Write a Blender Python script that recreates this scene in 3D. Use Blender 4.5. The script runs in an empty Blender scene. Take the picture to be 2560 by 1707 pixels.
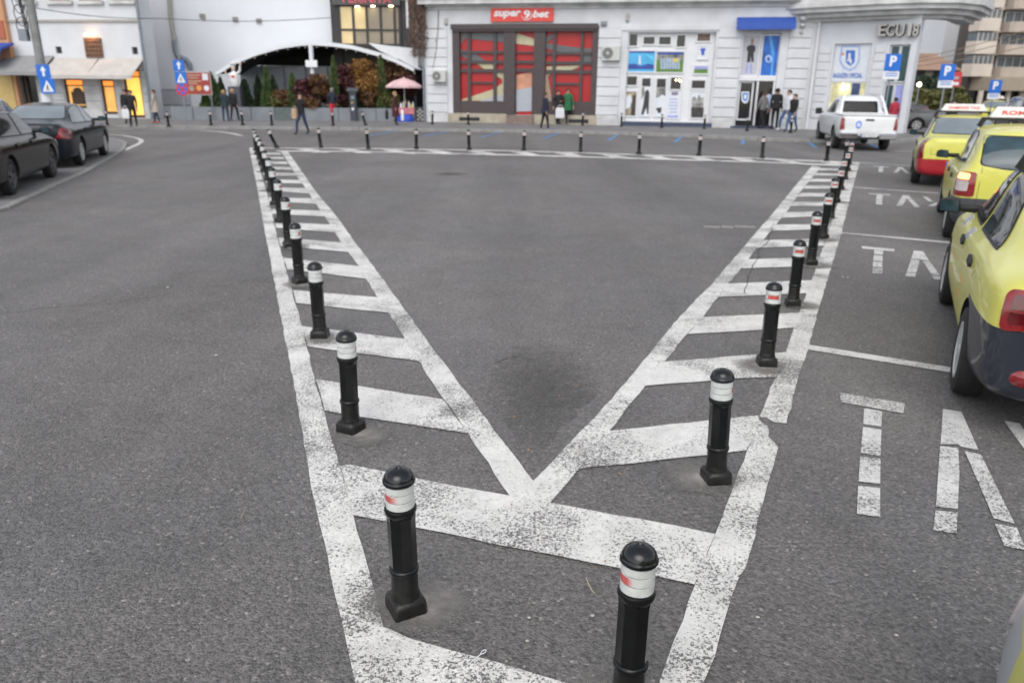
import bpy, bmesh, math, random
from mathutils import Vector, Matrix
from mathutils.bvhtree import BVHTree

random.seed(7)
S = bpy.context.scene
COL = S.collection
R = math.radians

# ------------------------------------------------------------------ camera
FPX, PITCH, ROLL, CAMH = 1911.5, R(18.475), R(0.6), 2.0
cd = bpy.data.cameras.new('camera')
cam = bpy.data.objects.new('camera', cd)
COL.objects.link(cam)
cd.sensor_fit = 'HORIZONTAL'
cd.sensor_width = 36.0
cd.lens = FPX / 2560 * 36
cd.clip_start, cd.clip_end = 0.05, 2000
cam.matrix_world = Matrix.Translation((0, 0, CAMH)) @ Matrix.Rotation(R(90) - PITCH, 4, 'X') @ Matrix.Rotation(ROLL, 4, 'Z')
cd.dof.use_dof = True
cd.dof.focus_distance = 2.75
cd.dof.aperture_fstop = 3.0
cd.dof.aperture_blades = 0
S.camera = cam

# ------------------------------------------------------------------ sky and sun (soft overcast dusk)
SUN_EL, SUN_AZ = R(50), R(-168)          # azimuth from +Y, clockwise positive: behind the camera, to its left
w = bpy.data.worlds.new('World')
S.world = w
w.use_nodes = True
nt = w.node_tree
nt.nodes.clear()
sky = nt.nodes.new('ShaderNodeTexSky')
sky.sky_type = 'NISHITA'
sky.sun_disc = False
sky.sun_elevation = SUN_EL
sky.sun_rotation = SUN_AZ
sky.air_density = 1.0
sky.dust_density = 1.5
sky.ozone_density = 1.0
hsv = nt.nodes.new('ShaderNodeHueSaturation')     # cloud cover: most of the blue is gone
hsv.inputs['Saturation'].default_value = 0.26
bg = nt.nodes.new('ShaderNodeBackground')
bg.inputs['Strength'].default_value = 0.13
wo = nt.nodes.new('ShaderNodeOutputWorld')
nt.links.new(sky.outputs[0], hsv.inputs['Color'])
nt.links.new(hsv.outputs[0], bg.inputs['Color'])
nt.links.new(bg.outputs[0], wo.inputs['Surface'])
sl = bpy.data.lights.new('sun', 'SUN')
sl.energy = 0.6
sl.angle = R(50)
sl.color = (1.0, 0.95, 0.88)
so = bpy.data.objects.new('sun', sl)
COL.objects.link(so)
sd = Vector((math.sin(SUN_AZ) * math.cos(SUN_EL), math.cos(SUN_AZ) * math.cos(SUN_EL), math.sin(SUN_EL)))
so.rotation_euler = sd.to_track_quat('Z', 'Y').to_euler()
S.view_settings.view_transform = 'Standard'
S.view_settings.look = 'None'
S.view_settings.gamma = 1.0
S.view_settings.use_curve_mapping = False
S.view_settings.exposure = 0.98
S.cycles.max_bounces = 6
S.cycles.use_denoising = True

# ------------------------------------------------------------------ survey helpers: measured points to places on the ground or on a wall
def ray(px, py):
    x = (px - 1280) / FPX
    y = -(py - 853.5) / FPX
    c, s = math.cos(ROLL), math.sin(ROLL)
    x, y = c * x - s * y, s * x + c * y
    return Vector((x, math.cos(PITCH) + y * math.sin(PITCH), -math.sin(PITCH) + y * math.cos(PITCH)))

def G(px, py, z=0.0):
    r = ray(px, py)
    t = (CAMH - z) / -r.z
    return Vector((r.x * t, r.y * t, z))

Z1, Z2, Z3, Z4, Z5, Z6 = (0, 0, 4.612), (400, 0, 4.6125), (740, 0, 4.611), (1040, 0, 4.612), (1480, 0, 4.612), (1900, 0, 3.92)
Z7, Z8 = (2160, 0, 3.92), (0, 200, 4.9)

def zp(reg, x, y):
    return (reg[0] + x / reg[2], reg[1] + y / reg[2])

class Wall:
    """vertical plane from a to b; local x runs along it, local -y faces the square"""
    def __init__(s, a, b):
        s.a, s.b = Vector(a), Vector(b)
        d = s.b - s.a
        s.len = d.length
        s.d = d / s.len
        s.ang = math.atan2(s.d.y, s.d.x)
    def pt(s, px, py, off=0.0):
        r = ray(px, py)
        n = Vector((s.d.y, -s.d.x))
        a = s.a + n * off
        t = (a.x * n.x + a.y * n.y) / (r.x * n.x + r.y * n.y)
        q = r * t
        return ((q.x - s.a.x) * s.d.x + (q.y - s.a.y) * s.d.y, q.z + CAMH)
    def rect(s, reg, x0, y0, x1, y1, off=0.0):
        xm, ym = (x0 + x1) / 2, (y0 + y1) / 2
        return (s.pt(*zp(reg, x0, ym), off)[0], s.pt(*zp(reg, xm, y1), off)[1],
                s.pt(*zp(reg, x1, ym), off)[0], s.pt(*zp(reg, xm, y0), off)[1])      # s0, z0, s1, z1
    def mat(s):
        return Matrix.Translation((s.a.x, s.a.y, 0)) @ Matrix.Rotation(s.ang, 4, 'Z')

# ------------------------------------------------------------------ materials
MATS = {}
def mat(name, col, rough=0.6, metal=0.0, spec=0.5, var=0.12, vscale=6.0, bump=0.0, bscale=40.0, coat=0.0, emit=None, estr=0.0, trans=0.0, ior=1.45, sub=0.0, alpha=1.0):
    if name in MATS:
        return MATS[name]
    m = bpy.data.materials.new(name)
    m.use_nodes = True
    n, l = m.node_tree.nodes, m.node_tree.links
    b = n['Principled BSDF']
    b.inputs['Roughness'].default_value = rough
    b.inputs['Metallic'].default_value = metal
    b.inputs['Specular IOR Level'].default_value = spec
    b.inputs['Coat Weight'].default_value = coat
    b.inputs['Coat Roughness'].default_value = 0.06
    b.inputs['Transmission Weight'].default_value = trans
    b.inputs['IOR'].default_value = ior
    b.inputs['Alpha'].default_value = alpha
    tc = n.new('ShaderNodeTexCoord')
    nz = n.new('ShaderNodeTexNoise')
    nz.inputs['Scale'].default_value = vscale
    nz.inputs['Detail'].default_value = 5
    l.new(tc.outputs['Object'], nz.inputs['Vector'])
    mp = n.new('ShaderNodeMapRange')
    mp.inputs['From Min'].default_value, mp.inputs['From Max'].default_value = 0.25, 0.75
    mp.inputs['To Min'].default_value, mp.inputs['To Max'].default_value = 1 - var, 1 + var
    l.new(nz.outputs['Fac'], mp.inputs['Value'])
    mx = n.new('ShaderNodeMix')
    mx.data_type = 'RGBA'
    mx.blend_type = 'MULTIPLY'
    mx.inputs[0].default_value = 1.0
    mx.inputs[6].default_value = (*col, 1)
    l.new(mp.outputs[0], mx.inputs[7])
    l.new(mx.outputs[2], b.inputs['Base Color'])
    if emit:
        b.inputs['Emission Color'].default_value = (*emit, 1)
        b.inputs['Emission Strength'].default_value = estr
    if bump:
        nb = n.new('ShaderNodeTexNoise')
        nb.inputs['Scale'].default_value = bscale
        nb.inputs['Detail'].default_value = 4
        l.new(tc.outputs['Object'], nb.inputs['Vector'])
        bp = n.new('ShaderNodeBump')
        bp.inputs['Strength'].default_value = bump
        bp.inputs['Distance'].default_value = 0.01
        l.new(nb.outputs['Fac'], bp.inputs['Height'])
        l.new(bp.outputs[0], b.inputs['Normal'])
    MATS[name] = m
    return m

def nodes(name):
    m = bpy.data.materials.new(name)
    m.use_nodes = True
    MATS[name] = m
    return m, m.node_tree.nodes, m.node_tree.links, m.node_tree.nodes['Principled BSDF']

def asphalt_color(n, l, tc, dark=1.0):
    """returns colour socket, height socket of the worn asphalt"""
    def noise(sc, det=4, rough=0.55, vec=None, dist=0.0):
        t = n.new('ShaderNodeTexNoise')
        t.inputs['Scale'].default_value = sc
        t.inputs['Detail'].default_value = det
        t.inputs['Roughness'].default_value = rough
        t.inputs['Distortion'].default_value = dist
        l.new(vec or tc.outputs['Object'], t.inputs['Vector'])
        return t.outputs['Fac']
    def ramp(src, a, b, lo, hi):
        r = n.new('ShaderNodeMapRange')
        for k, v in zip(('From Min', 'From Max', 'To Min', 'To Max'), (a, b, lo, hi)):
            r.inputs[k].default_value = v
        l.new(src, r.inputs['Value'])
        return r.outputs[0]
    def mul(a, b):
        r = n.new('ShaderNodeMath')
        r.operation = 'MULTIPLY'
        l.new(a, r.inputs[0])
        l.new(b, r.inputs[1])
        return r.outputs[0]
    def mix(fac, c1, c2, mode='MIX'):
        r = n.new('ShaderNodeMix')
        r.data_type = 'RGBA'
        r.blend_type = mode
        for i, v in ((0, fac), (6, c1), (7, c2)):
            if isinstance(v, (int, float)):
                r.inputs[i].default_value = v
            elif isinstance(v, tuple):
                r.inputs[i].default_value = (*v, 1)
            else:
                l.new(v, r.inputs[i])
        return r.outputs[2]
    v = n.new('ShaderNodeTexVoronoi')
    v.inputs['Scale'].default_value = 75
    v.inputs['Randomness'].default_value = 1.0
    l.new(tc.outputs['Object'], v.inputs['Vector'])
    sep = n.new('ShaderNodeSeparateColor')
    l.new(v.outputs['Color'], sep.inputs[0])
    cell = sep.outputs[0]
    # lane streaks: noise drawn out along the lane
    mp = n.new('ShaderNodeMapping')
    mp.inputs['Rotation'].default_value = (0, 0, R(20))
    mp.inputs['Scale'].default_value = (0.55, 0.045, 1)
    l.new(tc.outputs['Object'], mp.inputs['Vector'])
    big = ramp(noise(0.22, 5, 0.6, None, 0.4), 0.3, 0.7, 0.80, 1.16)
    streak = ramp(noise(1.0, 5, 0.6, mp.outputs[0], 0.3), 0.32, 0.68, 0.82, 1.14)
    mid = ramp(noise(2.6, 5, 0.65), 0.3, 0.7, 0.90, 1.10)
    fine = ramp(noise(46, 3, 0.7), 0.28, 0.72, 0.70, 1.30)
    grain = ramp(cell, 0.0, 1.0, 0.72, 1.30)
    k = mul(mul(mul(big, mid), mul(fine, grain)), streak)
    base = mix(ramp(noise(0.5, 4), 0.35, 0.65, 0, 1), (0.143 * dark, 0.137 * dark, 0.136 * dark), (0.156 * dark, 0.146 * dark, 0.139 * dark))
    c = mix(1.0, base, k, 'MULTIPLY')
    pit = ramp(noise(33, 3, 0.6, None, 0.3), 0.30, 0.43, 0.66, 1.0)
    c = mix(1.0, c, pit, 'MULTIPLY')
    # sparse pale chips in the aggregate
    chip = n.new('ShaderNodeMath')
    chip.operation = 'GREATER_THAN'
    chip.inputs[1].default_value = 0.965
    l.new(sep.outputs[1], chip.inputs[0])
    c = mix(mul(chip.outputs[0], ramp(noise(9, 2), 0.4, 0.6, 0.0, 0.75)), c, (0.34, 0.32, 0.29))
    # dark oily spots
    spot = ramp(noise(0.75, 6, 0.7, None, 0.6), 0.63, 0.74, 0, 0.5)
    c = mix(spot, c, (0.085, 0.079, 0.075))
    h1 = ramp(v.outputs['Distance'], 0, 0.6, 1, 0)
    h2 = noise(38, 4, 0.7)
    ad = n.new('ShaderNodeMath')
    ad.operation = 'MULTIPLY_ADD'
    l.new(h2, ad.inputs[0])
    ad.inputs[1].default_value = 1.6
    l.new(h1, ad.inputs[2])
    return c, ad.outputs[0], noise, ramp, mul, mix

def make_asphalt(name, dark=1.0):
    m, n, l, b = nodes(name)
    tc = n.new('ShaderNodeTexCoord')
    c, h, noise, ramp, mul, mix = asphalt_color(n, l, tc, dark)
    l.new(c, b.inputs['Base Color'])
    b.inputs['Roughness'].default_value = 0.72
    b.inputs['Specular IOR Level'].default_value = 0.45
    bp = n.new('ShaderNodeBump')
    bp.inputs['Strength'].default_value = 0.75
    bp.inputs['Distance'].default_value = 0.010
    l.new(h, bp.inputs['Height'])
    l.new(bp.outputs[0], b.inputs['Normal'])
    return m

def make_paint(name, col, wear=0.5, thin=(0.10, 0.097, 0.097)):
    """road paint: pitted where the aggregate pokes through, worn in patches"""
    m, n, l, b = nodes(name)
    tc = n.new('ShaderNodeTexCoord')
    c, h, noise, ramp, mul, mix = asphalt_color(n, l, tc)
    pits = noise(78, 6, 0.74, None, 0.3)
    patch = noise(1.5, 6, 0.62, None, 0.6)
    th = ramp(patch, 0.36, 0.66, 0.40 - 0.14 * (1 - wear), 0.40 + 0.17 * wear)
    sb = n.new('ShaderNodeMath')
    sb.operation = 'SUBTRACT'
    l.new(pits, sb.inputs[0])
    l.new(th, sb.inputs[1])
    cover = ramp(sb.outputs[0], -0.02, 0.035, 0, 1)
    dirt = ramp(noise(3.1, 6, 0.7), 0.3, 0.72, 0.80, 1.08)
    dirt2 = ramp(noise(24, 4, 0.7), 0.3, 0.7, 0.90, 1.07)
    pc = mix(1.0, col, mul(dirt, dirt2), 'MULTIPLY')
    pc = mix(ramp(noise(5.5, 5, 0.7, None, 0.5), 0.60, 0.74, 0, 0.55), pc, (0.30, 0.28, 0.26))
    fin = mix(cover, c, pc)
    l.new(fin, b.inputs['Base Color'])
    b.inputs['Roughness'].default_value = 0.6
    ad = n.new('ShaderNodeMath')
    ad.operation = 'MULTIPLY_ADD'
    l.new(cover, ad.inputs[0])
    ad.inputs[1].default_value = 0.6
    l.new(h, ad.inputs[2])
    bp = n.new('ShaderNodeBump')
    bp.inputs['Strength'].default_value = 0.45
    bp.inputs['Distance'].default_value = 0.004
    l.new(ad.outputs[0], bp.inputs['Height'])
    l.new(bp.outputs[0], b.inputs['Normal'])
    return m

ASPH = make_asphalt('asphalt')
PAINT = make_paint('white_road_paint', (0.70, 0.685, 0.655), 0.78)
PAINT_OLD = make_paint('worn_road_paint', (0.64, 0.63, 0.61), 0.72)
BLUE_PAINT = make_paint('blue_road_paint', (0.07, 0.24, 0.52), 0.35)
def fade_patch(name, col, dark, lo=0.20, hi=0.50, amp=0.30, amax=1.0):
    """thin skim of mortar or tar that thins out raggedly towards its rim"""
    m, n, l, b = nodes(name)
    tc = n.new('ShaderNodeTexCoord')
    c, h, noise, ramp, mul, mix = asphalt_color(n, l, tc)
    vm = n.new('ShaderNodeVectorMath'); vm.operation = 'SUBTRACT'; vm.inputs[1].default_value = (.5, .5, 0)
    l.new(tc.outputs['Generated'], vm.inputs[0])
    ml = n.new('ShaderNodeVectorMath'); ml.operation = 'MULTIPLY'; ml.inputs[1].default_value = (1, 1, 0)
    l.new(vm.outputs[0], ml.inputs[0])
    ln = n.new('ShaderNodeVectorMath'); ln.operation = 'LENGTH'
    l.new(ml.outputs[0], ln.inputs[0])
    a = n.new('ShaderNodeMath'); a.operation = 'MULTIPLY_ADD'
    l.new(noise(7, 6, .7, None, .6), a.inputs[0]); a.inputs[1].default_value = amp
    l.new(ln.outputs['Value'], a.inputs[2])
    al = ramp(a.outputs[0], lo + amp * .5, hi + amp * .5, 1, 0)
    k = mul(ramp(noise(26, 5, .7), .3, .7, .8, 1.22), ramp(noise(5, 4), .3, .7, .85, 1.15))
    l.new(mix(1.0, col, k, 'MULTIPLY'), b.inputs['Base Color'])
    l.new(mul(al, ramp(noise(3, 2), 0, 1, amax, amax)), b.inputs['Alpha'])
    b.inputs['Roughness'].default_value = .85
    bp = n.new('ShaderNodeBump'); bp.inputs['Strength'].default_value = .4; bp.inputs['Distance'].default_value = .004
    l.new(h, bp.inputs['Height']); l.new(bp.outputs[0], b.inputs['Normal'])
    return m
CONC = fade_patch('patched_concrete', (0.205, 0.193, 0.18), 1, .15, .5, .45)
TAR = fade_patch('oily_stain', (0.085, 0.08, 0.078), 1, .05, .5, .55, .5)
TRENCH = mat('broken_concrete', (0.25, 0.235, 0.22), 0.85, var=0.35, vscale=18, bump=0.5, bscale=90)
PAVE = mat('pavement_asphalt', (0.17, 0.165, 0.165), 0.85, var=0.25, vscale=1.2, bump=0.3, bscale=60)
KERB = mat('kerb_concrete', (0.22, 0.215, 0.205), 0.85, var=0.3, vscale=3, bump=0.3, bscale=40)
BLACK = mat('black_gloss_paint', (0.0065, 0.007, 0.0075), 0.26, spec=0.42, var=0.3, vscale=30, bump=0.06, bscale=120)
DUSTY = mat('dusty_black_paint', (0.011, 0.0105, 0.010), 0.36, spec=0.40, var=0.6, vscale=24, bump=0.12, bscale=90)
CAPM = mat('black_cap_gloss', (0.006, 0.007, 0.009), 0.10, spec=0.55, var=0.2, vscale=20, bump=0.02, bscale=60)
BAND = mat('white_reflective_band', (0.57, 0.58, 0.565), 0.28, var=0.14, vscale=26, spec=0.4)
WHITEP = mat('white_paint', (0.76, 0.77, 0.78), 0.5, var=0.05)

# ------------------------------------------------------------------ mesh builder
class MB:
    def __init__(s):
        s.v, s.f, s.m = [], [], []
    def add(s, vs, fs, mi=0):
        o = len(s.v)
        s.v += [tuple(v) for v in vs]
        s.f += [tuple(i + o for i in f) for f in fs]
        s.m += [mi] * len(fs)
        return s
    def box(s, x0, y0, z0, x1, y1, z1, mi=0):
        x0, x1 = min(x0, x1), max(x0, x1)
        y0, y1 = min(y0, y1), max(y0, y1)
        z0, z1 = min(z0, z1), max(z0, z1)
        return s.add([(x0, y0, z0), (x1, y0, z0), (x1, y1, z0), (x0, y1, z0), (x0, y0, z1), (x1, y0, z1), (x1, y1, z1), (x0, y1, z1)],
                     [(0, 3, 2, 1), (4, 5, 6, 7), (0, 1, 5, 4), (1, 2, 6, 5), (2, 3, 7, 6), (3, 0, 4, 7)], mi)
    def bbox(s, x0, y0, z0, x1, y1, z1, c=0.01, mi=0):
        """box with chamfered vertical edges and top rim"""
        x0, x1 = min(x0, x1), max(x0, x1)
        y0, y1 = min(y0, y1), max(y0, y1)
        def ring(i, z):
            return [(x0 + c + i, y0 + i, z), (x1 - c - i, y0 + i, z), (x1 - i, y0 + c + i, z), (x1 - i, y1 - c - i, z),
                    (x1 - c - i, y1 - i, z), (x0 + c + i, y1 - i, z), (x0 + i, y1 - c - i, z), (x0 + i, y0 + c + i, z)]
        return s.loft([ring(0, z0), ring(0, z1 - c), ring(c, z1)], mi)
    def loft(s, rings, mi=0, caps=True, closed=True):
        k = len(rings[0])
        vs = [p for r in rings for p in r]
        fs = []
        for i in range(len(rings) - 1):
            for j in range(k if closed else k - 1):
                a, b = i * k + j, i * k + (j + 1) % k
                fs.append((a, b, b + k, a + k))
        if caps and closed:
            fs.append(tuple(range(k - 1, -1, -1)))
            fs.append(tuple(range((len(rings) - 1) * k, len(rings) * k)))
        return s.add(vs, fs, mi)
    def lathe(s, prof, n=24, c=(0, 0, 0), mi=0, rot=0.0, caps=True, ex=1.0, ey=1.0):
        rings = [[(c[0] + ex * r * math.cos(rot + 2 * math.pi * j / n), c[1] + ey * r * math.sin(rot + 2 * math.pi * j / n), c[2] + z) for j in range(n)] for r, z in prof]
        return s.loft(rings, mi, caps)
    def tube(s, path, r, n=8, mi=0, caps=True):
        path = [Vector(p) for p in path]
        rr = r if isinstance(r, (list, tuple)) else [r] * len(path)
        rings = []
        up = None
        for i, p in enumerate(path):
            d = (path[min(i + 1, len(path) - 1)] - path[max(i - 1, 0)]).normalized()
            if up is None:
                up = Vector((0, 0, 1)) if abs(d.z) < 0.9 else Vector((1, 0, 0))
            a = d.cross(up).normalized()
            up = a.cross(d).normalized()
            rings.append([p + (a * math.cos(t) + up * math.sin(t)) * rr[i] for t in [2 * math.pi * j / n for j in range(n)]])
        return s.loft(rings, mi, caps)
    def prism(s, pts, y0, y1, mi=0):
        """polygon in the xz plane pulled along y"""
        k = len(pts)
        return s.add([(x, y0, z) for x, z in pts] + [(x, y1, z) for x, z in pts],
                     [tuple(range(k)), tuple(range(2 * k - 1, k - 1, -1))] + [(i, i + k, (i + 1) % k + k, (i + 1) % k) for i in range(k)], mi)
    def flat(s, pts, z0, z1, mi=0):
        """polygon in the xy plane pulled along z"""
        k = len(pts)
        return s.add([(p[0], p[1], z0) for p in pts] + [(p[0], p[1], z1) for p in pts],
                     [tuple(range(k - 1, -1, -1)), tuple(range(k, 2 * k))] + [(i, (i + 1) % k, (i + 1) % k + k, i + k) for i in range(k)], mi)
    def sheet(s, pts, z, mi=0):
        return s.add([(p[0], p[1], z) for p in pts], [tuple(range(len(pts)))], mi)
    def sphere(s, c, r, n=12, m=8, mi=0, ex=1, ey=1, ez=1):
        return s.lathe([(max(1e-4, r * math.sin(math.pi * i / m)), -r * ez * math.cos(math.pi * i / m)) for i in range(m + 1)], n, c, mi, ex=ex, ey=ey)
    def build(s, name, mats, parent=None, smooth=False, fix=True, bevel=0.0):
        me = bpy.data.meshes.new(name)
        me.from_pydata(s.v, [], s.f)
        for mt in (mats if isinstance(mats, (list, tuple)) else [mats]):
            me.materials.append(mt)
        me.polygons.foreach_set('material_index', s.m)
        if fix or bevel:
            bm = bmesh.new()
            bm.from_mesh(me)
            if fix:
                bmesh.ops.recalc_face_normals(bm, faces=bm.faces)
            if bevel:
                bmesh.ops.bevel(bm, geom=[e for e in bm.edges if len(e.link_faces) == 2 and e.calc_face_angle(0) > 0.6], offset=bevel, segments=1, affect='EDGES', profile=0.5)
            bm.to_mesh(me)
            bm.free()
        me.update()
        o = link(me, name, parent)
        if smooth:
            shade(me)
        return o

def shade(me, ang=40):
    me.polygons.foreach_set('use_smooth', [True] * len(me.polygons))
    bm = bmesh.new()
    bm.from_mesh(me)
    for e in bm.edges:
        if len(e.link_faces) == 2 and e.calc_face_angle(0) > R(ang):
            e.smooth = False
    bm.to_mesh(me)
    bm.free()

def link(me, name, parent=None):
    o = bpy.data.objects.new(name, me)
    COL.objects.link(o)
    if parent is not None:
        o.parent = parent
    return o

def tag(o, label=None, cat=None, group=None, kind=None):
    if label: o['label'] = label
    if cat: o['category'] = cat
    if group: o['group'] = group
    if kind: o['kind'] = kind
    return o

def thing(name, label, cat, loc=(0, 0, 0), rz=0.0, group=None, mw=None):
    o = bpy.data.objects.new(name, None)
    COL.objects.link(o)
    o.empty_display_size = 0.2
    if mw is not None:
        o.matrix_world = mw
    else:
        o.location = loc
        o.rotation_euler = (0, 0, rz)
    return tag(o, label, cat, group)

def copy_tree(o, parent=None, top=True):
    c = o.copy()
    COL.objects.link(c)
    c.parent = parent
    for ch in KIDS(o):
        copy_tree(ch, c, False)
    return c

def KIDS(o):
    return [x for x in bpy.data.objects if x.parent == o]

def text_mesh(body, size, ext=0.01, shear=0.0, bold=0.0, align='CENTER'):
    cu = bpy.data.curves.new('lettering', 'FONT')
    cu.body = body
    cu.size = size
    cu.extrude = ext
    cu.shear = shear
    cu.offset = bold
    cu.align_x = align
    cu.align_y = 'CENTER'
    cu.resolution_u = 3
    o = bpy.data.objects.new('lettering', cu)
    COL.objects.link(o)
    dg = bpy.context.evaluated_depsgraph_get()
    me = bpy.data.meshes.new_from_object(o.evaluated_get(dg))
    bpy.data.objects.remove(o)
    bpy.data.curves.remove(cu)
    return me

def lettering(body, size, m, parent, x, y, z, ext=0.01, shear=0.0, bold=0.0, name='lettering', fit=None, rot=None):
    """upright text on a wall: local x right, -y towards the viewer"""
    me = text_mesh(body, size, ext, shear, bold)
    me.materials.clear()
    me.materials.append(m)
    o = link(me, name, parent)
    o.location = (x, y, z)
    o.rotation_euler = rot or (R(90), 0, 0)
    if fit and len(me.vertices):
        xs = [v.co.x for v in me.vertices]
        ys = [v.co.y for v in me.vertices]
        sx, sy = fit[0] / (max(xs) - min(xs)), fit[1] / (max(ys) - min(ys))
        cx, cy = (max(xs) + min(xs)) / 2, (max(ys) + min(ys)) / 2
        for v in me.vertices:
            v.co.x = (v.co.x - cx) * sx
            v.co.y = (v.co.y - cy) * sy
    return o
# ------------------------------------------------------------------ ground
road = MB().sheet([(-260, -60), (260, -60), (260, 420), (-260, 420)], 0.0).build('road', ASPH, fix=False)
tag(road, 'grey worn asphalt of the square with its painted markings', kind='structure')

def strip(pts, w, z, m, name, w2=None):
    """painted line of width w along ground points"""
    pts = [Vector((p[0], p[1])) for p in pts]
    l, r = [], []
    for i, p in enumerate(pts):
        d = (pts[min(i + 1, len(pts) - 1)] - pts[max(i - 1, 0)]).normalized()
        nrm = Vector((-d.y, d.x))
        ww = w / 2 + random.uniform(-.004, .004)
        l.append(p + nrm * ww)
        r.append(p - nrm * ww)
    return MB().sheet(l + r[::-1], z).build(name, m, road, fix=False)

def ragged(pts, amp=0.006, step=0.12):
    """closed outline with the slightly uneven edge of hand-laid paint"""
    out = []
    n = len(pts)
    for i in range(n):
        a, b = Vector(pts[i][:2]), Vector(pts[(i + 1) % n][:2])
        k = max(1, int((b - a).length / step))
        for j in range(k):
            q = a.lerp(b, j / k)
            if j:
                q += Vector((random.uniform(-amp, amp), random.uniform(-amp, amp)))
            out.append(q)
    return out

def paint_poly(pts, z, m=None, name='painted_bar', amp=0.006):
    bm = bmesh.new()
    vs = [bm.verts.new((p.x, p.y, z)) for p in ragged(pts, amp)]
    f = bm.faces.new(vs)
    bmesh.ops.triangulate(bm, faces=[f])
    bmesh.ops.recalc_face_normals(bm, faces=bm.faces)
    if bm.faces[:] and bm.faces[0:1] and bm.faces[:][0].normal.z < 0:
        bmesh.ops.reverse_faces(bm, faces=bm.faces)
    me = bpy.data.meshes.new(name)
    bm.to_mesh(me)
    bm.free()
    me.materials.append(m or PAINT)
    return link(me, name, road)

GP = lambda *P: [G(x, y) for x, y in P]
# hatched triangle: outer and inner stripes of the two arms
LO = [(623, 370), (643, 470), (658, 556), (678, 663), (704, 800), (731, 938), (746, 1022), (766, 1137), (790, 1266), (811, 1355), (836, 1483), (855, 1553), (871, 1630), (896, 1745)]
LI = [(638, 383), (657, 449), (673, 504), (692, 589), (724, 709), (746, 780), (787, 946), (817, 1058), (848, 1163), (884, 1290), (906, 1367), (925, 1437), (942, 1499), (952, 1540), (985, 1660), (1000, 1745)]
paint_poly(GP(*LO) + GP(*LI)[::-1] + GP((650, 371)), 0.004, name='painted_stripe')
paint_poly(GP((718, 377), (791, 482), (845, 546), (891, 611), (955, 696), (1000, 758), (1080, 870), (1191, 1014), (1335, 1206), (1370, 1262), (1276, 1243), (1171, 1085), (1080, 955), (975, 788), (944, 745), (897, 667), (854, 608), (826, 563), (802, 528), (781, 497), (764, 471), (738, 435), (707, 386), (700, 377)), 0.005, name='painted_stripe')
RO1 = [(2149, 408), (2130, 475), (2103, 585), (2072, 689), (2044, 781), (2024, 860), (1994, 950), (1966, 1059)]
RI1 = [(2125, 408), (2105, 475), (2070, 585), (2029, 702), (2006, 761), (1972, 860), (1935, 955), (1897, 1044)]
paint_poly(GP(*RO1) + GP((1935, 1056), (1915, 1044)) + GP(*RI1)[::-1], 0.004, name='painted_stripe')
paint_poly(GP((1921, 1093), (1946, 1117), (1905, 1268), (1864, 1420), (1849, 1440), (1742, 1770), (1630, 1770), (1648, 1707), (1738, 1462), (1788, 1336), (1846, 1180), (1867, 1128), (1890, 1066), (1897, 1050), (1920, 1068), (1922, 1080)), 0.004, name='painted_stripe')
paint_poly(GP((2030, 415), (1938, 527), (1855, 623), (1779, 713), (1762, 728), (1700, 792), (1529, 1000), (1450, 1081), (1332, 1205), (1280, 1243), (1375, 1259), (1447, 1174), (1520, 1083), (1585, 1000), (1717, 837), (1753, 799), (1819, 713), (1869, 651), (1907, 602), (1965, 532), (2000, 482), (2052, 418)), 0.0065, name='painted_stripe')
# bars of the arm beside the open lane
LB = [((850, 1168), (872, 1163), (950, 1179), (1037, 1197), (1173, 1224), (1375, 1259), (1600, 1300), (1788, 1338), (1736, 1464), (1529, 1419), (1300, 1375), (1037, 1321), (960, 1305), (882, 1290)),
      ((789, 950), (1108, 1001), (1171, 1085), (1100, 1075), (812, 1029)), ((755, 817), (1012, 849), (1050, 905), (769, 868)),
      ((732, 727), (945, 745), (982, 785), (741, 759)), ((709, 646), (898, 667), (919, 699), (718, 675)),
      ((695, 595), (855, 608), (873, 632), (702, 617)), ((687, 556), (827, 563), (841, 583), (692, 571)),
      ((678, 524), (803, 528), (815, 543), (681, 536)), ((672, 495), (782, 497), (792, 511), (673, 505)),
      ((667, 469), (765, 472), (777, 485), (669, 478))]
for q in LB:
    paint_poly(GP(*q), 0.0085)
for k in range(8):      # the rest of the same ladder, further along the arm
    e0, e1 = Vector((-4.99, 15.64)) + Vector((-0.455, 1.33)) * (k + 1), Vector((-4.18, 15.52)) + Vector((-0.48, 1.36)) * (k + 1)
    if e1.y < 24.6:
        paint_poly([e0, e1, e1 + Vector((0.22, -0.62)), e0 + Vector((0.19, -0.56))], 0.0085)
paint_poly(GP((905, 1560), (970, 1573), (1020, 1597), (1240, 1657), (1460, 1722), (1460, 1780), (960, 1780)), 0.0075)
# bars of the arm beside the taxi bays
RB = [((1522, 1080), (1763, 1054), (1894, 1041), (1900, 1060), (1865, 1128), (1768, 1140), (1447, 1174)), ((1662, 906), (1897, 888), (1968, 882), (1940, 945), (1859, 947), (1608, 967)),
      ((1755, 795), (2010, 783), (1990, 821), (1719, 837)), ((1820, 711), (2034, 702), (2016, 735), (1795, 744)),
      ((1870, 650), (2051, 644), (2042, 666), (1848, 673)), ((1910, 602), (2062, 598), (2058, 616), (1889, 621)),
      ((1941, 563), (2076, 561), (2070, 575), (1926, 578)), ((1965, 532), (2086, 529), (2082, 541), (1950, 546))]
for q in RB:
    paint_poly(GP(*q), 0.0085)
for k in range(6):
    e0, e1 = Vector((4.64, 13.04)) + Vector((0.58, 1.28)) * (k + 1), Vector((5.42, 13.1)) + Vector((0.575, 1.27)) * (k + 1)
    paint_poly([e0, e1, e1 + Vector((-0.24, -0.52)), e0 + Vector((-0.27, -0.56))], 0.0085)
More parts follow.
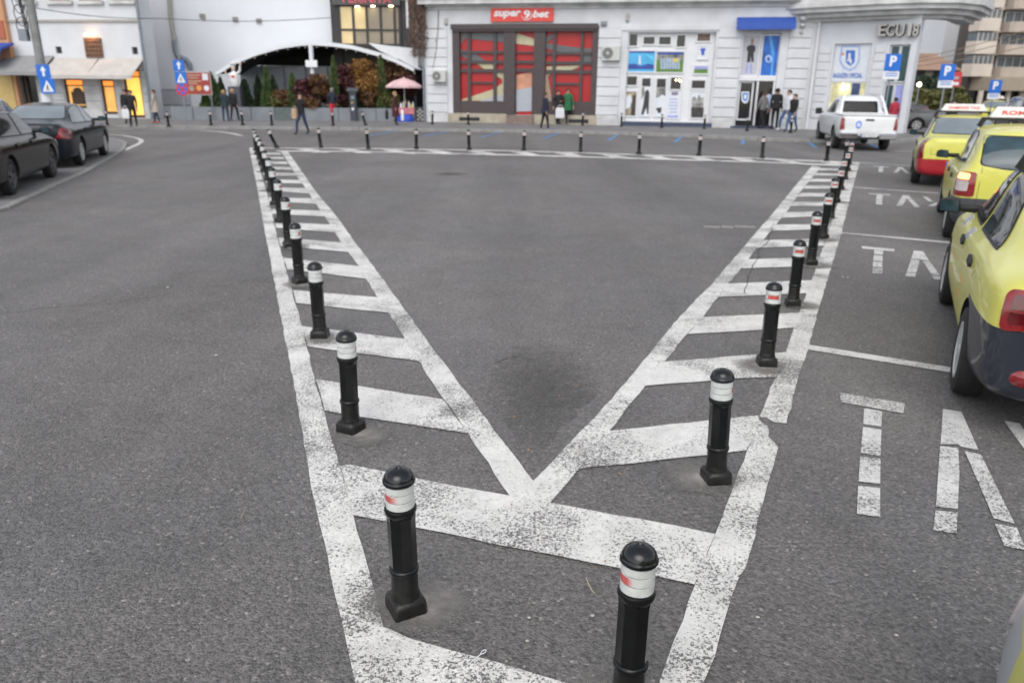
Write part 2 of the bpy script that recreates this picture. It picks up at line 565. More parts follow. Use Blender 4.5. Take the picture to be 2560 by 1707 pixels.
# hatched band facing the shops
top_a, top_b = G(623, 370), G(2149, 407)
bot_a, bot_b = G(650, 382), G(2135, 417)
paint_poly(GP((623, 370), (900, 371), (1283, 377), (1900, 396), (2149, 407), (2147, 411), (1900, 399), (1283, 379.4), (900, 373.3), (627, 372)), 0.0105, name='painted_stripe')
paint_poly(GP((690, 377.5), (900, 379), (1283, 387), (1900, 405), (2140, 414), (2138, 418), (1900, 408), (1283, 390), (900, 381.5), (690, 380)), 0.0105, name='painted_stripe')
for k in range(13):
    xt = 735 + 108 * k
    def yt(x): return 370.5 + (x - 700) / 1200 * 25.5 * (0.45 + 0.55 * (x - 700) / 1200)
    x2 = xt + 46
    paint_poly(GP((xt, yt(xt) + 1), (xt + 42, yt(xt + 42) + 1), (xt + 92, yt(xt + 92) + 11), (xt + 48, yt(xt + 48) + 11)), 0.0085)
# taxi bays: dividing lines and lettering, laid out in the bays' own frame
bu = Vector((0.4415, 0.8972)); bv = Vector((0.86, -0.51)).normalized()
for a, b, wd in (((2020, 869), (2400, 930), .13), ((2101, 583), (2380, 608), .12), ((2132, 469), (2345, 484), .11), ((2148, 407), (2300, 417), .10)):
    A, B = G(*a), G(*b)
    dd = (B - A).normalized()
    strip([A, A.lerp(B, .3), A.lerp(B, .7), B + dd * 2.6], wd, 0.0065, PAINT_OLD, 'painted_line')
T1 = [((2099, 983), (2262, 1010), (2258, 1035), (2103, 1007)), ((2160, 1022), (2205, 1030), (2203, 1068), (2158, 1062)), ((2157, 1069), (2203, 1076), (2201, 1141), (2151, 1135)), ((2150, 1144), (2201, 1149), (2200, 1211), (2146, 1205)), ((2145, 1216), (2200, 1222), (2200, 1295), (2142, 1286))]
A1 = [((2357, 1024), (2403, 1031), (2446, 1127), (2402, 1118), (2395, 1112), (2351, 1112)), ((2350, 1117), (2395, 1122), (2398, 1180), (2394, 1274), (2339, 1268)), ((2338, 1278), (2393, 1283), (2391, 1336), (2333, 1327)),
      ((2411, 1129), (2452, 1138), (2536, 1311), (2484, 1298)), ((2486, 1310), (2541, 1321), (2566, 1378), (2510, 1366))]
X1 = [((2510, 1054), (2548, 1060), (2640, 1190), (2600, 1180)), ((2720, 1092), (2780, 1100), (2690, 1340), (2630, 1330))]
off = [Vector((0, 0)), Vector((2.40, 5.235)), Vector((4.93, 10.79)), Vector((7.6, 16.6))]
for k, o2 in enumerate(off):
    for gname, gl in (('painted_letter_t', T1), ('painted_letter_a', A1), ('painted_letter_x', X1)):
        mb = MB()
        for q in gl:
            mb.sheet([p.to_2d() + o2 for p in GP(*q)], 0.0065)
        mb.build(gname, PAINT_OLD, road, fix=False)
    stem = [G(2840, 1105).to_2d() + o2, G(2895, 1113).to_2d() + o2, G(2915, 1330).to_2d() + o2, G(2850, 1320).to_2d() + o2]
    MB().sheet(stem, 0.0065).build('painted_letter_i', PAINT_OLD, road, fix=False)
# white arcs by the parked saloons, blue parking bay lines by the shops
strip(GP((286, 388), (318, 373), (345, 361), (354, 355), (352, 350), (340, 345), (306, 339), (263, 337), (220, 336)), 0.16, 0.004, PAINT_OLD, 'painted_line')
strip(GP((180, 323), (300, 323.3), (428, 324), (497, 325.5), (552, 330), (584, 335), (604, 340)), 0.2, 0.004, PAINT_OLD, 'painted_line')
strip(GP((1590, 331), (1690, 334)), 0.3, 0.004, PAINT_OLD, 'painted_line')
strip(GP((2215, 377), (2280, 379)), 0.15, 0.004, PAINT_OLD, 'painted_line')
for a, b in (((925, 340), (998, 326.5)), ((1059, 341), (1138, 325.5)), ((1202, 344), (1270, 325.5)), ((1359, 347), (1414, 327)), ((1521, 351), (1557, 330)), ((1687, 356), (1712, 336)), ((1857, 361), (1859, 336)), ((2040, 370), (2006, 345)), ((2195, 370), (2160, 352))):
    strip(GP(a, b), 0.13, 0.004, BLUE_PAINT, 'painted_line')

# cracks and a broken trench edge in the asphalt
CRK = mat('crack_dark', (0.07, 0.066, 0.064), 0.9, var=0.4, vscale=30)
def crack(P, w, z=0.003, n=6):
    P = GP(*P)
    pts = []
    for a, b in zip(P, P[1:]):
        for j in range(n):
            q = a.lerp(b, j / n)
            pts.append(Vector((q.x + random.uniform(-.03, .03), q.y + random.uniform(-.04, .04))))
    l, r = [], []
    for i, p in enumerate(pts):
        d = (pts[min(i + 1, len(pts) - 1)] - pts[max(i - 1, 0)]).normalized()
        nn = Vector((-d.y, d.x)) * w * random.uniform(.25, .6)
        l.append(p + nn); r.append(p - nn)
    mb = MB()
    for i in range(len(pts) - 1):
        mb.sheet([l[i], l[i + 1], r[i + 1], r[i]], z)
    return mb.build('crack', CRK, road, fix=False)
crack([(0, 784), (160, 766), (300, 757), (420, 735), (560, 713), (700, 690)], 0.008)
crack([(1938, 560), (1905, 625), (1875, 690), (1850, 745)], 0.011, 0.010)
crack([(1240, 905), (1290, 890), (1330, 905)], 0.01)
ps = MB()
for a, b, h in ((1758, 1800, 3.0), (1803, 1832, 3.6), (1835, 1888, 3.0)):
    A = GP((a, 564), (b, 566), (b + 2, 566 + h * 1.7), (a + 3, 564 + h * 1.7))
    ps.sheet(ragged(A, .02, .15), 0.003)
ps.build('patch', TRENCH, road, fix=False)
PATCH = TAR
paint_poly(GP((1230, 880), (1330, 845), (1450, 870), (1510, 930), (1470, 1010), (1390, 1090), (1335, 1170), (1280, 1110), (1210, 1000)), 0.0015, PATCH, 'patch', amp=0.05)
paint_poly(GP((1085, 430), (1165, 432), (1178, 440), (1090, 441)), 0.0015, PATCH, 'patch', amp=0.12)

# bits of litter lying on the asphalt: leaves, pebbles, a straw, a twig
LEAF = mat('dry_leaf', (0.42, 0.22, 0.09), 0.8, var=0.3)
PEB = mat('pale_pebble', (0.42, 0.40, 0.36), 0.8, var=0.25, vscale=60)
STRAW = mat('dry_twig', (0.40, 0.33, 0.24), 0.7, var=0.2)
PLAST = mat('white_plastic', (0.72, 0.73, 0.74), 0.4, var=0.05)
def leaf(x, y, r, i):
    p = G(x, y)
    a = random.uniform(0, 6.28)
    mb = MB()
    pts = [(-1, 0, .1), (-.4, .45, .25), (.3, .4, .15), (1, 0, .35), (.3, -.42, .1), (-.4, -.4, .2)]
    mb.add([(p.x + r * (px * math.cos(a) - py * math.sin(a)), p.y + r * (px * math.sin(a) + py * math.cos(a)), 0.0125 + r * pz) for px, py, pz in pts] + [(p.x, p.y, 0.0125)],
           [(j, (j + 1) % 6, 6) for j in range(6)])
    o = mb.build('fallen_leaf', LEAF, fix=False)
    return tag(o, 'small dry orange leaf lying on the asphalt by the hatched triangle', 'leaf', 'dry leaves on the asphalt')
for i, (x, y, r) in enumerate(((1442, 968, .011), (1398, 994, .009), (1340, 940, .010), (1376, 1106, .013), (1321, 1130, .013), (1287, 1046, .011), (1549, 1189, .011), (1104, 829, .011), (1346, 997, .008), (1450, 1125, .009), (1279, 1266, .011), (1297, 1287, .010), (1513, 1408, .009), (1075, 533, .02))):
    leaf(x, y, r, i)
def pebble(x, y, r):
    p = G(x, y)
    mb = MB().sphere((p.x, p.y, r * .35 + .004), r, 7, 5, ex=1.3, ey=1.0, ez=.55)
    return tag(mb.build('pebble', PEB, fix=False), 'small pale pebble on bare asphalt between the painted bars', 'pebble', 'pale pebbles on the asphalt')
for x, y, r in ((1481, 1541, .0075), (1323, 1546, .006), (1894, 1545, .007), (1318, 1604, .006), (2110, 1042, .005), (1150, 985, .006), (900, 1190, .006), (1450, 900, .006), (2107, 694, .012), (2120, 695, .011), (2285, 1430, .006), (2240, 1590, .007), (420, 720, .012), (540, 890, .012), (935, 680, .008), (1100, 760, .01)):
    pebble(x, y, r)
tw = [G(*p, .010) for p in ((1465, 1442), (1472, 1460), (1480, 1475), (1487, 1483))]
tag(MB().tube(tw, [.0022, .0028, .0025, .0012], 6).build('twig', STRAW), 'thin curved dry twig on the asphalt beside a banded bollard', 'twig')
n0, n1 = G(1163, 1666, .013), G(1203, 1633, .013)
mb = MB().tube([n0, n0.lerp(n1, .45), n1], [.0008, .0018, .002], 6)
dv = (n1 - n0).normalized(); pv = Vector((-dv.y, dv.x, 0))
mb.tube([n1 + dv * (.013 * (1 - math.cos(t))) + pv * (.0065 * math.sin(t)) for t in [6.2832 * k / 14 for k in range(15)]], .0017, 6)
tag(mb.build('plastic_pick', PLAST), 'white plastic pick with an eyelet lying on a painted bar', 'plastic pick')
st = [G(*p, .006) for p in ((603, 1295), (608, 1283), (611, 1276))]
tag(MB().tube(st, .0016, 6).build('straw', STRAW), 'short pale straw on the open asphalt lane', 'straw')

# ------------------------------------------------------------------ bollards
RED = mat('red_reflector', (0.50, 0.085, 0.075), 0.35, var=0.35, vscale=30)
def red_fade():
    m, n, l, b = nodes('faded_red_reflector')
    tc = n.new('ShaderNodeTexCoord')
    sx = n.new('ShaderNodeSeparateXYZ')
    l.new(tc.outputs['Generated'], sx.inputs[0])
    nz = n.new('ShaderNodeTexNoise'); nz.inputs['Scale'].default_value = 30
    l.new(tc.outputs['Object'], nz.inputs['Vector'])
    ad = n.new('ShaderNodeMath'); ad.operation = 'MULTIPLY_ADD'
    l.new(nz.outputs['Fac'], ad.inputs[0]); ad.inputs[1].default_value = 0.5
    l.new(sx.outputs[0], ad.inputs[2])
    mr = n.new('ShaderNodeMapRange'); mr.inputs['From Min'].default_value = .45; mr.inputs['From Max'].default_value = 1.1
    l.new(ad.outputs[0], mr.inputs['Value'])
    mx = n.new('ShaderNodeMix'); mx.data_type = 'RGBA'
    mx.inputs[6].default_value = (0.50, 0.10, 0.095, 1); mx.inputs[7].default_value = (0.60, 0.56, 0.55, 1)
    l.new(mr.outputs[0], mx.inputs[0])
    l.new(mx.outputs[2], b.inputs['Base Color'])
    b.inputs['Roughness'].default_value = .3
    return m
REDF = red_fade()

def bollard_parts(root):
    # square foot with rounded shoulders
    mb = MB()
    def sq(h, c, z):
        return [(h - c, -h, z), (h, -h + c, z), (h, h - c, z), (h - c, h, z), (-h + c, h, z), (-h, h - c, z), (-h, -h + c, z), (-h + c, -h, z)]
    mb.loft([sq(.067, .010, -.01), sq(.068, .010, .0), sq(.067, .010, .052), sq(.0655, .012, .068), sq(.060, .018, .078), sq(.054, .022, .084)])
    mb.build('foot', DUSTY, root, smooth=True)
    MB().lathe([(.0585, .082), (.059, .088), (.0565, .096), (.0540, .106), (.0535, .12), (.053, .19), (.0525, .202)], 28).build('lower_shaft', DUSTY, root, smooth=True)
    MB().lathe([(.050, .193), (.0565, .196), (.0585, .202), (.0585, .210), (.0565, .216), (.051, .220)], 28).build('ring', BLACK, root, smooth=True)
    # octagonal shaft turning round below the collar
    o8 = lambda r, z: [(r * math.cos(R(22.5 + 45 * j)), r * math.sin(R(22.5 + 45 * j)), z) for j in range(8)]
    MB().loft([o8(.054, .217), o8(.0545, .225), o8(.0545, .435), o8(.0565, .452)]).build('octagonal_shaft', BLACK, root)
    MB().lathe([(.050, .448), (.0545, .454), (.0585, .463), (.0615, .472), (.062, .481), (.0595, .487), (.053, .490)], 28).build('collar', BLACK, root, smooth=True)
    MB().lathe([(.0525, .485), (.0525, .60)], 28).build('core', BLACK, root, smooth=True)
    for z0 in (.491, .5245, .558):
        MB().lathe([(.0530, z0), (.0545, z0 + .001), (.0545, z0 + .0305), (.0530, z0 + .0315)], 32).build('reflective_band', BAND, root, smooth=True)
    dome = [(.0535, .588), (.0585, .5895), (.0615, .594), (.0618, .600), (.0600, .6055), (.0578, .608), (.0570, .612), (.0545, .620), (.0490, .629), (.0405, .637), (.0300, .6425), (.0205, .6452), (.0150, .6460), (.0130, .6445), (.0110, .6415), (.0060, .6425), (.0001, .643)]
    MB().lathe(dome, 32).build('cap', CAPM, root, smooth=True)

def red_sector(root, a0, a1, m):
    k = 10
    rings = []
    mb = MB()
    angs = [a0 + (a1 - a0) * j / k for j in range(k + 1)]
    vs = [(.0550 * math.cos(a), .0550 * math.sin(a), z) for z in (.5265, .5535) for a in angs]
    mb.add(vs, [(j, j + 1, j + k + 2, j + k + 1) for j in range(k)])
    return mb.build('red_reflector', m, root, smooth=True)

proto = thing('bollard', 'x', 'bollard')
bollard_parts(proto)
MATCH = {}
def concrete_ring(p, r, zz=0.0125):
    ph = [random.uniform(0, 6.28) for _ in range(3)]
    dx, dy = random.uniform(-.04, .07), random.uniform(-.05, .03)
    out = []
    for k in range(40):
        t = 6.2832 * k / 40
        q = r * (1 + .28 * math.sin(t + ph[0]) + .16 * math.sin(2 * t + ph[1]) + .09 * math.sin(5 * t + ph[2]) + random.uniform(-.05, .05))
        out.append((p.x + dx + q * math.cos(t), p.y + dy + q * math.sin(t)))
    MB().sheet(out, zz).build('concrete_patch', CONC, road, fix=False)
    MB().sheet([(p.x + (x - p.x) * .62, p.y + (y - p.y) * .62) for x, y in out], zz + .003).build('concrete_patch', CONC2, road, fix=False)
CONC2 = fade_patch('pale_concrete', (0.235, 0.222, 0.208), 1, .2, .5, .40)

first = [True]
def bollard(x, y, z, label, group, lean=(0, 0), rz=None, red=None, faded=False):
    o = proto if first[0] else copy_tree(proto)
    first[0] = False
    o.location = (x, y, z)
    o.rotation_euler = (R(lean[1]), R(lean[0]), rz if rz is not None else random.uniform(0, 1.57))
    tag(o, label, 'bollard', group)
    o['todo_red'] = 0
    reds.append((o, red, faded))
    return o
reds = []
ORD = ['first', 'second', 'third', 'fourth', 'fifth', 'sixth', 'seventh', 'eighth', 'ninth', 'tenth', 'eleventh', 'twelfth', 'thirteenth', 'fourteenth', 'fifteenth', 'sixteenth', 'seventeenth']
# arm beside the open lane
LBp = [(1016, 1527), (878, 1079), (801, 845), (750, 710), (722, 619), (702, 557), (688, 514), (678, 479), (669, 453), (661, 431), (655, 413), (649, 399), (643, 387), (640, 377)]
for i, p in enumerate(LBp):
    q = G(*p)
    lean = {0: (-1.2, 1), 1: (-.5, 1), 2: (-1.5, 0), 3: (-.5, 0)}.get(i, (random.uniform(-1.5, 1), random.uniform(-1, 1)))
    bollard(q.x, q.y, 0, 'black banded bollard, %s from the painted V tip in the row along the open lane' % ORD[i], 'bollards along the open lane', lean,
            R(28) if i == 0 else None, (R(175), R(275)) if i == 0 else (R(random.uniform(-60, 0)), R(random.uniform(0, 60))), i in (0, 1, 3))
    concrete_ring(q, .21 if i == 0 else random.uniform(.17, .22))
# arm beside the taxi bays
RBp = [(1567, 1782), (1789, 1204), (1915, 915), (1981, 765), (2026, 664), (2055, 598), (2075, 545), (2089, 507), (2100, 475), (2112, 449), (2118, 428), (2122, 412)]
for i, p in enumerate(RBp):
    q = G(*p)
    lean = {0: (1.0, -1), 1: (-2.2, 0), 2: (3.6, 0), 3: (2.2, 0)}.get(i, (random.uniform(0, 3), random.uniform(-1, 1)))
    bollard(q.x, q.y, 0, 'black banded bollard, %s from the painted V tip in the row along the taxi bays' % ORD[i], 'bollards along the taxi bays', lean,
            R(20) if i == 0 else (R(8) if i == 1 else None), (R(160), R(250)) if i == 0 else ((R(-40), R(10)) if i == 1 else (R(-150), R(-60))), i == 0)
    concrete_ring(q, random.uniform(.17, .22))
# row facing the shops
FRp = [((693, 371), (-22, 3)), ((803, 371), (-5, 0)), ((921, 373), (-3, 0)), ((1041, 374), (1, 0)), ((1173, 376), (-2, 0)), ((1309, 378), (2.5, 0)), ((1451, 382), (4, 0)), ((1597, 387), (-1, 0)), ((1747, 391), (2, 0)), ((1905, 397), (6, 0)), ((2066, 404), (-13, 2)), ((2112, 403), (-16, 3))]
for i, (p, lean) in enumerate(FRp):
    q = G(*p)
    bollard(q.x, q.y, 0, ('tilted ' if abs(lean[0]) > 8 else '') + 'black banded bollard, %s from the open lane in the hatched row facing the shops' % ORD[i], 'bollards in the row facing the shops', lean, None, (R(-130), R(-50)))
# pavement in front of the terrace and shops
PVp = [(268, 312), (422, 317), (528, 314), (607, 314), (680, 314), (833, 315), (914, 314), (1081, 311), (1171, 312), (1456, 314), (1553, 317), (1654, 320), (1760, 323), (1867, 328), (1976, 333)]
for i, p in enumerate(PVp):
    q = G(p[0], p[1], .13)
    bollard(q.x, q.y, .13, 'slim black bollard, %s from the awning cafe along the shop pavement edge' % ORD[i], 'bollards along the shop pavement', ({6: (-14, 0), 5: (-3, 0), 12: (6, 0)}.get(i, (random.uniform(-2, 2), 0))), None, (R(-130), R(-50)))
for o, red, faded in reds:
    del o['todo_red']
    if red:
        # the reflector patch sits at its own bearing, independent of how the foot is turned
        rz = o.rotation_euler.z
        red_sector(o, red[0] - rz, red[1] - rz, REDF if faded else RED)
# ------------------------------------------------------------------ vehicles
def paint(name, col, rough=0.28, var=0.06, coat=0.5, spec=0.5):
    return mat(name, col, rough, spec=spec, var=var, vscale=2.2, coat=coat)
YEL = paint('taxi_yellow', (0.61, 0.585, 0.11), 0.34, 0.09)
NAVY = paint('navy_bumper', (0.018, 0.021, 0.032), 0.4)
GREYPL = mat('grey_bumper_plastic', (0.055, 0.056, 0.062), 0.5, var=0.12)
REDB = paint('red_bumper', (0.33, 0.012, 0.02), 0.35)
WHT = paint('white_car_paint', (0.66, 0.67, 0.67))
SILV = paint('silver_car_paint', (0.42, 0.44, 0.46))
DKBLUE = paint('dark_blue_car_paint', (0.011, 0.014, 0.020), 0.16, .06, .0, .45)
BLKCAR = paint('black_car_paint', (0.005, 0.005, 0.0055), 0.15, .06, .0, .42)
GREYCAR = paint('grey_car_paint', (0.10, 0.10, 0.105), 0.3)
GLASS = mat('tinted_car_glass', (0.012, 0.016, 0.018), 0.05, spec=0.7, var=0.3, vscale=3)
GLASSB = mat('blue_tinted_car_glass', (0.020, 0.045, 0.058), 0.05, spec=0.7, var=0.5, vscale=4)
GLASSG = mat('grey_car_glass', (0.16, 0.19, 0.21), 0.08, spec=0.6, var=0.2, vscale=2)
RUB = mat('black_rubber_trim', (0.012, 0.012, 0.012), 0.55, var=0.2)
TYRE = mat('tyre_rubber', (0.020, 0.0195, 0.019), 0.8, var=0.25, vscale=14, bump=0.2, bscale=60)
RIM = mat('alloy_rim', (0.46, 0.46, 0.455), 0.4, metal=0.15, var=0.12)
DRIM = mat('dark_alloy_rim', (0.10, 0.10, 0.105), 0.35, metal=0.6, var=0.12)
TAIL = mat('tail_lamp_red', (0.21, 0.006, 0.008), 0.12, spec=0.6, var=0.25, vscale=18, coat=1.0)
TAILD = mat('tail_lamp_dark_red', (0.09, 0.004, 0.006), 0.12, spec=0.6, var=0.3, vscale=18, coat=1.0)
TAILW = mat('tail_lamp_clear', (0.50, 0.44, 0.44), 0.2, var=0.2, vscale=20)
BRAKE = mat('lit_tail_lamp', (0.8, 0.2, 0.1), 0.3, emit=(1.0, 0.30, 0.08), estr=3.0)
BRAKER = mat('lit_red_lamp', (0.8, 0.05, 0.03), 0.3, emit=(1.0, 0.06, 0.03), estr=2.5)
PLATE = mat('number_plate', (0.62, 0.63, 0.63), 0.4, var=0.05)
PLBLUE = mat('plate_blue_strip', (0.03, 0.08, 0.35), 0.4)
INK = mat('black_ink', (0.02, 0.02, 0.022), 0.5)
CHROME = mat('chrome_trim', (0.66, 0.67, 0.69), 0.12, metal=1.0, var=0.05)
SIGNW = mat('roof_sign_white', (0.60, 0.585, 0.55), 0.4, emit=(1, .9, .75), estr=0.03)
SIGNRED = mat('sign_red_ink', (0.65, 0.05, 0.03), 0.5)
STKGREY = mat('checker_sticker_grey', (0.30, 0.30, 0.34), 0.5)
STKORG = mat('sticker_orange', (0.62, 0.30, 0.06), 0.5)

def prof(x, w, zb, zs, zr, wg, wr):
    h = zs - zb
    g = zr - zs
    return [(x, 0, zb), (x, w * .45, zb), (x, w * .84, zb), (x, w * .965, zb + .08 * h + .02), (x, w * .995, zb + .32 * h), (x, w, zb + .58 * h), (x, w * .985, zb + .82 * h),
            (x, w * .955, zs - .01), (x, wg, zs + min(.035, max(.006, g * .25))), (x, wg + (wr - wg) * .5, zs + g * .5), (x, wg + (wr - wg) * .93, zs + g * .86), (x, wr * .86, zr - .10 * g if g < .2 else zr - .03), (x, wr * .45, zr - .006), (x, 0, zr)]

def car_body(st, wheels, wr_, zc, arch_y):
    """loft + subdivision + wheel arches; returns a bmesh in car space (x forward, y left)"""
    mb = MB()
    rings = []
    for s in st:
        h = prof(*s)
        rings.append(h + [(p[0], -p[1], p[2]) for p in h[-2:0:-1]])
    mb.loft(rings)
    me = bpy.data.meshes.new('body')
    me.from_pydata(mb.v, [], mb.f)
    bm = bmesh.new(); bm.from_mesh(me); bmesh.ops.recalc_face_normals(bm, faces=bm.faces); bm.to_mesh(me); bm.free()
    o = link(me, 'body')
    m = o.modifiers.new('s', 'SUBSURF'); m.levels = 2; m.render_levels = 2
    cutters = []
    for wx in wheels:
        for sg in (1, -1):
            c = MB()
            n = 40
            ra = wr_ + .045
            c.loft([[(wx + ra * math.cos(6.28318 * j / n), sg * yy, zc + .012 + ra * math.sin(6.28318 * j / n)) for j in range(n)] for yy in (arch_y, 1.4)])
            co = c.build('cut', RUB)
            cutters.append(co)
            b = o.modifiers.new('b', 'BOOLEAN'); b.operation = 'DIFFERENCE'; b.object = co; b.solver = 'EXACT'
    dg = bpy.context.evaluated_depsgraph_get()
    ev = bpy.data.meshes.new_from_object(o.evaluated_get(dg))
    out = bmesh.new()
    out.from_mesh(ev)
    for c in cutters + [o]:
        bpy.data.objects.remove(c)
    bpy.data.meshes.remove(ev)
    bmesh.ops.recalc_face_normals(out, faces=out.faces)
    return out

def bm_obj(bm, faces, name, mats, parent, mi=None, smooth=35):
    """new mesh object from some of a bmesh's faces"""
    idx = {}
    v, f, ml = [], [], []
    for fc in faces:
        row = []
        for vt in fc.verts:
            if vt.index not in idx:
                idx[vt.index] = len(v)
                v.append(tuple(vt.co))
            row.append(idx[vt.index])
        f.append(row)
        ml.append(mi(fc) if mi else 0)
    me = bpy.data.meshes.new(name)
    me.from_pydata(v, [], f)
    for m in (mats if isinstance(mats, (list, tuple)) else [mats]):
        me.materials.append(m)
    me.polygons.foreach_set('material_index', ml)
    shade(me, smooth)
    return link(me, name, parent)

def round_poly(pts, r, n=4):
    out = []
    k = len(pts)
    for i in range(k):
        p, a, b = Vector(pts[i]), Vector(pts[i - 1]), Vector(pts[(i + 1) % k])
        da, db = (a - p), (b - p)
        rr = min(r, da.length * .45, db.length * .45)
        A, B = p + da.normalized() * rr, p + db.normalized() * rr
        for j in range(n + 1):
            t = j / n
            out.append(A * (1 - t) ** 2 + p * 2 * t * (1 - t) + B * t * t)
    return out

def conform(bvh, pts, ax, bx, dirv, off, name, m, parent, r=0.0, step=0.12, skirt=0.02, far=4.0, smooth=50):
    """panel with outline pts (in the plane of ax, bx) laid on the body along dirv, proud by off"""
    ax, bx, dirv = Vector(ax), Vector(bx), Vector(dirv).normalized()
    if r:
        pts = round_poly(pts, r)
    bm = bmesh.new()
    f = bm.faces.new([bm.verts.new((p[0], p[1], 0)) for p in pts])
    for k in (0, 1):
        lo, hi = min(p[k] for p in pts), max(p[k] for p in pts)
        c = math.ceil(lo / step) * step
        while c < hi:
            co = [0, 0, 0]; co[k] = c
            no = [0, 0, 0]; no[k] = 1
            bmesh.ops.bisect_plane(bm, geom=bm.verts[:] + bm.edges[:] + bm.faces[:], plane_co=co, plane_no=no, dist=1e-5)
            c += step
    bm.verts.ensure_lookup_table()
    edge = [e for e in bm.edges if len(e.link_faces) == 1]
    hits = {}
    last = None
    for v in bm.verts:
        o = ax * v.co.x + bx * v.co.y - dirv * far
        loc, nrm, _, _ = bvh.ray_cast(o, dirv)
        if loc is None:
            loc, nrm, _, _ = bvh.find_nearest(o + dirv * far)
        if nrm.dot(dirv) > 0:
            nrm = -nrm
        hits[v] = (loc + nrm * off, loc - nrm * skirt)
    ext = bmesh.ops.extrude_edge_only(bm, edges=edge)
    newv = [g for g in ext['geom'] if isinstance(g, bmesh.types.BMVert)]
    for v, (p, q) in hits.items():
        v.co = p
    ov = set(hits)
    for e in bm.edges:
        a, b = e.verts
        if (a in ov) != (b in ov):
            src, dst = (a, b) if a in ov else (b, a)
            dst.co = hits[src][1]
    bmesh.ops.recalc_face_normals(bm, faces=bm.faces)
    # make the panel face outwards
    if sum((fc.normal.dot(dirv) * fc.calc_area() for fc in bm.faces)) > 0:
        bmesh.ops.reverse_faces(bm, faces=bm.faces)
    me = bpy.data.meshes.new(name)
    bm.to_mesh(me)
    bm.free()
    me.materials.append(m)
    shade(me, smooth)
    return link(me, name, parent)

def wheel(parent, x, y, r, wd, sg, rimm=None, hub=False):
    root = bpy.data.objects.new('wheel', None)
    COL.objects.link(root)
    root.parent = parent
    root.location = (x, y, r)
    root.rotation_euler = (R(-90) if sg > 0 else R(90), 0, 0)       # local z points outwards
    h = wd / 2
    ri = r * .64
    MB().lathe([(ri, -h * .9), (r * .80, -h), (r * .95, -h * .86), (r, -h * .55), (r, h * .55), (r * .95, h * .86), (r * .80, h), (ri + .008, h * .93), (ri, h * .8), (ri - .01, -h * .5), (ri, -h * .9)], 36, caps=False).build('tyre', TYRE, root, smooth=True)
    mb = MB()
    mb.lathe([(ri + .004, h * .75), (ri + .002, h * .92), (ri - .022, h * .94), (ri - .03, h * .70), (ri - .035, h * .1)], 36, caps=False)
    mb.lathe([(.0001, h * .96), (.035, h * .94), (.05, h * .84), (.055, h * .3)], 18, caps=False)
    ns = 7 if hub else 5
    for k in range(ns):
        a = 6.28318 * k / ns
        for q in ((-.09, .09),):
            ww0, ww1 = (.030, .055) if not hub else (.034, .060)
            pts = [(.04, -ww0), (ri - .02, -ww1), (ri - .02, ww1), (.04, ww0)]
            c, s = math.cos(a), math.sin(a)
            P = [(px * c - py * s, px * s + py * c) for px, py in pts]
            mb.flat(P, h * .55, h * .86)
    if hub:
        mb.lathe([(.0001, h * .74), (ri - .02, h * .70), (ri - .02, h * .6)], 30)
    mb.build('rim', rimm or RIM, root)
    MB().lathe([(.0001, h * .25), (ri - .03, h * .25), (ri - .03, h * .15)], 24).build('brake_disc', DRIM, root)
    return root

def plate(parent, x, y, z, rz, txt, rear=True, w=.52, h=.11):
    p = MB().box(-w / 2, -.008, -h / 2, w / 2, 0, h / 2).build('number_plate', PLATE, parent)
    p.location = (x, y, z)
    p.rotation_euler = (0, 0, rz)
    MB().box(-w / 2, -.0095, -h / 2 + .004, -w / 2 + .045, -.0085, h / 2 - .004).build('blue_strip', PLBLUE, p)
    if txt:
        lettering(txt, .10, INK, p, .02, -.010, 0, ext=.0008, fit=(w * .78, h * .66))
    return p

SEDAN = [(-2.165, .70, .36, .86, .985, .60, .50), (-2.13, .78, .27, .90, 1.03, .68, .56), (-2.02, .825, .24, .93, 1.055, .72, .58), (-1.72, .855, .21, .945, 1.065, .735, .58), (-1.46, .865, .20, .945, 1.085, .735, .575),
         (-1.02, .867, .19, .94, 1.32, .735, .575), (-.66, .867, .19, .935, 1.445, .735, .575), (-.10, .867, .19, .925, 1.48, .735, .58), (.32, .867, .19, .915, 1.465, .735, .575), (.62, .866, .19, .91, 1.385, .735, .565),
         (1.12, .862, .19, .90, 1.06, .735, .57), (1.38, .858, .20, .88, 1.00, .735, .56), (1.80, .835, .21, .82, .925, .71, .54), (2.06, .78, .23, .74, .82, .66, .5), (2.165, .66, .30, .66, .70, .55, .42)]
HATCH = [(-2.0, .70, .38, .92, 1.02, .60, .52), (-1.97, .79, .30, .96, 1.12, .70, .60), (-1.88, .835, .25, .985, 1.26, .735, .63), (-1.72, .855, .22, .985, 1.44, .74, .61), (-1.50, .865, .21, .98, 1.515, .74, .60), (-1.1, .867, .20, .965, 1.535, .74, .60),
         (-.6, .867, .20, .955, 1.55, .74, .60), (-.10, .867, .20, .94, 1.55, .735, .60), (.35, .867, .20, .93, 1.52, .735, .59), (.66, .866, .20, .92, 1.41, .735, .575),
         (1.16, .862, .20, .91, 1.07, .735, .57), (1.40, .858, .21, .89, 1.01, .735, .56), (1.78, .835, .22, .83, .93, .71, .54), (2.0, .78, .24, .75, .83, .66, .5), (2.08, .66, .30, .67, .71, .55, .42)]
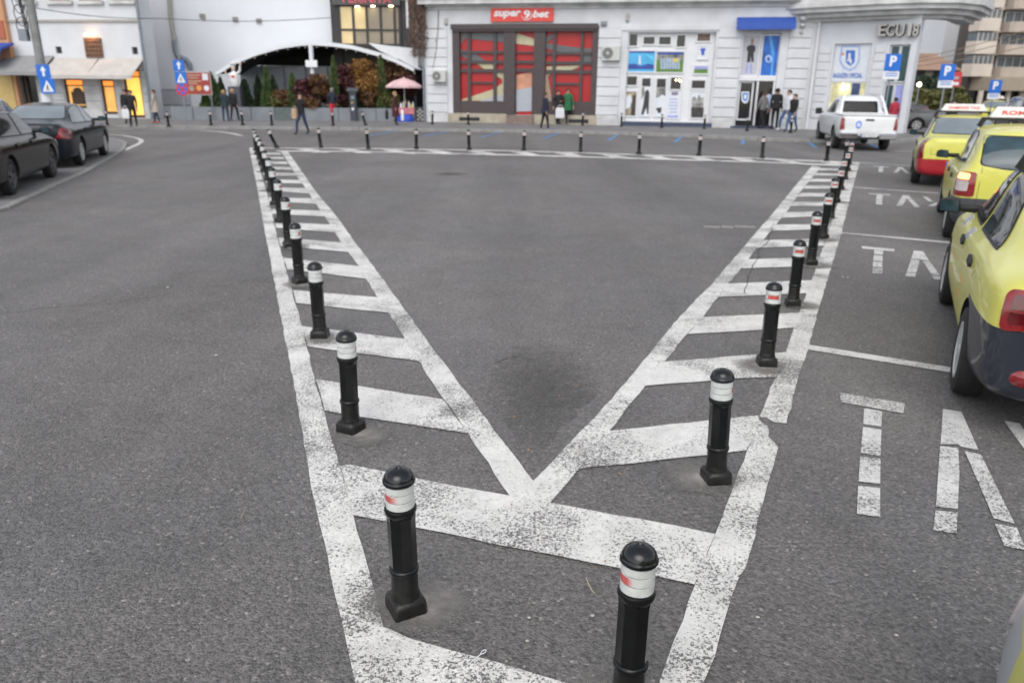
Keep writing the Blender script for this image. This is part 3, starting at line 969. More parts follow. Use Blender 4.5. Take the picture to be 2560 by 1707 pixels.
LUX = [(-2.42, .72, .34, .82, .93, .62, .52), (-2.38, .82, .25, .86, 1.0, .72, .58), (-2.25, .875, .21, .89, 1.045, .76, .62), (-1.9, .90, .19, .90, 1.06, .775, .63), (-1.62, .905, .18, .90, 1.085, .775, .615), (-1.10, .905, .18, .90, 1.31, .77, .60), (-.62, .905, .18, .90, 1.425, .765, .59),
       (-.05, .905, .18, .90, 1.45, .765, .595), (.40, .905, .18, .895, 1.425, .765, .59), (.75, .905, .18, .89, 1.32, .765, .58), (1.3, .90, .18, .87, 1.03, .765, .58), (1.6, .895, .19, .85, .98, .765, .57), (2.05, .87, .20, .79, .89, .74, .55), (2.32, .80, .22, .71, .77, .68, .5), (2.42, .68, .30, .62, .65, .55, .42)]

def make_car(name, label, st, base, heading, body, group=None, side=1, wb=1.315, wr_=.305, glass=None, rimm=None, bumper=None, bump_z=.60, bump_x=None, z=0.0, tail=None, hatch=False, taxi=None, plate_txt=None, hub=False, rear_poly=None, lamp_poly=None, full=True, mid=None, cat='car', handle=True, lit=None, fz=.46, fx=.45):
    """base: place of the rear wheel contact on the given side (side=1 left); heading: unit vector the car points to"""
    hd = Vector(heading).normalized()
    ang = math.atan2(hd.y, hd.x)
    left = Vector((-hd.y, hd.x))
    c = Vector(base[:2]) + hd * wb - left * side * .80
    root = thing(name, label, cat, (c.x, c.y, z), ang, group)
    bm = car_body(st, (-wb, wb), wr_, wr_, .58)
    x0, x1 = st[0][0], st[-1][0]
    bx = bump_x if bump_x is not None else x0 + .42
    if bumper is not None:
        for co, no in (((0, 0, bump_z), (0, 0, 1)), ((bx, 0, 0), (1, 0, 0)), ((x1 - fx, 0, 0), (1, 0, 0)), ((0, 0, fz), (0, 0, 1))):
            bmesh.ops.bisect_plane(bm, geom=bm.verts[:] + bm.edges[:] + bm.faces[:], plane_co=co, plane_no=no, dist=1e-5)
    bm.verts.index_update(); bm.faces.ensure_lookup_table()
    bvh = BVHTree.FromBMesh(bm)
    ra = wr_ + .05
    def arch(f):
        q = f.calc_center_median()
        return any((q.x - wx) ** 2 + (q.z - wr_ - .012) ** 2 < ra * ra for wx in (-wb, wb)) and abs(q.y) < .85 and (abs(f.normal.y) < .5 or abs(q.y) < .62)
    fb = []
    rest = []
    for f in bm.faces:
        q = f.calc_center_median()
        if bumper is not None and not arch(f) and ((q.x < bx and q.z < bump_z) or (q.x > x1 - fx and q.z < fz)):
            fb.append(f)
        else:
            rest.append(f)
    bm_obj(bm, rest, 'body', [body, RUB], root, lambda f: 1 if (arch(f) or f.calc_center_median().z < .23) else 0)
    if fb:
        rb = [f for f in fb if f.calc_center_median().x < 0]
        fr = [f for f in fb if f.calc_center_median().x > 0]
        bm_obj(bm, rb, 'rear_bumper', bumper, root)
        if fr: bm_obj(bm, fr, 'front_bumper', bumper, root)
    for wx in (-wb, wb):
        for sg in (1, -1):
            wheel(root, wx, sg * .775, wr_, .19, sg, rimm, hub)
    g = glass or GLASS
    X, Y, Zv = Vector((1, 0, 0)), Vector((0, 1, 0)), Vector((0, 0, 1))
    # side windows: rear door, front door; black surround under each
    if mid is None:
        mid = [[(-1.16, 1.00), (-.15, .985), (-.15, 1.405), (-.44, 1.41), (-.78, 1.33)], [(.01, .985), (.98, .985), (.60, 1.24), (.34, 1.375), (.01, 1.405)]]
    for sg in (1, -1):
        for q in mid:
            cx = sum(p[0] for p in q) / len(q); cz = sum(p[1] for p in q) / len(q)
            big = [(cx + (a - cx) * 1.03, cz + (b - cz) * 1.08) for a, b in q]
            tr = conform(bvh, big, X, Zv, -Y * sg, .005, 'window_trim', RUB, root, .03, .06, .01)
            conform(bvh, q, X, Zv, -Y * sg, .011, 'side_window', g, root, .035, .06, .01)
    # rear window, windscreen
    rp = rear_poly or [(-.60, 1.10), (.60, 1.10), (.50, 1.40), (-.50, 1.40)]
    cz = sum(p[1] for p in rp) / len(rp)
    conform(bvh, [(a * 1.03, cz + (b - cz) * 1.07) for a, b in rp], Y, Zv, X, .004, 'window_trim', RUB, root, .05, .06, .01)
    conform(bvh, rp, Y, Zv, X, .010, 'rear_window', g if glass else GLASSG, root, .06, .06, .01)
    conform(bvh, [(-.62, 1.06), (.62, 1.06), (.50, 1.40), (-.50, 1.40)], Y, Zv, -X, .005, 'windscreen', g, root, .06, .12, .01)
    # lamps wrap round the rear corners, seen along the diagonal
    dg = Vector((1, 0, 0))
    for sg in (1, -1):
        lp = lamp_poly or [(-.14, .70), (.08, .70), (.10, .92), (-.10, .92)]
        D = Vector((1, -.9 * sg, 0)).normalized()
        A = Vector((.9 * sg * 1, 1, 0)).normalized() * sg
        A = Vector((-D.y, D.x, 0)) * 1.0
        # coordinate along A of the body corner
        corner = Vector((x0 + .06, sg * .80, 0)).dot(A)
        P = [(corner + a * sg, b) for a, b in lp]
        lo = conform(bvh, P, A, Zv, D, .012, 'tail_light', tail or TAIL, root, .04, .08, .02, far=6)
        if lit is not None and lit == sg:
            cz = sum(p[1] for p in lp) / len(lp)
            zt = max(p[1] for p in lp); zb_ = min(p[1] for p in lp)
            conform(bvh, [(corner + sg * -.10, zt - .10), (corner + sg * .085, zt - .10), (corner + sg * .085, zt - .025), (corner + sg * -.10, zt - .025)], A, Zv, D, .016, 'lit_lamp', BRAKE, lo, .02, .08, .005, far=6)
            conform(bvh, [(corner + sg * -.10, zb_ + .07), (corner + sg * .08, zb_ + .07), (corner + sg * .08, zt - .115), (corner + sg * -.10, zt - .115)], A, Zv, D, .016, 'clear_lens', TAILW, lo, .02, .08, .005, far=6)
        elif full:
            zt = max(p[1] for p in lp); zb_ = min(p[1] for p in lp)
            zm = (zt + zb_) / 2
            lm = sum(p[0] for p in lp) / len(lp)
            conform(bvh, [(corner + sg * (lm - .07), zb_ + .05), (corner + sg * (lm + .06), zb_ + .05), (corner + sg * (lm + .06), zm - .01), (corner + sg * (lm - .07), zm - .01)], A, Zv, D, .016, 'lens', TAILD, lo, .015, .08, .005, far=6)
            conform(bvh, [(corner + sg * (lm - .07), zm + .01), (corner + sg * (lm + .06), zm + .01), (corner + sg * (lm + .06), zt - .04), (corner + sg * (lm - .07), zt - .04)], A, Zv, D, .016, 'lens', TAILD, lo, .015, .08, .005, far=6)
        # head lamp
        D2 = Vector((-1, -.8 * sg, 0)).normalized()
        A2 = Vector((-D2.y, D2.x, 0))
        c2 = Vector((x1 - .12, sg * .72, 0)).dot(A2)
        conform(bvh, [(c2 - .17, .60), (c2 + .17, .60), (c2 + .17, .74), (c2 - .17, .76)], A2, Zv, D2, .01, 'headlight', TAILW, root, .05, .08, .02, far=6)
        # mirror on a short stalk
        mx = 0.93
        mr = MB()
        mr.tube([(mx - .02, sg * .68, .985), (mx, sg * .80, .985), (mx - .01, sg * .89, .99)], [.04, .04, .03], 8)
        mr.loft([[(mx + dx * sc_, sg * (.945 + dy * sc_ * .85), 1.0 + dz * sc_ * .85) for dx, dy, dz in ((xo, -.105, -.07), (xo, .105, -.055), (xo, .11, .05), (xo, .05, .085), (xo, -.09, .075))] for xo, sc_ in ((-.05, 1.0), (.02, 1.0), (.08, .55))])
        mo = mr.build('mirror', RUB if taxi else body, root, smooth=True, bevel=.012)
        MB().add([(mx - .053, sg * (.945 + dy * .78), 1.0 + dz * .79) for dy, dz in ((-.095, -.062), (.095, -.05), (.10, .045), (.045, .075), (-.08, .068))], [(0, 1, 2, 3, 4)]).build('mirror_glass', GLASSB, mo, fix=False)
        if full and handle:
            for hx in (-.83, .10):
                conform(bvh, [(hx - .09, .80), (hx + .10, .815), (hx + .10, .865), (hx - .09, .85)], X, Zv, -Y * sg, .022, 'door_handle', RUB if taxi else body, root, .02, .1, .02)
            # door gaps
            for pts in ([(-1.00, .30), (-.99, .60), (-1.17, .83), (-1.19, .99)], [(-.06, .24), (-.06, .98)], [(.98, .26), (1.0, .6), (1.0, .97)]):
                L_ = [(a - .0045, b) for a, b in pts] + [(a + .0045, b) for a, b in reversed(pts)]
                conform(bvh, L_, X, Zv, -Y * sg, .0012, 'door_gap', RUB, root, 0, .2, .004)
    if full:   # boot lid gap and fuel flap
        pz = .70 if not hatch else .55
        L_ = [(-.58, .98 if not hatch else 1.05), (-.585, pz), (.585, pz), (.58, .98 if not hatch else 1.05), (.574, .98 if not hatch else 1.05), (.579, pz + .007), (-.579, pz + .007), (-.574, .98 if not hatch else 1.05)]
        conform(bvh, L_, Y, Zv, X, .0012, 'boot_gap', RUB, root, 0, .2, .004)
    rz_ = {0: 0}
    hit = bvh.ray_cast(Vector((x0 - 2, 0, .78 if not bumper else max(.5, bump_z - .16))), X)[0]
    if plate_txt is not None and hit is not None:
        pz = hit.z
        plate(root, hit.x - .006, 0, pz, R(-90), plate_txt)
    if taxi:
        sgnx = -.05
        rt = bvh.ray_cast(Vector((sgnx, 0, 4)), -Zv)[0].z
        for dx in (-.10, .22):
            bar = MB()
            bar.box(sgnx + dx - .02, -.54, rt + .045, sgnx + dx + .02, .54, rt + .075)
            for sg in (1, -1):
                bar.tube([(sgnx + dx, sg * .52, rt + .06), (sgnx + dx, sg * .57, rt - .055)], .024, 6)
            bar.build('roof_bar', RUB, root)
        sg_ = MB()
        ring = lambda zz, e, d: [(sgnx + .06 - .13 + d, -.46 + e, zz), (sgnx + .06 + .13 - d, -.46 + e, zz), (sgnx + .06 + .13 - d, .46 - e, zz), (sgnx + .06 - .13 + d, .46 - e, zz)]
        sg_.loft([ring(rt + .078, 0, 0), ring(rt + .095, 0, 0), ring(rt + .225, .07, .075), ring(rt + .235, .09, .09)])
        so_ = sg_.build('roof_sign', SIGNW, root, bevel=.008)
        tx = lettering(taxi, .12, SIGNRED, so_, sgnx - .04, 0, rt + .155, ext=.002, bold=.002, fit=(.62, .065), rot=(R(60), 0, R(-90)))
        tx.location.x = sgnx - .046
        # checker stickers and orange lettering on the doors
        for sg in (1, -1):
            for (sx, sz) in ((.72, .90), (.05, .895)):
                mbk = conform(bvh, [(sx - .11, sz - .04), (sx + .11, sz - .04), (sx + .11, sz + .045), (sx - .11, sz + .045)], X, Zv, -Y * sg, .002, 'sticker', PLATE, root, 0, .1, .002)
                for r_ in range(3):
                    for c_ in range(7):
                        if (r_ + c_) % 2 == 0:
                            a0, b0 = sx - .105 + c_ * .03, sz - .036 + r_ * .026
                            conform(bvh, [(a0, b0), (a0 + .03, b0), (a0 + .03, b0 + .026), (a0, b0 + .026)], X, Zv, -Y * sg, .0035, 'check', STKGREY, mbk, 0, .1, .002)
            for sx in (-.55, .45):
                conform(bvh, [(sx - .16, .62), (sx + .16, .64), (sx + .15, .655), (sx - .15, .635)], X, Zv, -Y * sg, .002, 'sticker', STKORG, root, 0, .1, .002)
                conform(bvh, [(sx - .05, .50), (sx + .12, .51), (sx + .11, .545), (sx - .04, .53)], X, Zv, -Y * sg, .002, 'sticker', STKORG, root, 0, .1, .002)
    root['_'] = 0
    del root['_']
    return root, bvh, bm

BAY = (0.4415, 0.8972)
# nearest taxi
t1, bv1, _ = make_car('taxi', 'yellow saloon taxi with a navy rear bumper behind the hatchback taxi', SEDAN, G(2399, 979), BAY, YEL, 'taxis queuing in the bays', bumper=NAVY, bump_z=.70, bump_x=-1.28, taxi='ROMTAXI', plate_txt='DJ 14 RTX', hub=True, cat='taxi', tail=TAIL, lamp_poly=[(-.26, .72), (-.05, .69), (-.03, .92), (-.22, .94)])
for sg in (1, -1):
    hit = bv1.ray_cast(Vector((-4, sg * .60, .42)), Vector((1, 0, 0)))[0]
    MB().lathe([(.0001, .012), (.06, .010), (.075, 0), (.075, -.02)], 16, ex=1, ey=1.6).build('fog_lamp', TAIL, t1, smooth=True)
    o = [x for x in KIDS(t1) if x.name.startswith('fog_lamp')][-1]
    o.location = hit + Vector((-.004, 0, 0)); o.rotation_euler = (R(90), 0, R(-90 - 18 * sg))
    o.scale = (1, .42, 1)
# second taxi: hatchback with a lit lamp
t2, bv2, _ = make_car('taxi', 'yellow hatchback taxi with grey bumper and a lit square tail lamp', HATCH, G(2366, 592), BAY, YEL, 'taxis queuing in the bays', bumper=GREYPL, bump_z=.64, taxi='ROMTAXI', plate_txt='DJ 09 RTX', hatch=True, hub=True, cat='taxi', glass=GLASSB, lit=1,
    rear_poly=[(-.60, 1.08), (-.30, 1.035), (.30, 1.035), (.60, 1.08), (.58, 1.42), (-.58, 1.42)], lamp_poly=[(-.17, .66), (.15, .66), (.16, .96), (-.16, .98)], mid=[[(-1.22, 1.06), (-.15, 1.00), (-.15, 1.43), (-.62, 1.44), (-1.0, 1.40)], [(.01, .995), (1.02, .99), (.62, 1.25), (.36, 1.40), (.01, 1.43)]])
# third taxi: red bumper
t3, bv3, _ = make_car('taxi', 'yellow saloon taxi with a red bumper at the head of the queue', SEDAN, G(2283, 457), BAY, YEL, 'taxis queuing in the bays', bumper=REDB, bump_z=.60, taxi='DIAMOND TAXI', plate_txt='DJ 22 TAX', cat='taxi', glass=None, lamp_poly=[(-.10, .60), (.15, .60), (.16, 1.0), (-.06, 1.0)])
# fourth taxi: only its front corner reaches the bay
t4, bv4, _ = make_car('taxi', 'yellow taxi with a silver front bumper at the tail of the queue', SEDAN, (-.038, -1.14), BAY, YEL, 'taxis queuing in the bays', bumper=SILV, bump_z=.60, fz=.72, fx=.52, taxi='TAXI', plate_txt='DJ 17 TAX', cat='taxi')
# saloons on the island by the lane
hm = (G(253, 394, .05) - G(204, 414, .05)).normalized()
m1, bm1, _ = make_car('saloon_car', 'dark blue saloon with a chrome boot strip parked on the island tip', LUX, G(204, 413, .05) , (-.285, .958), DKBLUE, None, side=-1, wb=1.42, wr_=.325, rimm=RIM, z=.05, plate_txt='DJ 20 XMB', tail=TAIL, glass=GLASSG, cat='car',
    lamp_poly=[(-.20, .70), (.12, .68), (.20, .86), (-.10, .92)], rear_poly=[(-.62, 1.10), (.62, 1.10), (.50, 1.36), (-.50, 1.36)], mid=[[(-1.35, 1.00), (-.14, .97), (-.14, 1.34), (-.55, 1.35), (-.95, 1.27)], [(-.06, .97), (1.08, .96), (.70, 1.19), (.42, 1.32), (-.06, 1.345)]])
conform(bm1, [(-.50, .865), (.50, .865), (.50, .90), (-.50, .90)], (0, 1, 0), (0, 0, 1), (1, 0, 0), .012, 'chrome_strip', CHROME, m1, 0, .1, .01)
m2, bm2, _ = make_car('saloon_car', 'black saloon with many bright specks parked behind the dark blue one', LUX, G(30, 487, .05), (-.29, .957), BLKCAR, None, side=-1, wb=1.40, wr_=.325, rimm=DRIM, z=.05, plate_txt='', tail=TAIL, glass=GLASS, cat='car',
    mid=[[(-1.35, 1.00), (-.14, .97), (-.14, 1.34), (-.55, 1.35), (-.95, 1.27)], [(-.06, .97), (1.08, .96), (.70, 1.19), (.42, 1.32), (-.06, 1.345)]])
m2['label'] = 'glossy black saloon parked on the island behind the dark blue one'
m3, bm3, _ = make_car('hatchback_car', 'silver hatchback parked by the cafe behind the black saloon', HATCH, (-13.5, 20.7), (-.29, .957), SILV, None, side=-1, z=.05, cat='car', hatch=True, plate_txt='', full=False, glass=GLASS,
    rear_poly=[(-.60, 1.06), (.60, 1.06), (.56, 1.42), (-.56, 1.42)], lamp_poly=[(-.10, .80), (.14, .80), (.16, 1.2), (-.02, 1.2)])
# traffic beyond the corner on the right
m4, _, _ = make_car('saloon_car', 'grey saloon driving past the shop corner', LUX, G(2288, 330), (-.97, .24), GREYCAR, None, side=1, wb=1.42, wr_=.325, cat='car', plate_txt='', full=False)
m5, _, _ = make_car('estate_car', 'dark brown estate car with one red lamp lit beyond the taxis', HATCH, (23.3, 37.2), (.30, .95), mat('brown_car_paint', (.045, .033, .03), .25, coat=.6), None, side=1, wb=1.40, wr_=.34, cat='car', plate_txt='', full=False, hatch=True, rear_poly=[(-.60, 1.06), (.60, 1.06), (.56, 1.42), (-.56, 1.42)], lit=1, lamp_poly=[(-.16, .80), (.14, .80), (.16, 1.06), (-.12, 1.06)])
m5.scale = (1.1, 1.06, 1.16)
m6, _, _ = make_car('saloon_car', 'dark saloon in the far lane behind the grey one', SEDAN, (26.0, 52.0), (-.95, .31), GREYPL, None, side=1, cat='car', full=False)
# far taxi with a coloured roof board
t5, _, _ = make_car('taxi', 'distant taxi with a red and amber roof board beyond the corner', SEDAN, (27.3, 47.0), (.45, .89), YEL, None, side=1, cat='taxi', full=False, taxi='TAXI', plate_txt='')

# pickup
def pickup():
    st = [(-2.66, .80, .52, 1.04, 1.10, .78, .70), (-2.63, .90, .44, 1.08, 1.135, .86, .80), (-2.5, .935, .40, 1.09, 1.15, .885, .84), (-1.9, .945, .36, 1.09, 1.155, .89, .84), (-1.2, .945, .34, 1.09, 1.155, .89, .84), (-.98, .945, .34, 1.09, 1.16, .89, .84),
          (-.90, .945, .34, 1.09, 1.45, .84, .68), (-.72, .945, .34, 1.09, 1.76, .82, .66), (-.3, .945, .34, 1.09, 1.81, .82, .67), (.35, .945, .34, 1.08, 1.79, .82, .66), (.72, .945, .34, 1.08, 1.66, .82, .64),
          (1.25, .94, .34, 1.08, 1.24, .84, .68), (1.5, .935, .34, 1.07, 1.19, .84, .68), (2.1, .915, .36, 1.03, 1.12, .82, .66), (2.45, .86, .38, .92, 1.0, .76, .6), (2.56, .74, .46, .80, .86, .66, .5)]
    hd = Vector((.20, .98)).normalized()
    ang = math.atan2(hd.y, hd.x)
    left = Vector((-hd.y, hd.x))
    wb = 1.575
    c = G(2085, 371).to_2d() + hd * wb - left * .82
    root = thing('pickup_truck', 'white double-cab pickup with a round blue crest on its tailgate', 'pickup', (c.x, c.y, 0), ang)
    bm = car_body(st, (-wb, wb), .385, .385, .60)
    bvh = BVHTree.FromBMesh(bm)
    bm_obj(bm, bm.faces, 'body', [WHT, RUB], root, lambda f: 1 if (f.calc_center_median().z < .42 or (any((f.calc_center_median().x - wx) ** 2 + (f.calc_center_median().z - .397) ** 2 < .19 for wx in (-wb, wb)) and abs(f.normal.y) < .5)) else 0)
    for wx in (-wb, wb):
        for sg in (1, -1):
            wheel(root, wx, sg * .80, .385, .25, sg, DRIM)
    X, Y, Zv = Vector((1, 0, 0)), Vector((0, 1, 0)), Vector((0, 0, 1))
    for sg in (1, -1):
        for q in ([(-.74, 1.20), (-.02, 1.19), (-.02, 1.62), (-.55, 1.64)], [(.06, 1.19), (1.02, 1.19), (.62, 1.50), (.40, 1.61), (.06, 1.62)]):
            conform(bvh, q, X, Zv, -Y * sg, .006, 'side_window', GLASS, root, .04, .14, .01)
        D = Vector((1, -.5 * sg, 0)).normalized(); A = Vector((-D.y, D.x, 0))
        cc = Vector((-2.64, sg * .88, 0)).dot(A)
        conform(bvh, [(cc + sg * a, b) for a, b in ((-.10, .70), (.04, .68), (.05, 1.08), (-.07, 1.08))], A, Zv, D, .014, 'tail_light', TAIL, root, .03, .1, .02, far=6)
        # sail and sport bar behind the cab
        bar = MB()
        bar.loft([[(-1.62, sg * .82, 1.14), (-1.50, sg * .82, 1.14), (-1.50, sg * .72, 1.14), (-1.62, sg * .72, 1.14)], [(-1.18, sg * .70, 1.66), (-1.02, sg * .70, 1.66), (-1.02, sg * .62, 1.66), (-1.18, sg * .62, 1.66)], [(-1.0, sg * .66, 1.80), (-.88, sg * .66, 1.80), (-.88, sg * .58, 1.80), (-1.0, sg * .58, 1.80)]])
        bar.build('sport_bar', WHT, root, bevel=.015)
        mr = MB().tube([(.95, sg * .90, 1.16), (.95, sg * 1.0, 1.18)], .03, 6)
        mr.box(.88, sg * .98, 1.10, .98, sg * 1.2, 1.32)
        mr.build('mirror', RUB, root, bevel=.02)
    conform(bvh, [(-.60, 1.22), (.60, 1.22), (.56, 1.60), (-.56, 1.60)], Y, Zv, X, .010, 'rear_window', mat('black_cab_glass', (.006, .006, .007), .2, spec=.25), root, .05, .06, .01)
    conform(bvh, [(-.62, 1.24), (.62, 1.24), (.52, 1.66), (-.52, 1.66)], Y, Zv, -X, .006, 'windscreen', GLASS, root, .05, .12, .01)
    hx = bvh.ray_cast(Vector((-5, 0, .8)), X)[0].x
    tg = conform(bvh, [(-.76, .62), (.76, .62), (.76, 1.085), (-.76, 1.085)], Y, Zv, X, .012, 'tailgate', WHT, root, .03, .15, .01)
    conform(bvh, [(-.15, .99), (.15, .99), (.12, 1.05), (-.12, 1.05)], Y, Zv, X, .02, 'tailgate_handle', RUB, tg, .02, .15, .01)
    conform(bvh, [(.34 + .10 * math.cos(t) * (1 if math.sin(t) > 0 else .9), .86 + .13 * math.sin(t)) for t in [6.2832 * k / 16 for k in range(16)]], Y, Zv, X, .016, 'crest', mat('crest_blue', (.10, .20, .62), .5), tg, 0, .15, .005)
    conform(bvh, [(.34 + .055 * math.cos(t), .86 + .075 * math.sin(t)) for t in [6.2832 * k / 12 for k in range(12)]], Y, Zv, X, .019, 'crest_ring', mat('crest_pale', (.55, .60, .78), .5), tg, 0, .15, .005)
    b = MB()
    b.bbox(hx - .13, -.90, .40, hx + .10, .90, .50, .03)
    b.build('bumper_core', RUB, root)
    for sg in (1, -1):
        b2 = MB().bbox(hx - .16, sg * .34, .42, hx + .06, sg * .92, .60, .03)
        b2.build('chrome_bumper', CHROME, root)
    plate(root, hx - .135, 0, .53, R(-90), 'DJ 19 UCV')
    top = MB()
    top.box(-2.60, -.86, 1.15, -1.02, .86, 1.19)
    top.build('bed_cover', WHT, root, bevel=.015)
    return root
pk = pickup()
# ------------------------------------------------------------------ pavements and kerbs
def pavement(name, label, outline, h, kerb_pts, klen=1.0):
    o = MB().flat(outline, -.05, h).build(name, PAVE)
    tag(o, label, kind='structure')
    acc = 0
    for a, b in zip(kerb_pts, kerb_pts[1:]):
        a, b = Vector(a[:2]), Vector(b[:2])
        d = b - a
        L = d.length
        n = max(1, round(L / klen))
        for i in range(n):
            p = a + d * (i / n)
            mesh = KM.get(round(L / n, 2))
            if mesh is None:
                kb = MB().bbox(.006, -.14, -.02, L / n - .006, 0, .155, .015)
                k = kb.build('kerb_stone', KERB, o)
                KM[round(L / n, 2)] = k.data
            else:
                k = link(mesh, 'kerb_stone', o)
            k.location = (p.x, p.y, h - .15 + random.uniform(-.004, .004))
            k.rotation_euler = (0, 0, math.atan2(d.y, d.x) + random.uniform(-.006, .006))
    return o
KM = {}
kf = [(-60, 38.5), (-30, 37.5), (-20, 36.6), (-15.5, 36.0), (-10.7, 36.2), (-5.2, 35.95), (2.07, 35.7), (7.06, 33.8), (9.9, 32.0), (12.6, 30.6), (15.2, 31.4), (18.2, 34.2)]
pavement('shop_pavement', 'grey pavement along the shops and the terrace', kf + [(19.5, 36.5), (21, 42), (22, 60), (-60, 60)], .13, kf, 1.0)
isl = [G(-420, 640), G(0, 525), G(100, 478), G(200, 435), G(300, 378), G(308, 361), G(296, 354), G(270, 349), G(200, 345), G(0, 345)]
pavement('parking_island', 'low paved island where the saloons are parked', [(p.x, p.y) for p in isl] + [(-24, 33), (-24, 6)], .05, isl, 1.0)
far = [(16.2, 60), (19.8, 44), (36, 30)]
pavement('far_pavement', 'pavement of the side street', [(24.5, 47), (31, 37), (60, 28), (120, 60), (60, 160), (30, 120)], .13, [(24.5, 47), (31, 37), (60, 28)], 2.0)

# ------------------------------------------------------------------ building helpers
STUC = mat('white_stucco', (0.57, 0.58, 0.60), 0.85, var=0.14, vscale=0.9, bump=0.15, bscale=18)
STUCD = mat('soiled_white_stucco', (0.50, 0.50, 0.50), 0.85, var=0.28, vscale=1.6, bump=0.2, bscale=18)
STUCL = mat('pale_grey_stucco', (0.57, 0.585, 0.61), 0.85, var=0.10, vscale=0.7, bump=0.15, bscale=14)
BLANK = mat('white_render_wall', (0.64, 0.655, 0.69), 0.85, var=0.06, vscale=0.4, bump=0.08, bscale=9)
PVC = mat('white_window_frame', (0.64, 0.645, 0.66), 0.45, var=0.05)
DKGL = mat('dark_shop_glass', (0.018, 0.018, 0.019), 0.08, spec=0.6, var=0.4, vscale=2)
BROWN = mat('brown_shopfront_paint', (0.062, 0.048, 0.05), 0.5, var=0.15)
REDG = mat('red_window_film', (0.38, 0.016, 0.018), 0.35, var=0.08)
GREYF = mat('grey_window_film', (0.10, 0.11, 0.115), 0.35, var=0.1)
CREAM = mat('cream_window_film', (0.44, 0.40, 0.26), 0.4, var=0.15)
LGREY = mat('pale_grey_film', (0.36, 0.38, 0.42), 0.35, var=0.05)
STONE = mat('plinth_stone', (0.36, 0.32, 0.25), 0.8, var=0.2, vscale=3, bump=0.2)
STEPM = mat('brown_step_stone', (0.20, 0.15, 0.13), 0.8, var=0.25, vscale=5, bump=0.2)
PIPE = mat('grey_drainpipe', (0.20, 0.22, 0.25), 0.5, var=0.12)
PIPET = mat('beige_drainpipe', (0.36, 0.34, 0.31), 0.6, var=0.15)
ACW = mat('air_conditioner_white', (0.48, 0.48, 0.46), 0.5, var=0.08)
ACG = mat('air_conditioner_grille', (0.16, 0.16, 0.155), 0.6, var=0.2)
BLUEP = mat('blue_fabric', (0.028, 0.075, 0.33), 0.7, var=0.12)
BLUESIGN = mat('blue_sign', (0.012, 0.13, 0.52), 0.4, var=0.05)
SIGNWHITE = mat('sign_white', (0.70, 0.71, 0.72), 0.4, var=0.04)
SIGNR = mat('red_sign_board', (0.62, 0.065, 0.05), 0.45, var=0.06)
NAVYP = mat('navy_plinth', (0.05, 0.065, 0.11), 0.7, var=0.15)

def wall_holes(s0, s1, z0, z1, holes, depth=.22, thick=.4):
    """wall front at y=0 with reveals round the openings, and a body behind them"""
    xs = sorted({s0, s1} | {h[0] for h in holes} | {h[2] for h in holes})
    zs = sorted({z0, z1} | {h[1] for h in holes} | {h[3] for h in holes})
    mb = MB()
    for a, b in zip(xs, xs[1:]):
        for c, d in zip(zs, zs[1:]):
            m, n = (a + b) / 2, (c + d) / 2
            if not any(h[0] < m < h[2] and h[1] < n < h[3] for h in holes):
                mb.add([(a, 0, c), (b, 0, c), (b, 0, d), (a, 0, d)], [(0, 1, 2, 3)])
    for h in holes:
        a, c, b, d = h
        mb.add([(a, 0, c), (a, depth, c), (a, depth, d), (a, 0, d)], [(0, 1, 2, 3)])
        mb.add([(b, 0, c), (b, 0, d), (b, depth, d), (b, depth, c)], [(0, 1, 2, 3)])
        mb.add([(a, 0, c), (b, 0, c), (b, depth, c), (a, depth, c)], [(0, 1, 2, 3)])
        mb.add([(a, 0, d), (a, depth, d), (b, depth, d), (b, 0, d)], [(0, 1, 2, 3)])
        mb.add([(a, depth, c), (a, depth, d), (b, depth, d), (b, depth, c)], [(0, 3, 2, 1)])
    # sides, top, back
    mb.add([(s0, 0, z0), (s0, 0, z1), (s0, thick, z1), (s0, thick, z0), (s1, 0, z0), (s1, 0, z1), (s1, thick, z1), (s1, thick, z0)],
           [(0, 1, 2, 3), (4, 7, 6, 5), (1, 5, 6, 2), (3, 2, 6, 7)])
    return mb

def pane(parent, r, y, m, name='pane', t=.02, fr=None, fw=.05, fm=None):
    o = MB().box(r[0], y, r[1], r[2], y + t, r[3]).build(name, m, parent)
    if fr:
        a, c, b, d = r
        f = MB()
        f.box(a - fw, y - .03, c - fw, a + .003, y + t, d + fw)
        f.box(b - .003, y - .03, c - fw, b + fw, y + t, d + fw)
        f.box(a + .003, y - .03, d - .003, b - .003, y + t, d + fw)
        f.box(a + .003, y - .03, c - fw, b - .003, y + t, c + .003)
        f.build('window_frame', fm or PVC, o)
    return o

def ac_unit(label, W, r, off=0.0):
    """outdoor unit hung on a wall: casing, fan grille, bracket"""
    t = thing('air_conditioner', label, 'air conditioner', mw=W.mat())
    a, c, b, d = r
    MB().bbox(a, -.33 - off, c, b, -.05 - off, d, .02).build('casing', ACW, t)
    cx, cz, rr = a + (b - a) * .33, (c + d) / 2, (d - c) * .37
    g = MB().lathe([(.0001, .02), (rr * .3, .02), (rr * .32, .004), (rr, .004), (rr, .018), (rr * 1.06, .018), (rr * 1.06, 0)], 24)
    go = g.build('fan_grille', ACG, t, smooth=True)
    go.location = (cx, -.333 - off, cz); go.rotation_euler = (R(90), 0, 0)
    h = MB().lathe([(.0001, .03), (rr * .26, .028), (rr * .28, .02)], 16).build('fan_hub', ACW, t, smooth=True)
    h.location = (cx, -.335 - off, cz); h.rotation_euler = (R(90), 0, 0)
    for x in (a + .12, b - .12):
        MB().box(x - .02, -.32 - off, c - .05, x + .02, 0, c - .01).box(x - .02, -.03, c - .35, x + .02, 0, c - .05).build('bracket', PIPE, t)
    return t

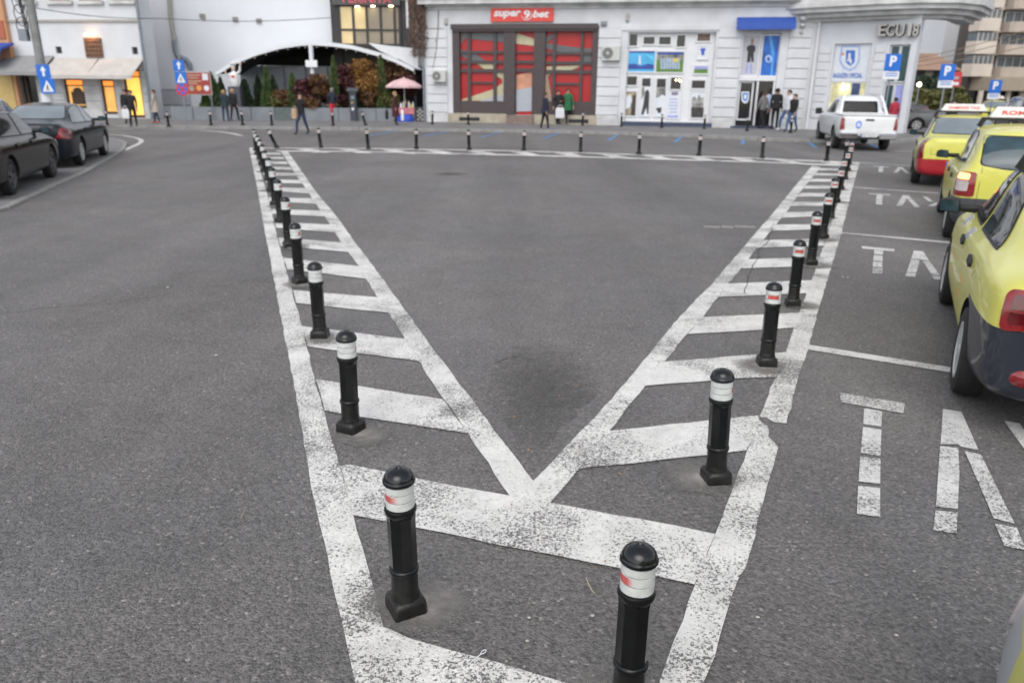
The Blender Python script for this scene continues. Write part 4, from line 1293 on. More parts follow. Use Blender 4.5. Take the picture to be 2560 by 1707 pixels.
# ------------------------------------------------------------------ main shop building
MW = Wall((-5.2, 42.75), (14.3, 38.6))
mb_ = thing('shop_building', 'white corner building with rusticated piers and three shopfronts', 'building', mw=MW.mat())
def MR(reg, x0, y0, x1, y1, off=0.0):
    return MW.rect(reg, x0, y0, x1, y1, off)
h1 = MR(Z4, 425, 300, 2090, 1295); h1 = (h1[0], .55, h1[2], h1[3])
h2 = MR(Z5, 395, 375, 1395, 1385); h2 = (h2[0], .34, h2[2], h2[3])
h3 = MR(Z5, 1700, 385, 2130, 1435); h3 = (h3[0], .22, h3[2], h3[3])
S0 = MW.pt(*zp(Z4, 100, 700))[0]
S1 = MW.len
wall_holes(S0, S1, .0, 10.5, [h1, h2, h3], .30, .6).build('wall', STUC, mb_)
CORN = MW.pt(*zp(Z4, 1100, 68))[1]
cm = MB()
cm.box(S0 - .05, -.10, CORN - .16, S1, -.002, CORN - .04)
cm.box(S0 - .1, -.22, CORN - .038, S1, -.002, CORN + .06)
cm.box(S0 - .15, -.50, CORN + .062, S1 + .0, -.002, CORN + .30)
cm.box(S0 - .15, -.58, CORN + .302, S1 + .0, -.002, CORN + .40)
cm.build('cornice', STUCD, mb_)
for i in range(24):
    x = S0 + .5 + i * .82
    if x < S1 - .3:
        MB().bbox(x, -.44, CORN + .402, x + .30, -.10, CORN + .62, .03).build('balcony_block', STUCD, mb_)
# rusticated piers: every course is a block proud of the wall
def pier(x0, x1, z0, z1, courses, proud=.05):
    h = (z1 - z0) / courses
    for i in range(courses):
        g = .028
        MB().bbox(x0, -proud, z0 + i * h + g, x1, -.001, z0 + (i + 1) * h - g * .2, .02).build('stone_course', STUC, mb_)
for (xa, xb, reg, n) in ((125, 365, Z4, 9), (60, 325, Z5, 9), (1425, 1690, Z5, 9)):
    q = MR(reg, xa, 345, xb, 1300)
    pier(q[0], q[2], .62, 4.72, n)
    MB().bbox(q[0] - .04, -.09, .13, q[2] + .04, -.001, .60, .03).build('pier_foot', STUCD, mb_)
q = MR(Z6, 235, 440, 555, 1200)
pier(q[0], S1 - .35, .62, 4.72, 9)
MB().bbox(q[0] - .04, -.09, .13, S1 - .3, -.001, .60, .03).build('pier_foot', STUCD, mb_)
# ornate corbels under the corner balcony
cx = S1 - .85
for k, (zz, wd, pr) in enumerate(((5.45, .34, .42), (5.10, .30, .32), (4.80, .24, .22), (4.50, .16, .12))):
    MB().sphere((cx, -pr * .6, zz), wd * .55, 12, 8, ey=1.1, ez=.75).build('corbel', STUCD, mb_, smooth=True)
# stone trim band above shopfronts 2
q = MR(Z5, 340, 300, 1480, 352)
MB().box(q[0], -.06, q[1], q[2], -.002, q[3]).build('lintel', STUC, mb_)

# shopfront 1: brown timber front with red film
sf = thing('betting_shopfront', 'dark brown timber shopfront with red film in its windows', 'shopfront', mw=MW.mat())
q = MR(Z4, 408, 280, 2100, 352)
MB().box(q[0], -.18, q[1] + .05, q[2], .0 - .003, q[3]).box(q[0] + .06, -.12, q[1] - .06, q[2] - .06, -.003, q[1] + .048).build('lintel', BROWN, sf)
MB().box(h1[0] + .01, .20, h1[1] + .01, h1[2] - .01, .28, h1[3] - .01).build('backing', REDG, sf)
Ypr = {}
for a, b in ((425, 505), (1012, 1142), (1358, 1485), (2025, 2092)):
    u = MR(Z4, a, 350, b, 1290)
    MB().box(u[0], -.04, h1[1], u[2], .19, h1[3] - .02).build('post', BROWN, sf)
def film(pts, m, y=.16, name='film_or_reflection'):
    P = [MW.pt(*zp(Z4, x, yy)) for x, yy in pts]
    MB().prism(P, y, y + .012).build(name, m, sf)
film([(510, 375), (1010, 380), (1010, 490), (620, 450), (550, 450), (510, 520)], GREYF)
film([(510, 570), (660, 610), (800, 710), (640, 715), (510, 640)], GREYF)
film([(690, 735), (900, 735), (900, 805), (790, 805)], CREAM)
film([(920, 830), (1005, 830), (1005, 1165), (520, 1165), (520, 1150), (890, 1030), (990, 960), (985, 915), (920, 880)], CREAM)
film([(730, 1165), (1005, 1085), (1005, 1170), (730, 1170)], LGREY, .155)
film([(1480, 500), (1600, 515), (1900, 555), (2020, 560), (2020, 620), (1700, 610), (1480, 560)], GREYF)
film([(1900, 620), (2015, 620), (2015, 720), (1800, 720), (1900, 690)], GREYF)
film([(1480, 430), (1590, 395), (1590, 420), (1490, 510)], GREYF)
film([(1500, 770), (1880, 755), (1880, 775), (1780, 810), (1500, 810)], CREAM)
film([(1485, 840), (1570, 835), (1515, 890), (1555, 1120), (1555, 1200), (1485, 1200)], mat('tan_window_film', (.32, .24, .18), .4))
film([(1140, 380), (1355, 450), (1355, 530), (1140, 505)], CREAM)
film([(1150, 870), (1330, 830), (1330, 1010), (1150, 1040)], mat('orange_door_reflection', (.50, .24, .15), .4, var=.3, vscale=2))  # orange reflection in the door glass, put into the colour
film([(1150, 1040), (1330, 1005), (1330, 1285), (1150, 1290)], LGREY, .155)
for x0, x1, rows in ((505, 1012, None), (1485, 2025, None)):
    for a, b in (((590, 628), (888, 926)) if x0 == 505 else ((1572, 1606), (1888, 1920))):
        u = MR(Z4, a, 360, b, 1170)
        MB().box(u[0], .06, h1[1] + .3, u[2], .15, h1[3] - .02).build('mullion', BROWN, sf)
    for yy, th in ((605, 16), (718, 18), (818, 20)):
        dy = 12 if x0 > 1000 else 0
        u = MR(Z4, x0, yy - th + dy, x1, yy + th + dy)
        MB().box(u[0], .08, u[1], u[2], .148, u[3]).build('transom', BROWN, sf)
    u = MR(Z4, 628 if x0 == 505 else 1606, 945 + (10 if x0 > 1000 else 0), 888, 968 + (10 if x0 > 1000 else 0)) if x0 == 505 else MR(Z4, 1606, 958, 1888, 985)
    MB().box(u[0], .08, u[1], u[2], .146, u[3]).build('transom', BROWN, sf)
    u = MR(Z4, x0, 1172, x1, 1290)
    MB().box(u[0], .0, h1[1], u[2], .148, u[3]).build('stall_riser', BROWN, sf)
for yy, th in ((608, 10), (718, 18), (812, 22)):
    u = MR(Z4, 1142, yy - th, 1358, yy + th)
    MB().box(u[0], .08, u[1], u[2], .148, u[3]).build('transom', BROWN, sf)
for a, b in ((1125, 1150), (1335, 1360)):
    u = MR(Z4, a, 815, b, 1290)
    MB().box(u[0], .06, h1[1], u[2], .147, u[3]).build('door_stile', BROWN, sf)
pls = MB()
u = MR(Z4, 375, 1300, 1045, 1410); 
MB().box(u[0], -.10, .13, u[2], -.003, .60).build('plinth', STONE, sf)
u2 = MR(Z4, 1362, 1330, 2085, 1420)
MB().box(u2[0], -.10, .13, u2[2], -.003, .60).build('plinth', STONE, sf)
v = MR(Z4, 505, 1355, 740, 1395)
MB().box(v[0], -.115, .22, v[2], -.102, .40).build('vent', INK, sf)
v = MR(Z4, 1760, 1390, 1990, 1420)
MB().box(v[0], -.115, .22, v[2], -.102, .40).build('vent', INK, sf)
u = MR(Z4, 1047, 1300, 1360, 1415)
MB().box(u[0], -.35, .13, u[2], -.003, .33).build('step', STEPM, sf)
MB().box(u[0], -.15, .332, u[2], -.003, .54).build('step', STEPM, sf)

sb = thing('shop_sign', 'red and white super 9 bet sign above the brown shopfront', 'sign', mw=MW.mat())
q = MR(Z4, 868, 98, 1588, 255)
MB().bbox(q[0], -.14, q[1], q[2], -.003, q[3], .01).build('board', SIGNR, sb)
wS, hS = q[2] - q[0], q[3] - q[1]
lettering('super', .4, SIGNWHITE, sb, q[0] + wS * .27, -.15, q[1] + hS * .50, .012, .25, .012, fit=(wS * .44, hS * .58))
lettering('bet', .4, SIGNWHITE, sb, q[0] + wS * .805, -.15, q[1] + hS * .55, .012, .25, .012, fit=(wS * .26, hS * .54))
lettering('9', .4, SIGNWHITE, sb, q[0] + wS * .585, -.155, q[1] + hS * .52, .012, .0, .010, fit=(wS * .10, hS * .60))
ar = []
for k in range(19):
    t = R(190 + 200 * k / 18)
    ar.append((q[0] + wS * .578 + wS * .082 * math.cos(t), -.148, q[1] + hS * .52 + hS * .40 * math.sin(t)))
MB().tube(ar, [.006 + .018 * math.sin(math.pi * k / 18) for k in range(19)], 6).build('swoosh', SIGNWHITE, sb)

# shopfront 2: white frames with posters
s2 = thing('fan_shopfront', 'white framed shopfront filled with football posters and old photographs', 'shopfront', mw=MW.mat())
MB().box(h2[0] + .01, .24, h2[1] + .01, h2[2] - .01, .29, h2[3] - .01).build('frame_back', PVC, s2)
def fr2(x0, y0, x1, y1, m, name='pane', y=.20):
    r = MR(Z5, x0, y0, x1, y1)
    return pane(s2, r, y, m, name, .03, True, .06)
for x0, y0, x1, y1 in ((430, 395, 520, 530), (592, 425, 720, 510), (772, 425, 908, 515), (978, 405, 1075, 540)):
    fr2(x0, y0, x1, y1, DKGL)
fr2(1215, 390, 1365, 475, mat('brown_roller', (.13, .09, .075), .7, var=.4, vscale=5))
SKYP = mat('poster_sky_blue', (.07, .36, .62), .4, var=.25, vscale=1.5)
SEAP = mat('poster_deep_blue', (.03, .07, .30), .4, var=.25, vscale=3)
GRASSP = mat('poster_grass', (.10, .20, .035), .5, var=.2, vscale=3)
SHIRTP = mat('poster_pale_shirts', (.34, .42, .55), .5, var=.3, vscale=9)
YELP = mat('poster_yellow', (.60, .48, .05), .5)
PHOTO = mat('old_photo_grey', (.22, .22, .21), .5, var=.9, vscale=4)
PHOTOD = mat('old_photo_dark', (.045, .04, .038), .5, var=.5, vscale=5)
SEPIA = mat('old_photo_sepia', (.32, .26, .18), .5, var=.6, vscale=4)
PAPER = mat('poster_paper', (.62, .65, .70), .5, var=.08)
LILAC = mat('poster_lilac', (.30, .32, .62), .5, var=.15)
def prn(par, W, reg, pts, y, m, name='print'):
    P = [W.pt(*zp(reg, a, b)) for a, b in pts]
    return MB().prism(P, y, y + .006).build(name, m, par)
p1_ = fr2(415, 590, 720, 830, SKYP, 'poster')
prn(p1_, MW, Z5, [(412, 745), (480, 735), (560, 760), (640, 735), (715, 750), (712, 800), (410, 800)], .19, SEAP)
prn(p1_, MW, Z5, [(415, 590), (720, 590), (720, 612), (415, 610)], .189, SEAP)
prn(p1_, MW, Z5, [(560, 605), (700, 650), (715, 720), (690, 690), (620, 640)], .188, mat('poster_cyan', (.10, .50, .75), .4))
prn(p1_, MW, Z5, [(540, 640), (556, 640), (562, 745), (532, 745)], .187, PAPER)
p2_ = fr2(742, 600, 1055, 835, GRASSP, 'poster')
prn(p2_, MW, Z5, [(745, 600), (1055, 600), (1053, 632), (745, 628)], .189, SEAP)
prn(p2_, MW, Z5, [(745, 630), (1053, 634), (1050, 700), (742, 690)], .190, PHOTO)
for k in range(7):
    x = 800 + k * 33
    prn(p2_, MW, Z5, [(x - 14, 690), (x - 6, 670), (x + 6, 670), (x + 14, 690), (x + 12, 800), (x - 12, 800)], .187 - k * .0006, SHIRTP, 'printed_player')
prn(p2_, MW, Z5, [(935, 680), (985, 672), (1000, 700), (960, 725), (935, 710)], .181, YELP)
pp = fr2(1228, 535, 1335, 678, PAPER, 'poster')
prn(pp, MW, Z5, [(1248, 565), (1268, 555), (1292, 555), (1312, 565), (1306, 590), (1298, 588), (1296, 638), (1262, 638), (1260, 588), (1252, 590)], .188, mat('shirt_print_blue', (.06, .09, .45), .5), 'printed_shirt')
fr2(1178, 765, 1338, 850, GRASSP, 'poster')
prn(s2, MW, Z5, [(1178, 765), (1338, 765), (1338, 800), (1178, 800)], .188, LILAC)
fr2(400, 882, 515, 985, DKGL)
a_ = fr2(385, 1058, 505, 1338, SEPIA, 'poster')
prn(a_, MW, Z5, [(470, 1100), (505, 1100), (495, 1338), (440, 1338), (450, 1250)], .188, PHOTOD)
prn(a_, MW, Z5, [(395, 1120), (440, 1090), (460, 1160), (430, 1250), (385, 1260)], .187, PAPER)
a_ = fr2(565, 905, 672, 1335, PAPER, 'poster')
prn(a_, MW, Z5, [(570, 905), (672, 905), (672, 1000), (568, 995)], .189, PHOTOD)
prn(a_, MW, Z5, [(610, 1060), (640, 1030), (660, 1070), (655, 1200), (648, 1320), (632, 1320), (625, 1240), (590, 1325), (562, 1325), (590, 1200)], .187, PHOTOD, 'printed_figure')
prn(a_, MW, Z5, [(562, 1010), (605, 1000), (600, 1100), (560, 1160)], .188, PHOTO)
a_ = fr2(735, 910, 850, 1340, PAPER, 'poster')
prn(a_, MW, Z5, [(740, 910), (850, 910), (848, 1010), (738, 1010)], .189, DKGL)
prn(a_, MW, Z5, [(730, 1015), (848, 1015), (845, 1110), (810, 1090), (760, 1130), (728, 1130)], .188, PHOTO)
prn(a_, MW, Z5, [(735, 1250), (800, 1240), (795, 1300), (765, 1310)], .187, PHOTOD)
fr2(905, 897, 1025, 1030, DKGL)
a_ = fr2(872, 1048, 1012, 1365, PAPER, 'poster')
prn(a_, MW, Z5, [(918, 1062), (992, 1062), (990, 1100), (916, 1100)], .188, mat('poster_mauve', (.22, .17, .26), .5))
prn(a_, MW, Z5, [(870, 1335), (990, 1335), (988, 1365), (868, 1365)], .188, LILAC)
for k in range(5):
    prn(a_, MW, Z5, [(890, 1140 + 38 * k), (985, 1140 + 38 * k), (984, 1150 + 38 * k), (889, 1150 + 38 * k)], .188, LILAC, 'printed_line')
a_ = fr2(1150, 930, 1305, 1022, DKGL)
a_ = fr2(1145, 1060, 1295, 1362, PAPER, 'poster')
prn(a_, MW, Z5, [(1145, 1240), (1175, 1210), (1270, 1215), (1290, 1250), (1285, 1362), (1143, 1362)], .188, PHOTOD)
prn(a_, MW, Z5, [(1150, 1130), (1185, 1115), (1210, 1150), (1235, 1090), (1255, 1130), (1290, 1120), (1285, 1240), (1150, 1240)], .187, PHOTO)
MB().box(h2[0] - .15, -.10, .13, h2[2] + .15, -.003, .335).build('plinth', NAVYP, s2)
GLOW = mat('warm_bulb', (1, .8, .5), .4, emit=(1, .72, .38), estr=9)
for x, y in ((970, 925), (1002, 924), (1018, 938)):
    s_, z_ = MW.pt(*zp(Z5, x, y))
    MB().sphere((s_, .15, z_), .035, 10, 6).build('spot_lamp', GLOW, s2, smooth=True)

# shopfront 3: open door
s3 = thing('fan_shop_entrance', 'white framed shop entrance with a standing player poster and an open door', 'shopfront', mw=MW.mat())
MB().box(h3[0] + .01, .26, h3[1] + .01, h3[2] - .01, .295, h3[3] - .01).build('frame_back', DKGL, s3)
def fr3(x0, y0, x1, y1, m, name='pane', fw=.07):
    r = MR(Z5, x0, y0, x1, y1)
    return pane(s3, r, .19, m, name, .03, True, fw)
pa = fr3(1735, 405, 1925, 870, mat('poster_pale_grey', (.46, .46, .50), .5, var=.06), 'poster')
DKKIT = mat('print_dark_kit', (.03, .03, .035), .5)
SKNP = mat('print_skin', (.30, .18, .13), .5)
prn(pa, MW, Z5, [(1790, 540), (1820, 520), (1865, 520), (1890, 540), (1885, 600), (1870, 600), (1868, 720), (1842, 715), (1836, 650), (1825, 720), (1788, 720), (1800, 590), (1788, 590)], .180, DKKIT, 'printed_player')
prn(pa, MW, Z5, [(1836, 450), (1852, 440), (1868, 455), (1866, 500), (1856, 520), (1840, 520), (1836, 490)], .179, SKNP, 'printed_head')
prn(pa, MW, Z5, [(1785, 735), (1806, 735), (1790, 850), (1768, 850)], .181, LILAC, 'printed_leg')
prn(pa, MW, Z5, [(1826, 735), (1848, 735), (1850, 850), (1826, 850)], .181, LILAC, 'printed_leg')
BANB = mat('banner_blue', (.02, .12, .45), .4, var=.5, vscale=1.6)
pb = fr3(1965, 412, 2150, 875, BANB, 'poster')
prn(pb, MW, Z5, [(2040, 412), (2075, 412), (2110, 600), (2085, 875), (2060, 875), (2075, 640)], .181, mat('banner_light_blue', (.07, .30, .70), .4))
prn(pb, MW, Z5, [(2040 + 38 * math.cos(t), 680 + 44 * math.sin(t)) for t in [6.2832 * k / 18 for k in range(18)]], .180, mat('banner_pale', (.45, .55, .78), .4), 'printed_crest')
prn(pb, MW, Z5, [(2040 + 22 * math.cos(t), 684 + 27 * math.sin(t)) for t in [6.2832 * k / 14 for k in range(14)]], .1795, BANB, 'printed_crest')
pc = fr3(1700, 955, 1835, 1375, DKGL, 'door_leaf')
cr = [(1725, 1060), (1815, 1060), (1812, 1150), (1795, 1185), (1768, 1198), (1740, 1182), (1724, 1150)]
prn(pc, MW, Z5, cr, .180, PAPER, 'printed_crest')
prn(pc, MW, Z5, [(1770 + (x - 1769) * .7, 1120 + (y - 1125) * .7) for x, y in cr], .179, mat('crest_mid_blue', (.05, .16, .50), .5), 'printed_crest')
prn(pc, MW, Z5, [(1770 + (x - 1769) * .35, 1120 + (y - 1125) * .4) for x, y in cr], .178, PAPER, 'printed_crest')
q = MR(Z5, 1880, 940, 1900, 1430)
MB().box(q[0], -.05, h3[1] + .05, q[0] + .08, .2, q[3]).build('door_post', PVC, s3)
q = MR(Z5, 2070, 940, 2130, 1430)
MB().box(q[0], .05, h3[1] + .05, h3[2] - .02, .2, q[3]).build('door_post', PVC, s3)
q = MR(Z5, 1700, 885, 2140, 935)
MB().box(h3[0] + .01, .05, q[1], h3[2] - .01, .189, q[3]).build('transom', PVC, s3)
MB().box(h3[0] - .2, -.35, .13, h3[2] + .1, -.003, .23).build('threshold', NAVYP, s3)
aw = thing('blue_awning', 'blue fabric awning over the shop entrance', 'awning', mw=MW.mat())
q = MR(Z5, 1672, 205, 2352, 345, .4)
x0, x1, zb, zt = q[0], q[2], q[1], q[3]
MB().loft([[(x0, -.003, zt + .05), (x1, -.003, zt + .05), (x1, -.003, zt - .05), (x0, -.003, zt - .05)], [(x0, -.55, zb + .30), (x1, -.55, zb + .30), (x1, -.52, zb + .26), (x0, -.52, zb + .26)], [(x0, -.60, zb), (x1, -.60, zb), (x1, -.57, zb), (x0, -.57, zb)]]).build('canopy', BLUEP, aw)
for x in (x0 + .02, x1 - .02):
    MB().add([(x, -.005, zt), (x, -.55, zb + .28), (x, -.59, zb + .02), (x, -.005, zb + .05)], [(0, 1, 2, 3)]).build('side_flap', BLUEP, aw, fix=False)
    MB().tube([(x, -.01, zb + .1), (x, -.56, zb + .05)], .015, 6).build('arm', PIPE, aw)

ac_unit('white air conditioner beside the brown shopfront, low on the left pier', MW, MR(Z4, 195, 815, 350, 945, .2))
bpy.context.view_layer.update()
ac_unit('beige air conditioner on the pier between the two shopfronts', MW, MR(Z5, 115, 535, 325, 700, .2))
# small wall boxes and lamps on the facade
for reg, r, lab, m in ((Z4, (330, 215, 365, 280), 'small cream alarm box on the wall above the low air conditioner', PIPET), (Z5, (392, 165, 432, 245), 'small cream alarm box above the white framed shopfront', PIPET), (Z5, (105, 250, 172, 295), 'small grey plate on the wall by the pier', PIPE)):
    q = MR(reg, *r)
    t = thing('wall_box', lab, 'wall box', mw=MW.mat())
    MB().bbox(q[0], -.09, q[1], q[2], -.003, q[3], .008).build('casing', m, t)
    MB().box(q[0] + .02, -.095, q[1] - .03, q[2] - .02, -.01, q[1] - .002).build('lens', INK, t)
# drain pipes
dp = thing('drainpipe', 'grey drainpipe at the vine covered end of the shop building', 'pipe', mw=MW.mat())
x = MW.pt(1062, 250)[0]
MB().tube([(x, -.10, .15), (x, -.10, 6.0)], .055, 10).build('pipe', PIPE, dp)
for z in (.8, 2.4, 4.0, 5.4):
    MB().lathe([(.07, 0), (.07, .06)], 10, (x, -.10, z)).box(x - .02, -.06, z, x + .02, .0 - .003, z + .05).build('clip', PIPE, dp)
dp = thing('drainpipe', 'white drainpipe beside the corbelled shop corner', 'pipe', mw=MW.mat())
x = S1 - .12
MB().tube([(x, -.14, .15), (x, -.14, 5.6)], .06, 10).build('pipe', PVC, dp)
for z in (.8, 2.4, 4.2, 5.4):
    MB().lathe([(.075, 0), (.075, .06)], 10, (x, -.14, z)).box(x - .02, -.10, z, x + .02, .0 - .003, z + .05).build('clip', PVC, dp)

# chamfered, balconied corner of the same building
CW = Wall((14.3, 38.6), (17.6, 35.9))
cb = thing('shop_corner', 'white chamfered corner of the shop building under a curved balcony', 'building', mw=CW.mat())
c1 = CW.rect(Z6, 690, 430, 1050, 1130)
c2 = CW.rect(Z6, 1225, 440, 1425, 1130)
c1 = (c1[0], .75, c1[2], c1[3]); c2 = (c2[0], .75, c2[2], c2[3])
wall_holes(0, CW.len, 0, 10.5, [c1, c2], .22, .6).build('wall', STUCL, cb)
for (a, b) in ((.05, c1[0] - .12), (c1[2] + .15, c2[0] - .12)):
    for i in range(9):
        MB().bbox(a, -.05, .7 + i * .36, b, -.001, .7 + i * .36 + .325, .015).build('stone_course', STUC, cb)
fr = MB()
sd_ = Wall((17.6, 35.9), (19.2, 60))
SW = sd_
wall_holes(0, 24, 0, 10.5, [(2.0, 1.0, 3.4, 3.8), (5.0, 1.0, 6.4, 3.8), (8, 1, 9.4, 3.8)], .22, .6).build('side_wall', STUCL, cb)
cbw = [x for x in KIDS(cb) if x.name.startswith('side_wall')][0]
bpy.context.view_layer.update()
cbw.matrix_parent_inverse = CW.mat().inverted()
cbw.matrix_local = SW.mat()
# curved balcony slab following the corner
bal = MB()
def arcpts(out, n=22):
    """from the main wall round the corner into the side street, in corner coordinates"""
    A = [Vector((-1.6, .34)), Vector((-.4, .02)), Vector((1.0, 0)), Vector((2.6, 0)), Vector((3.9, .25)), Vector((4.8, .9)), Vector((5.2, 2.0)), Vector((5.1, 5.0))]
    res = []
    for i, p in enumerate(A):
        d = (A[min(i + 1, len(A) - 1)] - A[max(i - 1, 0)]).normalized()
        res.append(p + Vector((d.y, -d.x)) * out)
    return res
for z0, z1, o_ in ((CORN - .85, CORN - .70, .30), (CORN - .698, CORN - .50, .60), (CORN - .498, CORN - .30, .90), (CORN - .298, CORN - .10, 1.05), (CORN - .098, CORN + .5, .98)):
    outer = arcpts(o_)
    inner = arcpts(-.4)
    for i in range(len(outer) - 1):
        q4 = [inner[i], outer[i], outer[i + 1], inner[i + 1]]
        bal.flat([(p.x, p.y) for p in q4], z0, z1)
bal.build('balcony_slab', STUCD, cb)
up_ = pane(cb, (c1[0] + .06, CW.pt(*zp(Z6, 850, 790))[1], c1[2] - .06, c1[3] - .06), .14, PAPER, 'poster', .03, True, .05)
shield = [(790, 445), (975, 445), (968, 600), (930, 670), (868, 700), (805, 670), (768, 600)]
def sh(k): return [(870 + (x - 870) * k, 570 + (y - 570) * k) for x, y in shield]
prn(up_, CW, Z6, sh(1.0), .128, mat('crest_pale_blue', (.30, .40, .66), .5), 'printed_crest')
prn(up_, CW, Z6, sh(.84), .126, PAPER, 'printed_crest')
prn(up_, CW, Z6, [(835, 495), (925, 495), (920, 610), (875, 650), (830, 610)], .124, mat('crest_royal', (.05, .15, .50), .5), 'printed_crest')
prn(up_, CW, Z6, [(860, 520), (882, 525), (880, 570), (895, 600), (880, 635), (862, 600), (838, 605), (855, 570)], .122, PAPER, 'printed_crest')
prn(up_, CW, Z6, [(790, 520), (815, 520), (815, 545), (790, 545)], .122, mat('crest_orange', (.65, .22, .05), .5), 'printed_crest')
s_, z_ = CW.pt(*zp(Z6, 842, 742))
lettering('MAGAZIN OFICIAL', .2, mat('crest_royal', (.05, .15, .50), .5), up_, s_, .126, z_, .003, 0, .004, fit=(c1[2] - c1[0] - .25, .22))
LIT = mat('lit_shop_interior', (.55, .52, .30), .6, var=.7, vscale=2.0, emit=(.85, .80, .48), estr=.10)
lo_ = pane(cb, (c1[0] + .06, c1[1] + .06, c1[2] - .06, CW.pt(*zp(Z6, 850, 815))[1]), .16, LIT, 'display_window', .03, True, .05)
s_, z_ = CW.pt(*zp(Z6, 805, 855)); MB().bbox(s_ - .05, .10, z_ - .13, s_ + .05, .15, z_ + .13, .02).build('shop_light', GLOW, lo_)
s_, z_ = CW.pt(*zp(Z6, 852, 855)); MB().bbox(s_ - .03, .10, z_ - .13, s_ + .03, .15, z_ + .13, .02).build('shop_light', mat('dim_bulb', (1, .9, .6), .4, emit=(1, .9, .6), estr=2), lo_)
s_, z_ = CW.pt(*zp(Z6, 925, 900)); MB().box(s_ - .18, .13, c1[1] + .1, s_ + .18, .155, z_ + .38).build('display_panel', mat('display_blue', (.05, .07, .16), .5, var=.4), lo_)
TEALG = mat('teal_glass', (.02, .06, .065), .08, var=.3)
for k in (0, 1):
    a = c2[0] + .05 + k * (c2[2] - c2[0]) / 2
    b = a + (c2[2] - c2[0]) / 2 - .1
    pane(cb, (a, 2.35, b, c2[3] - .06), .15, TEALG, 'pane', .03, True, .04)
    pane(cb, (a, c2[1] + .06, b, 2.2), .15, LILAC if k else TEALG, 'pane', .03, True, .04)
LET = mat('pale_letter_face', (.42, .40, .37), .5, var=.1)
LETD = mat('dark_letter_side', (.03, .028, .03), .5)
lt = thing('wall_lettering', 'raised pale letters ECU 18 under the curved balcony', 'letters', mw=CW.mat())
xs_ = [(1210, 'E'), (1290, 'C'), (1385, 'U'), (1478, '1'), (1538, '8')]
for x, ch in xs_:
    s_, z_ = CW.pt(*zp(Z6, x, 298), .25)
    hh = .50
    a = lettering(ch, .5, LETD, lt, s_ - .04, -.15, z_, .12, 0, .01, 'letter', fit=({'1': .15, '8': .24}.get(ch, .34), hh))
    b = lettering(ch, .5, LET, lt, s_ - .04, -.28, z_, .008, 0, .006, 'letter_face', fit=({'1': .145, '8': .235}.get(ch, .335), hh * .98))
    b.parent = a; b.location = (0, 0, .13); b.rotation_euler = (0, 0, 0)
# ------------------------------------------------------------------ awning cafe on the left
LW = Wall((-30, 44.3), (-19.6, 42.7))
LR = lambda x0, y0, x1, y1, off=0.0: LW.rect(Z1, x0, y0, x1, y1, off)
lb = thing('cafe_building', 'pale stuccoed building with lit shop windows under striped awnings', 'building', mw=LW.mat())
EX = LW.pt(*zp(Z1, 1680, 700))[0]
holes = []
for r in ((750, 900, 975, 1250), (1175, 910, 1335, 1320), (1440, 800, 1640, 1370)):
    a, c, b, d = LR(*r)
    holes.append((a, max(.16, c), b, d))
upw = [LR(545, -260, 795, 12), LR(890, -260, 1150, 12), LR(1255, -260, 1525, 8), LR(200, -260, 385, 14)]
sm = [LR(642, 540, 712, 620), LR(1522, 545, 1588, 630)]
dark = LR(40, 850, 440, 1345); dark = (dark[0], .16, dark[2], dark[3])
SL = LW.pt(33, 118)[0]
wall_holes(SL, EX, .0, 10.0, holes + upw + sm + [dark], .25, 1.0).build('wall', STUCL, lb)
MB().box(SL, -.10, LW.pt(*zp(Z1, 900, 242))[1] - .06, EX, -.002, LW.pt(*zp(Z1, 900, 242))[1] + .05).build('string_course', PIPET, lb)
WARM = mat('warm_lit_window', (.70, .38, .10), .5, var=.35, vscale=1.5, emit=(1.0, .50, .13), estr=.34)
WARMY = mat('bright_lit_window', (.8, .5, .12), .5, var=.4, vscale=2, emit=(1.0, .58, .10), estr=.55)
ORANGE = mat('orange_lit_panel', (.7, .22, .04), .5, emit=(1.0, .30, .05), estr=.6)
TIMB = mat('dark_timber', (.075, .045, .028), .6, var=.2)
for k, h in enumerate(holes):
    p = MB().box(h[0] + .02, .16, h[1] + .02, h[2] - .02, .18, h[3] - .02).build('lit_window', WARMY if k == 2 else WARM, lb)
    f = MB()
    f.box(h[0], .08, h[1], h[0] + .10, .155, h[3]).box(h[2] - .10, .08, h[1], h[2], .155, h[3]).box(h[0] + .1, .08, h[3] - .12, h[2] - .1, .155, h[3]).box(h[0] + .1, .08, h[1], h[2] - .1, .155, h[1] + .14)
    f.build('window_frame', TIMB, p)
    MB().box(h[0] + .1, .085, h[3] - .42, h[2] - .1, .15, h[3] - .36).build('transom', TIMB, p)
    MB().box(h[0] + .1, .12, h[3] - .36, h[2] - .1, .158, h[3] - .12).build('top_light', ORANGE, p)
    if k == 0:
        MB().box(h[0] + .3, .09, h[1] + .2, h[2] - .14, .15, h[1] + .85).lathe([(.28, 0), (.25, .12), (.12, .2), (.001, .22)], 12, ((h[0] + h[2]) / 2 + .1, .12, h[1] + .85), ey=.1).build('sofa_silhouette', TIMB, p)
WOOD2 = mat('brown_window_timber', (.22, .12, .07), .6, var=.2)
for h in upw:
    p = MB().box(h[0] + .02, .15, h[1] + .02, h[2] - .02, .17, h[3] - .02).build('upper_window', DKGL, lb)
    cx = (h[0] + h[2]) / 2
    MB().box(h[0], .05, h[1], h[0] + .12, .145, h[3]).box(h[2] - .12, .05, h[1], h[2], .145, h[3]).box(cx - .1, .05, h[1], cx + .1, .145, h[3]).box(h[0] + .12, .051, h[1], cx - .1, .146, h[1] + .1).box(cx + .1, .051, h[1], h[2] - .12, .146, h[1] + .1).build('window_frame', WOOD2, p)
    MB().box(h[0] - .12, -.16, h[1] - .18, h[2] + .12, -.002, h[1] - .01).build('sill', STUCD, p)
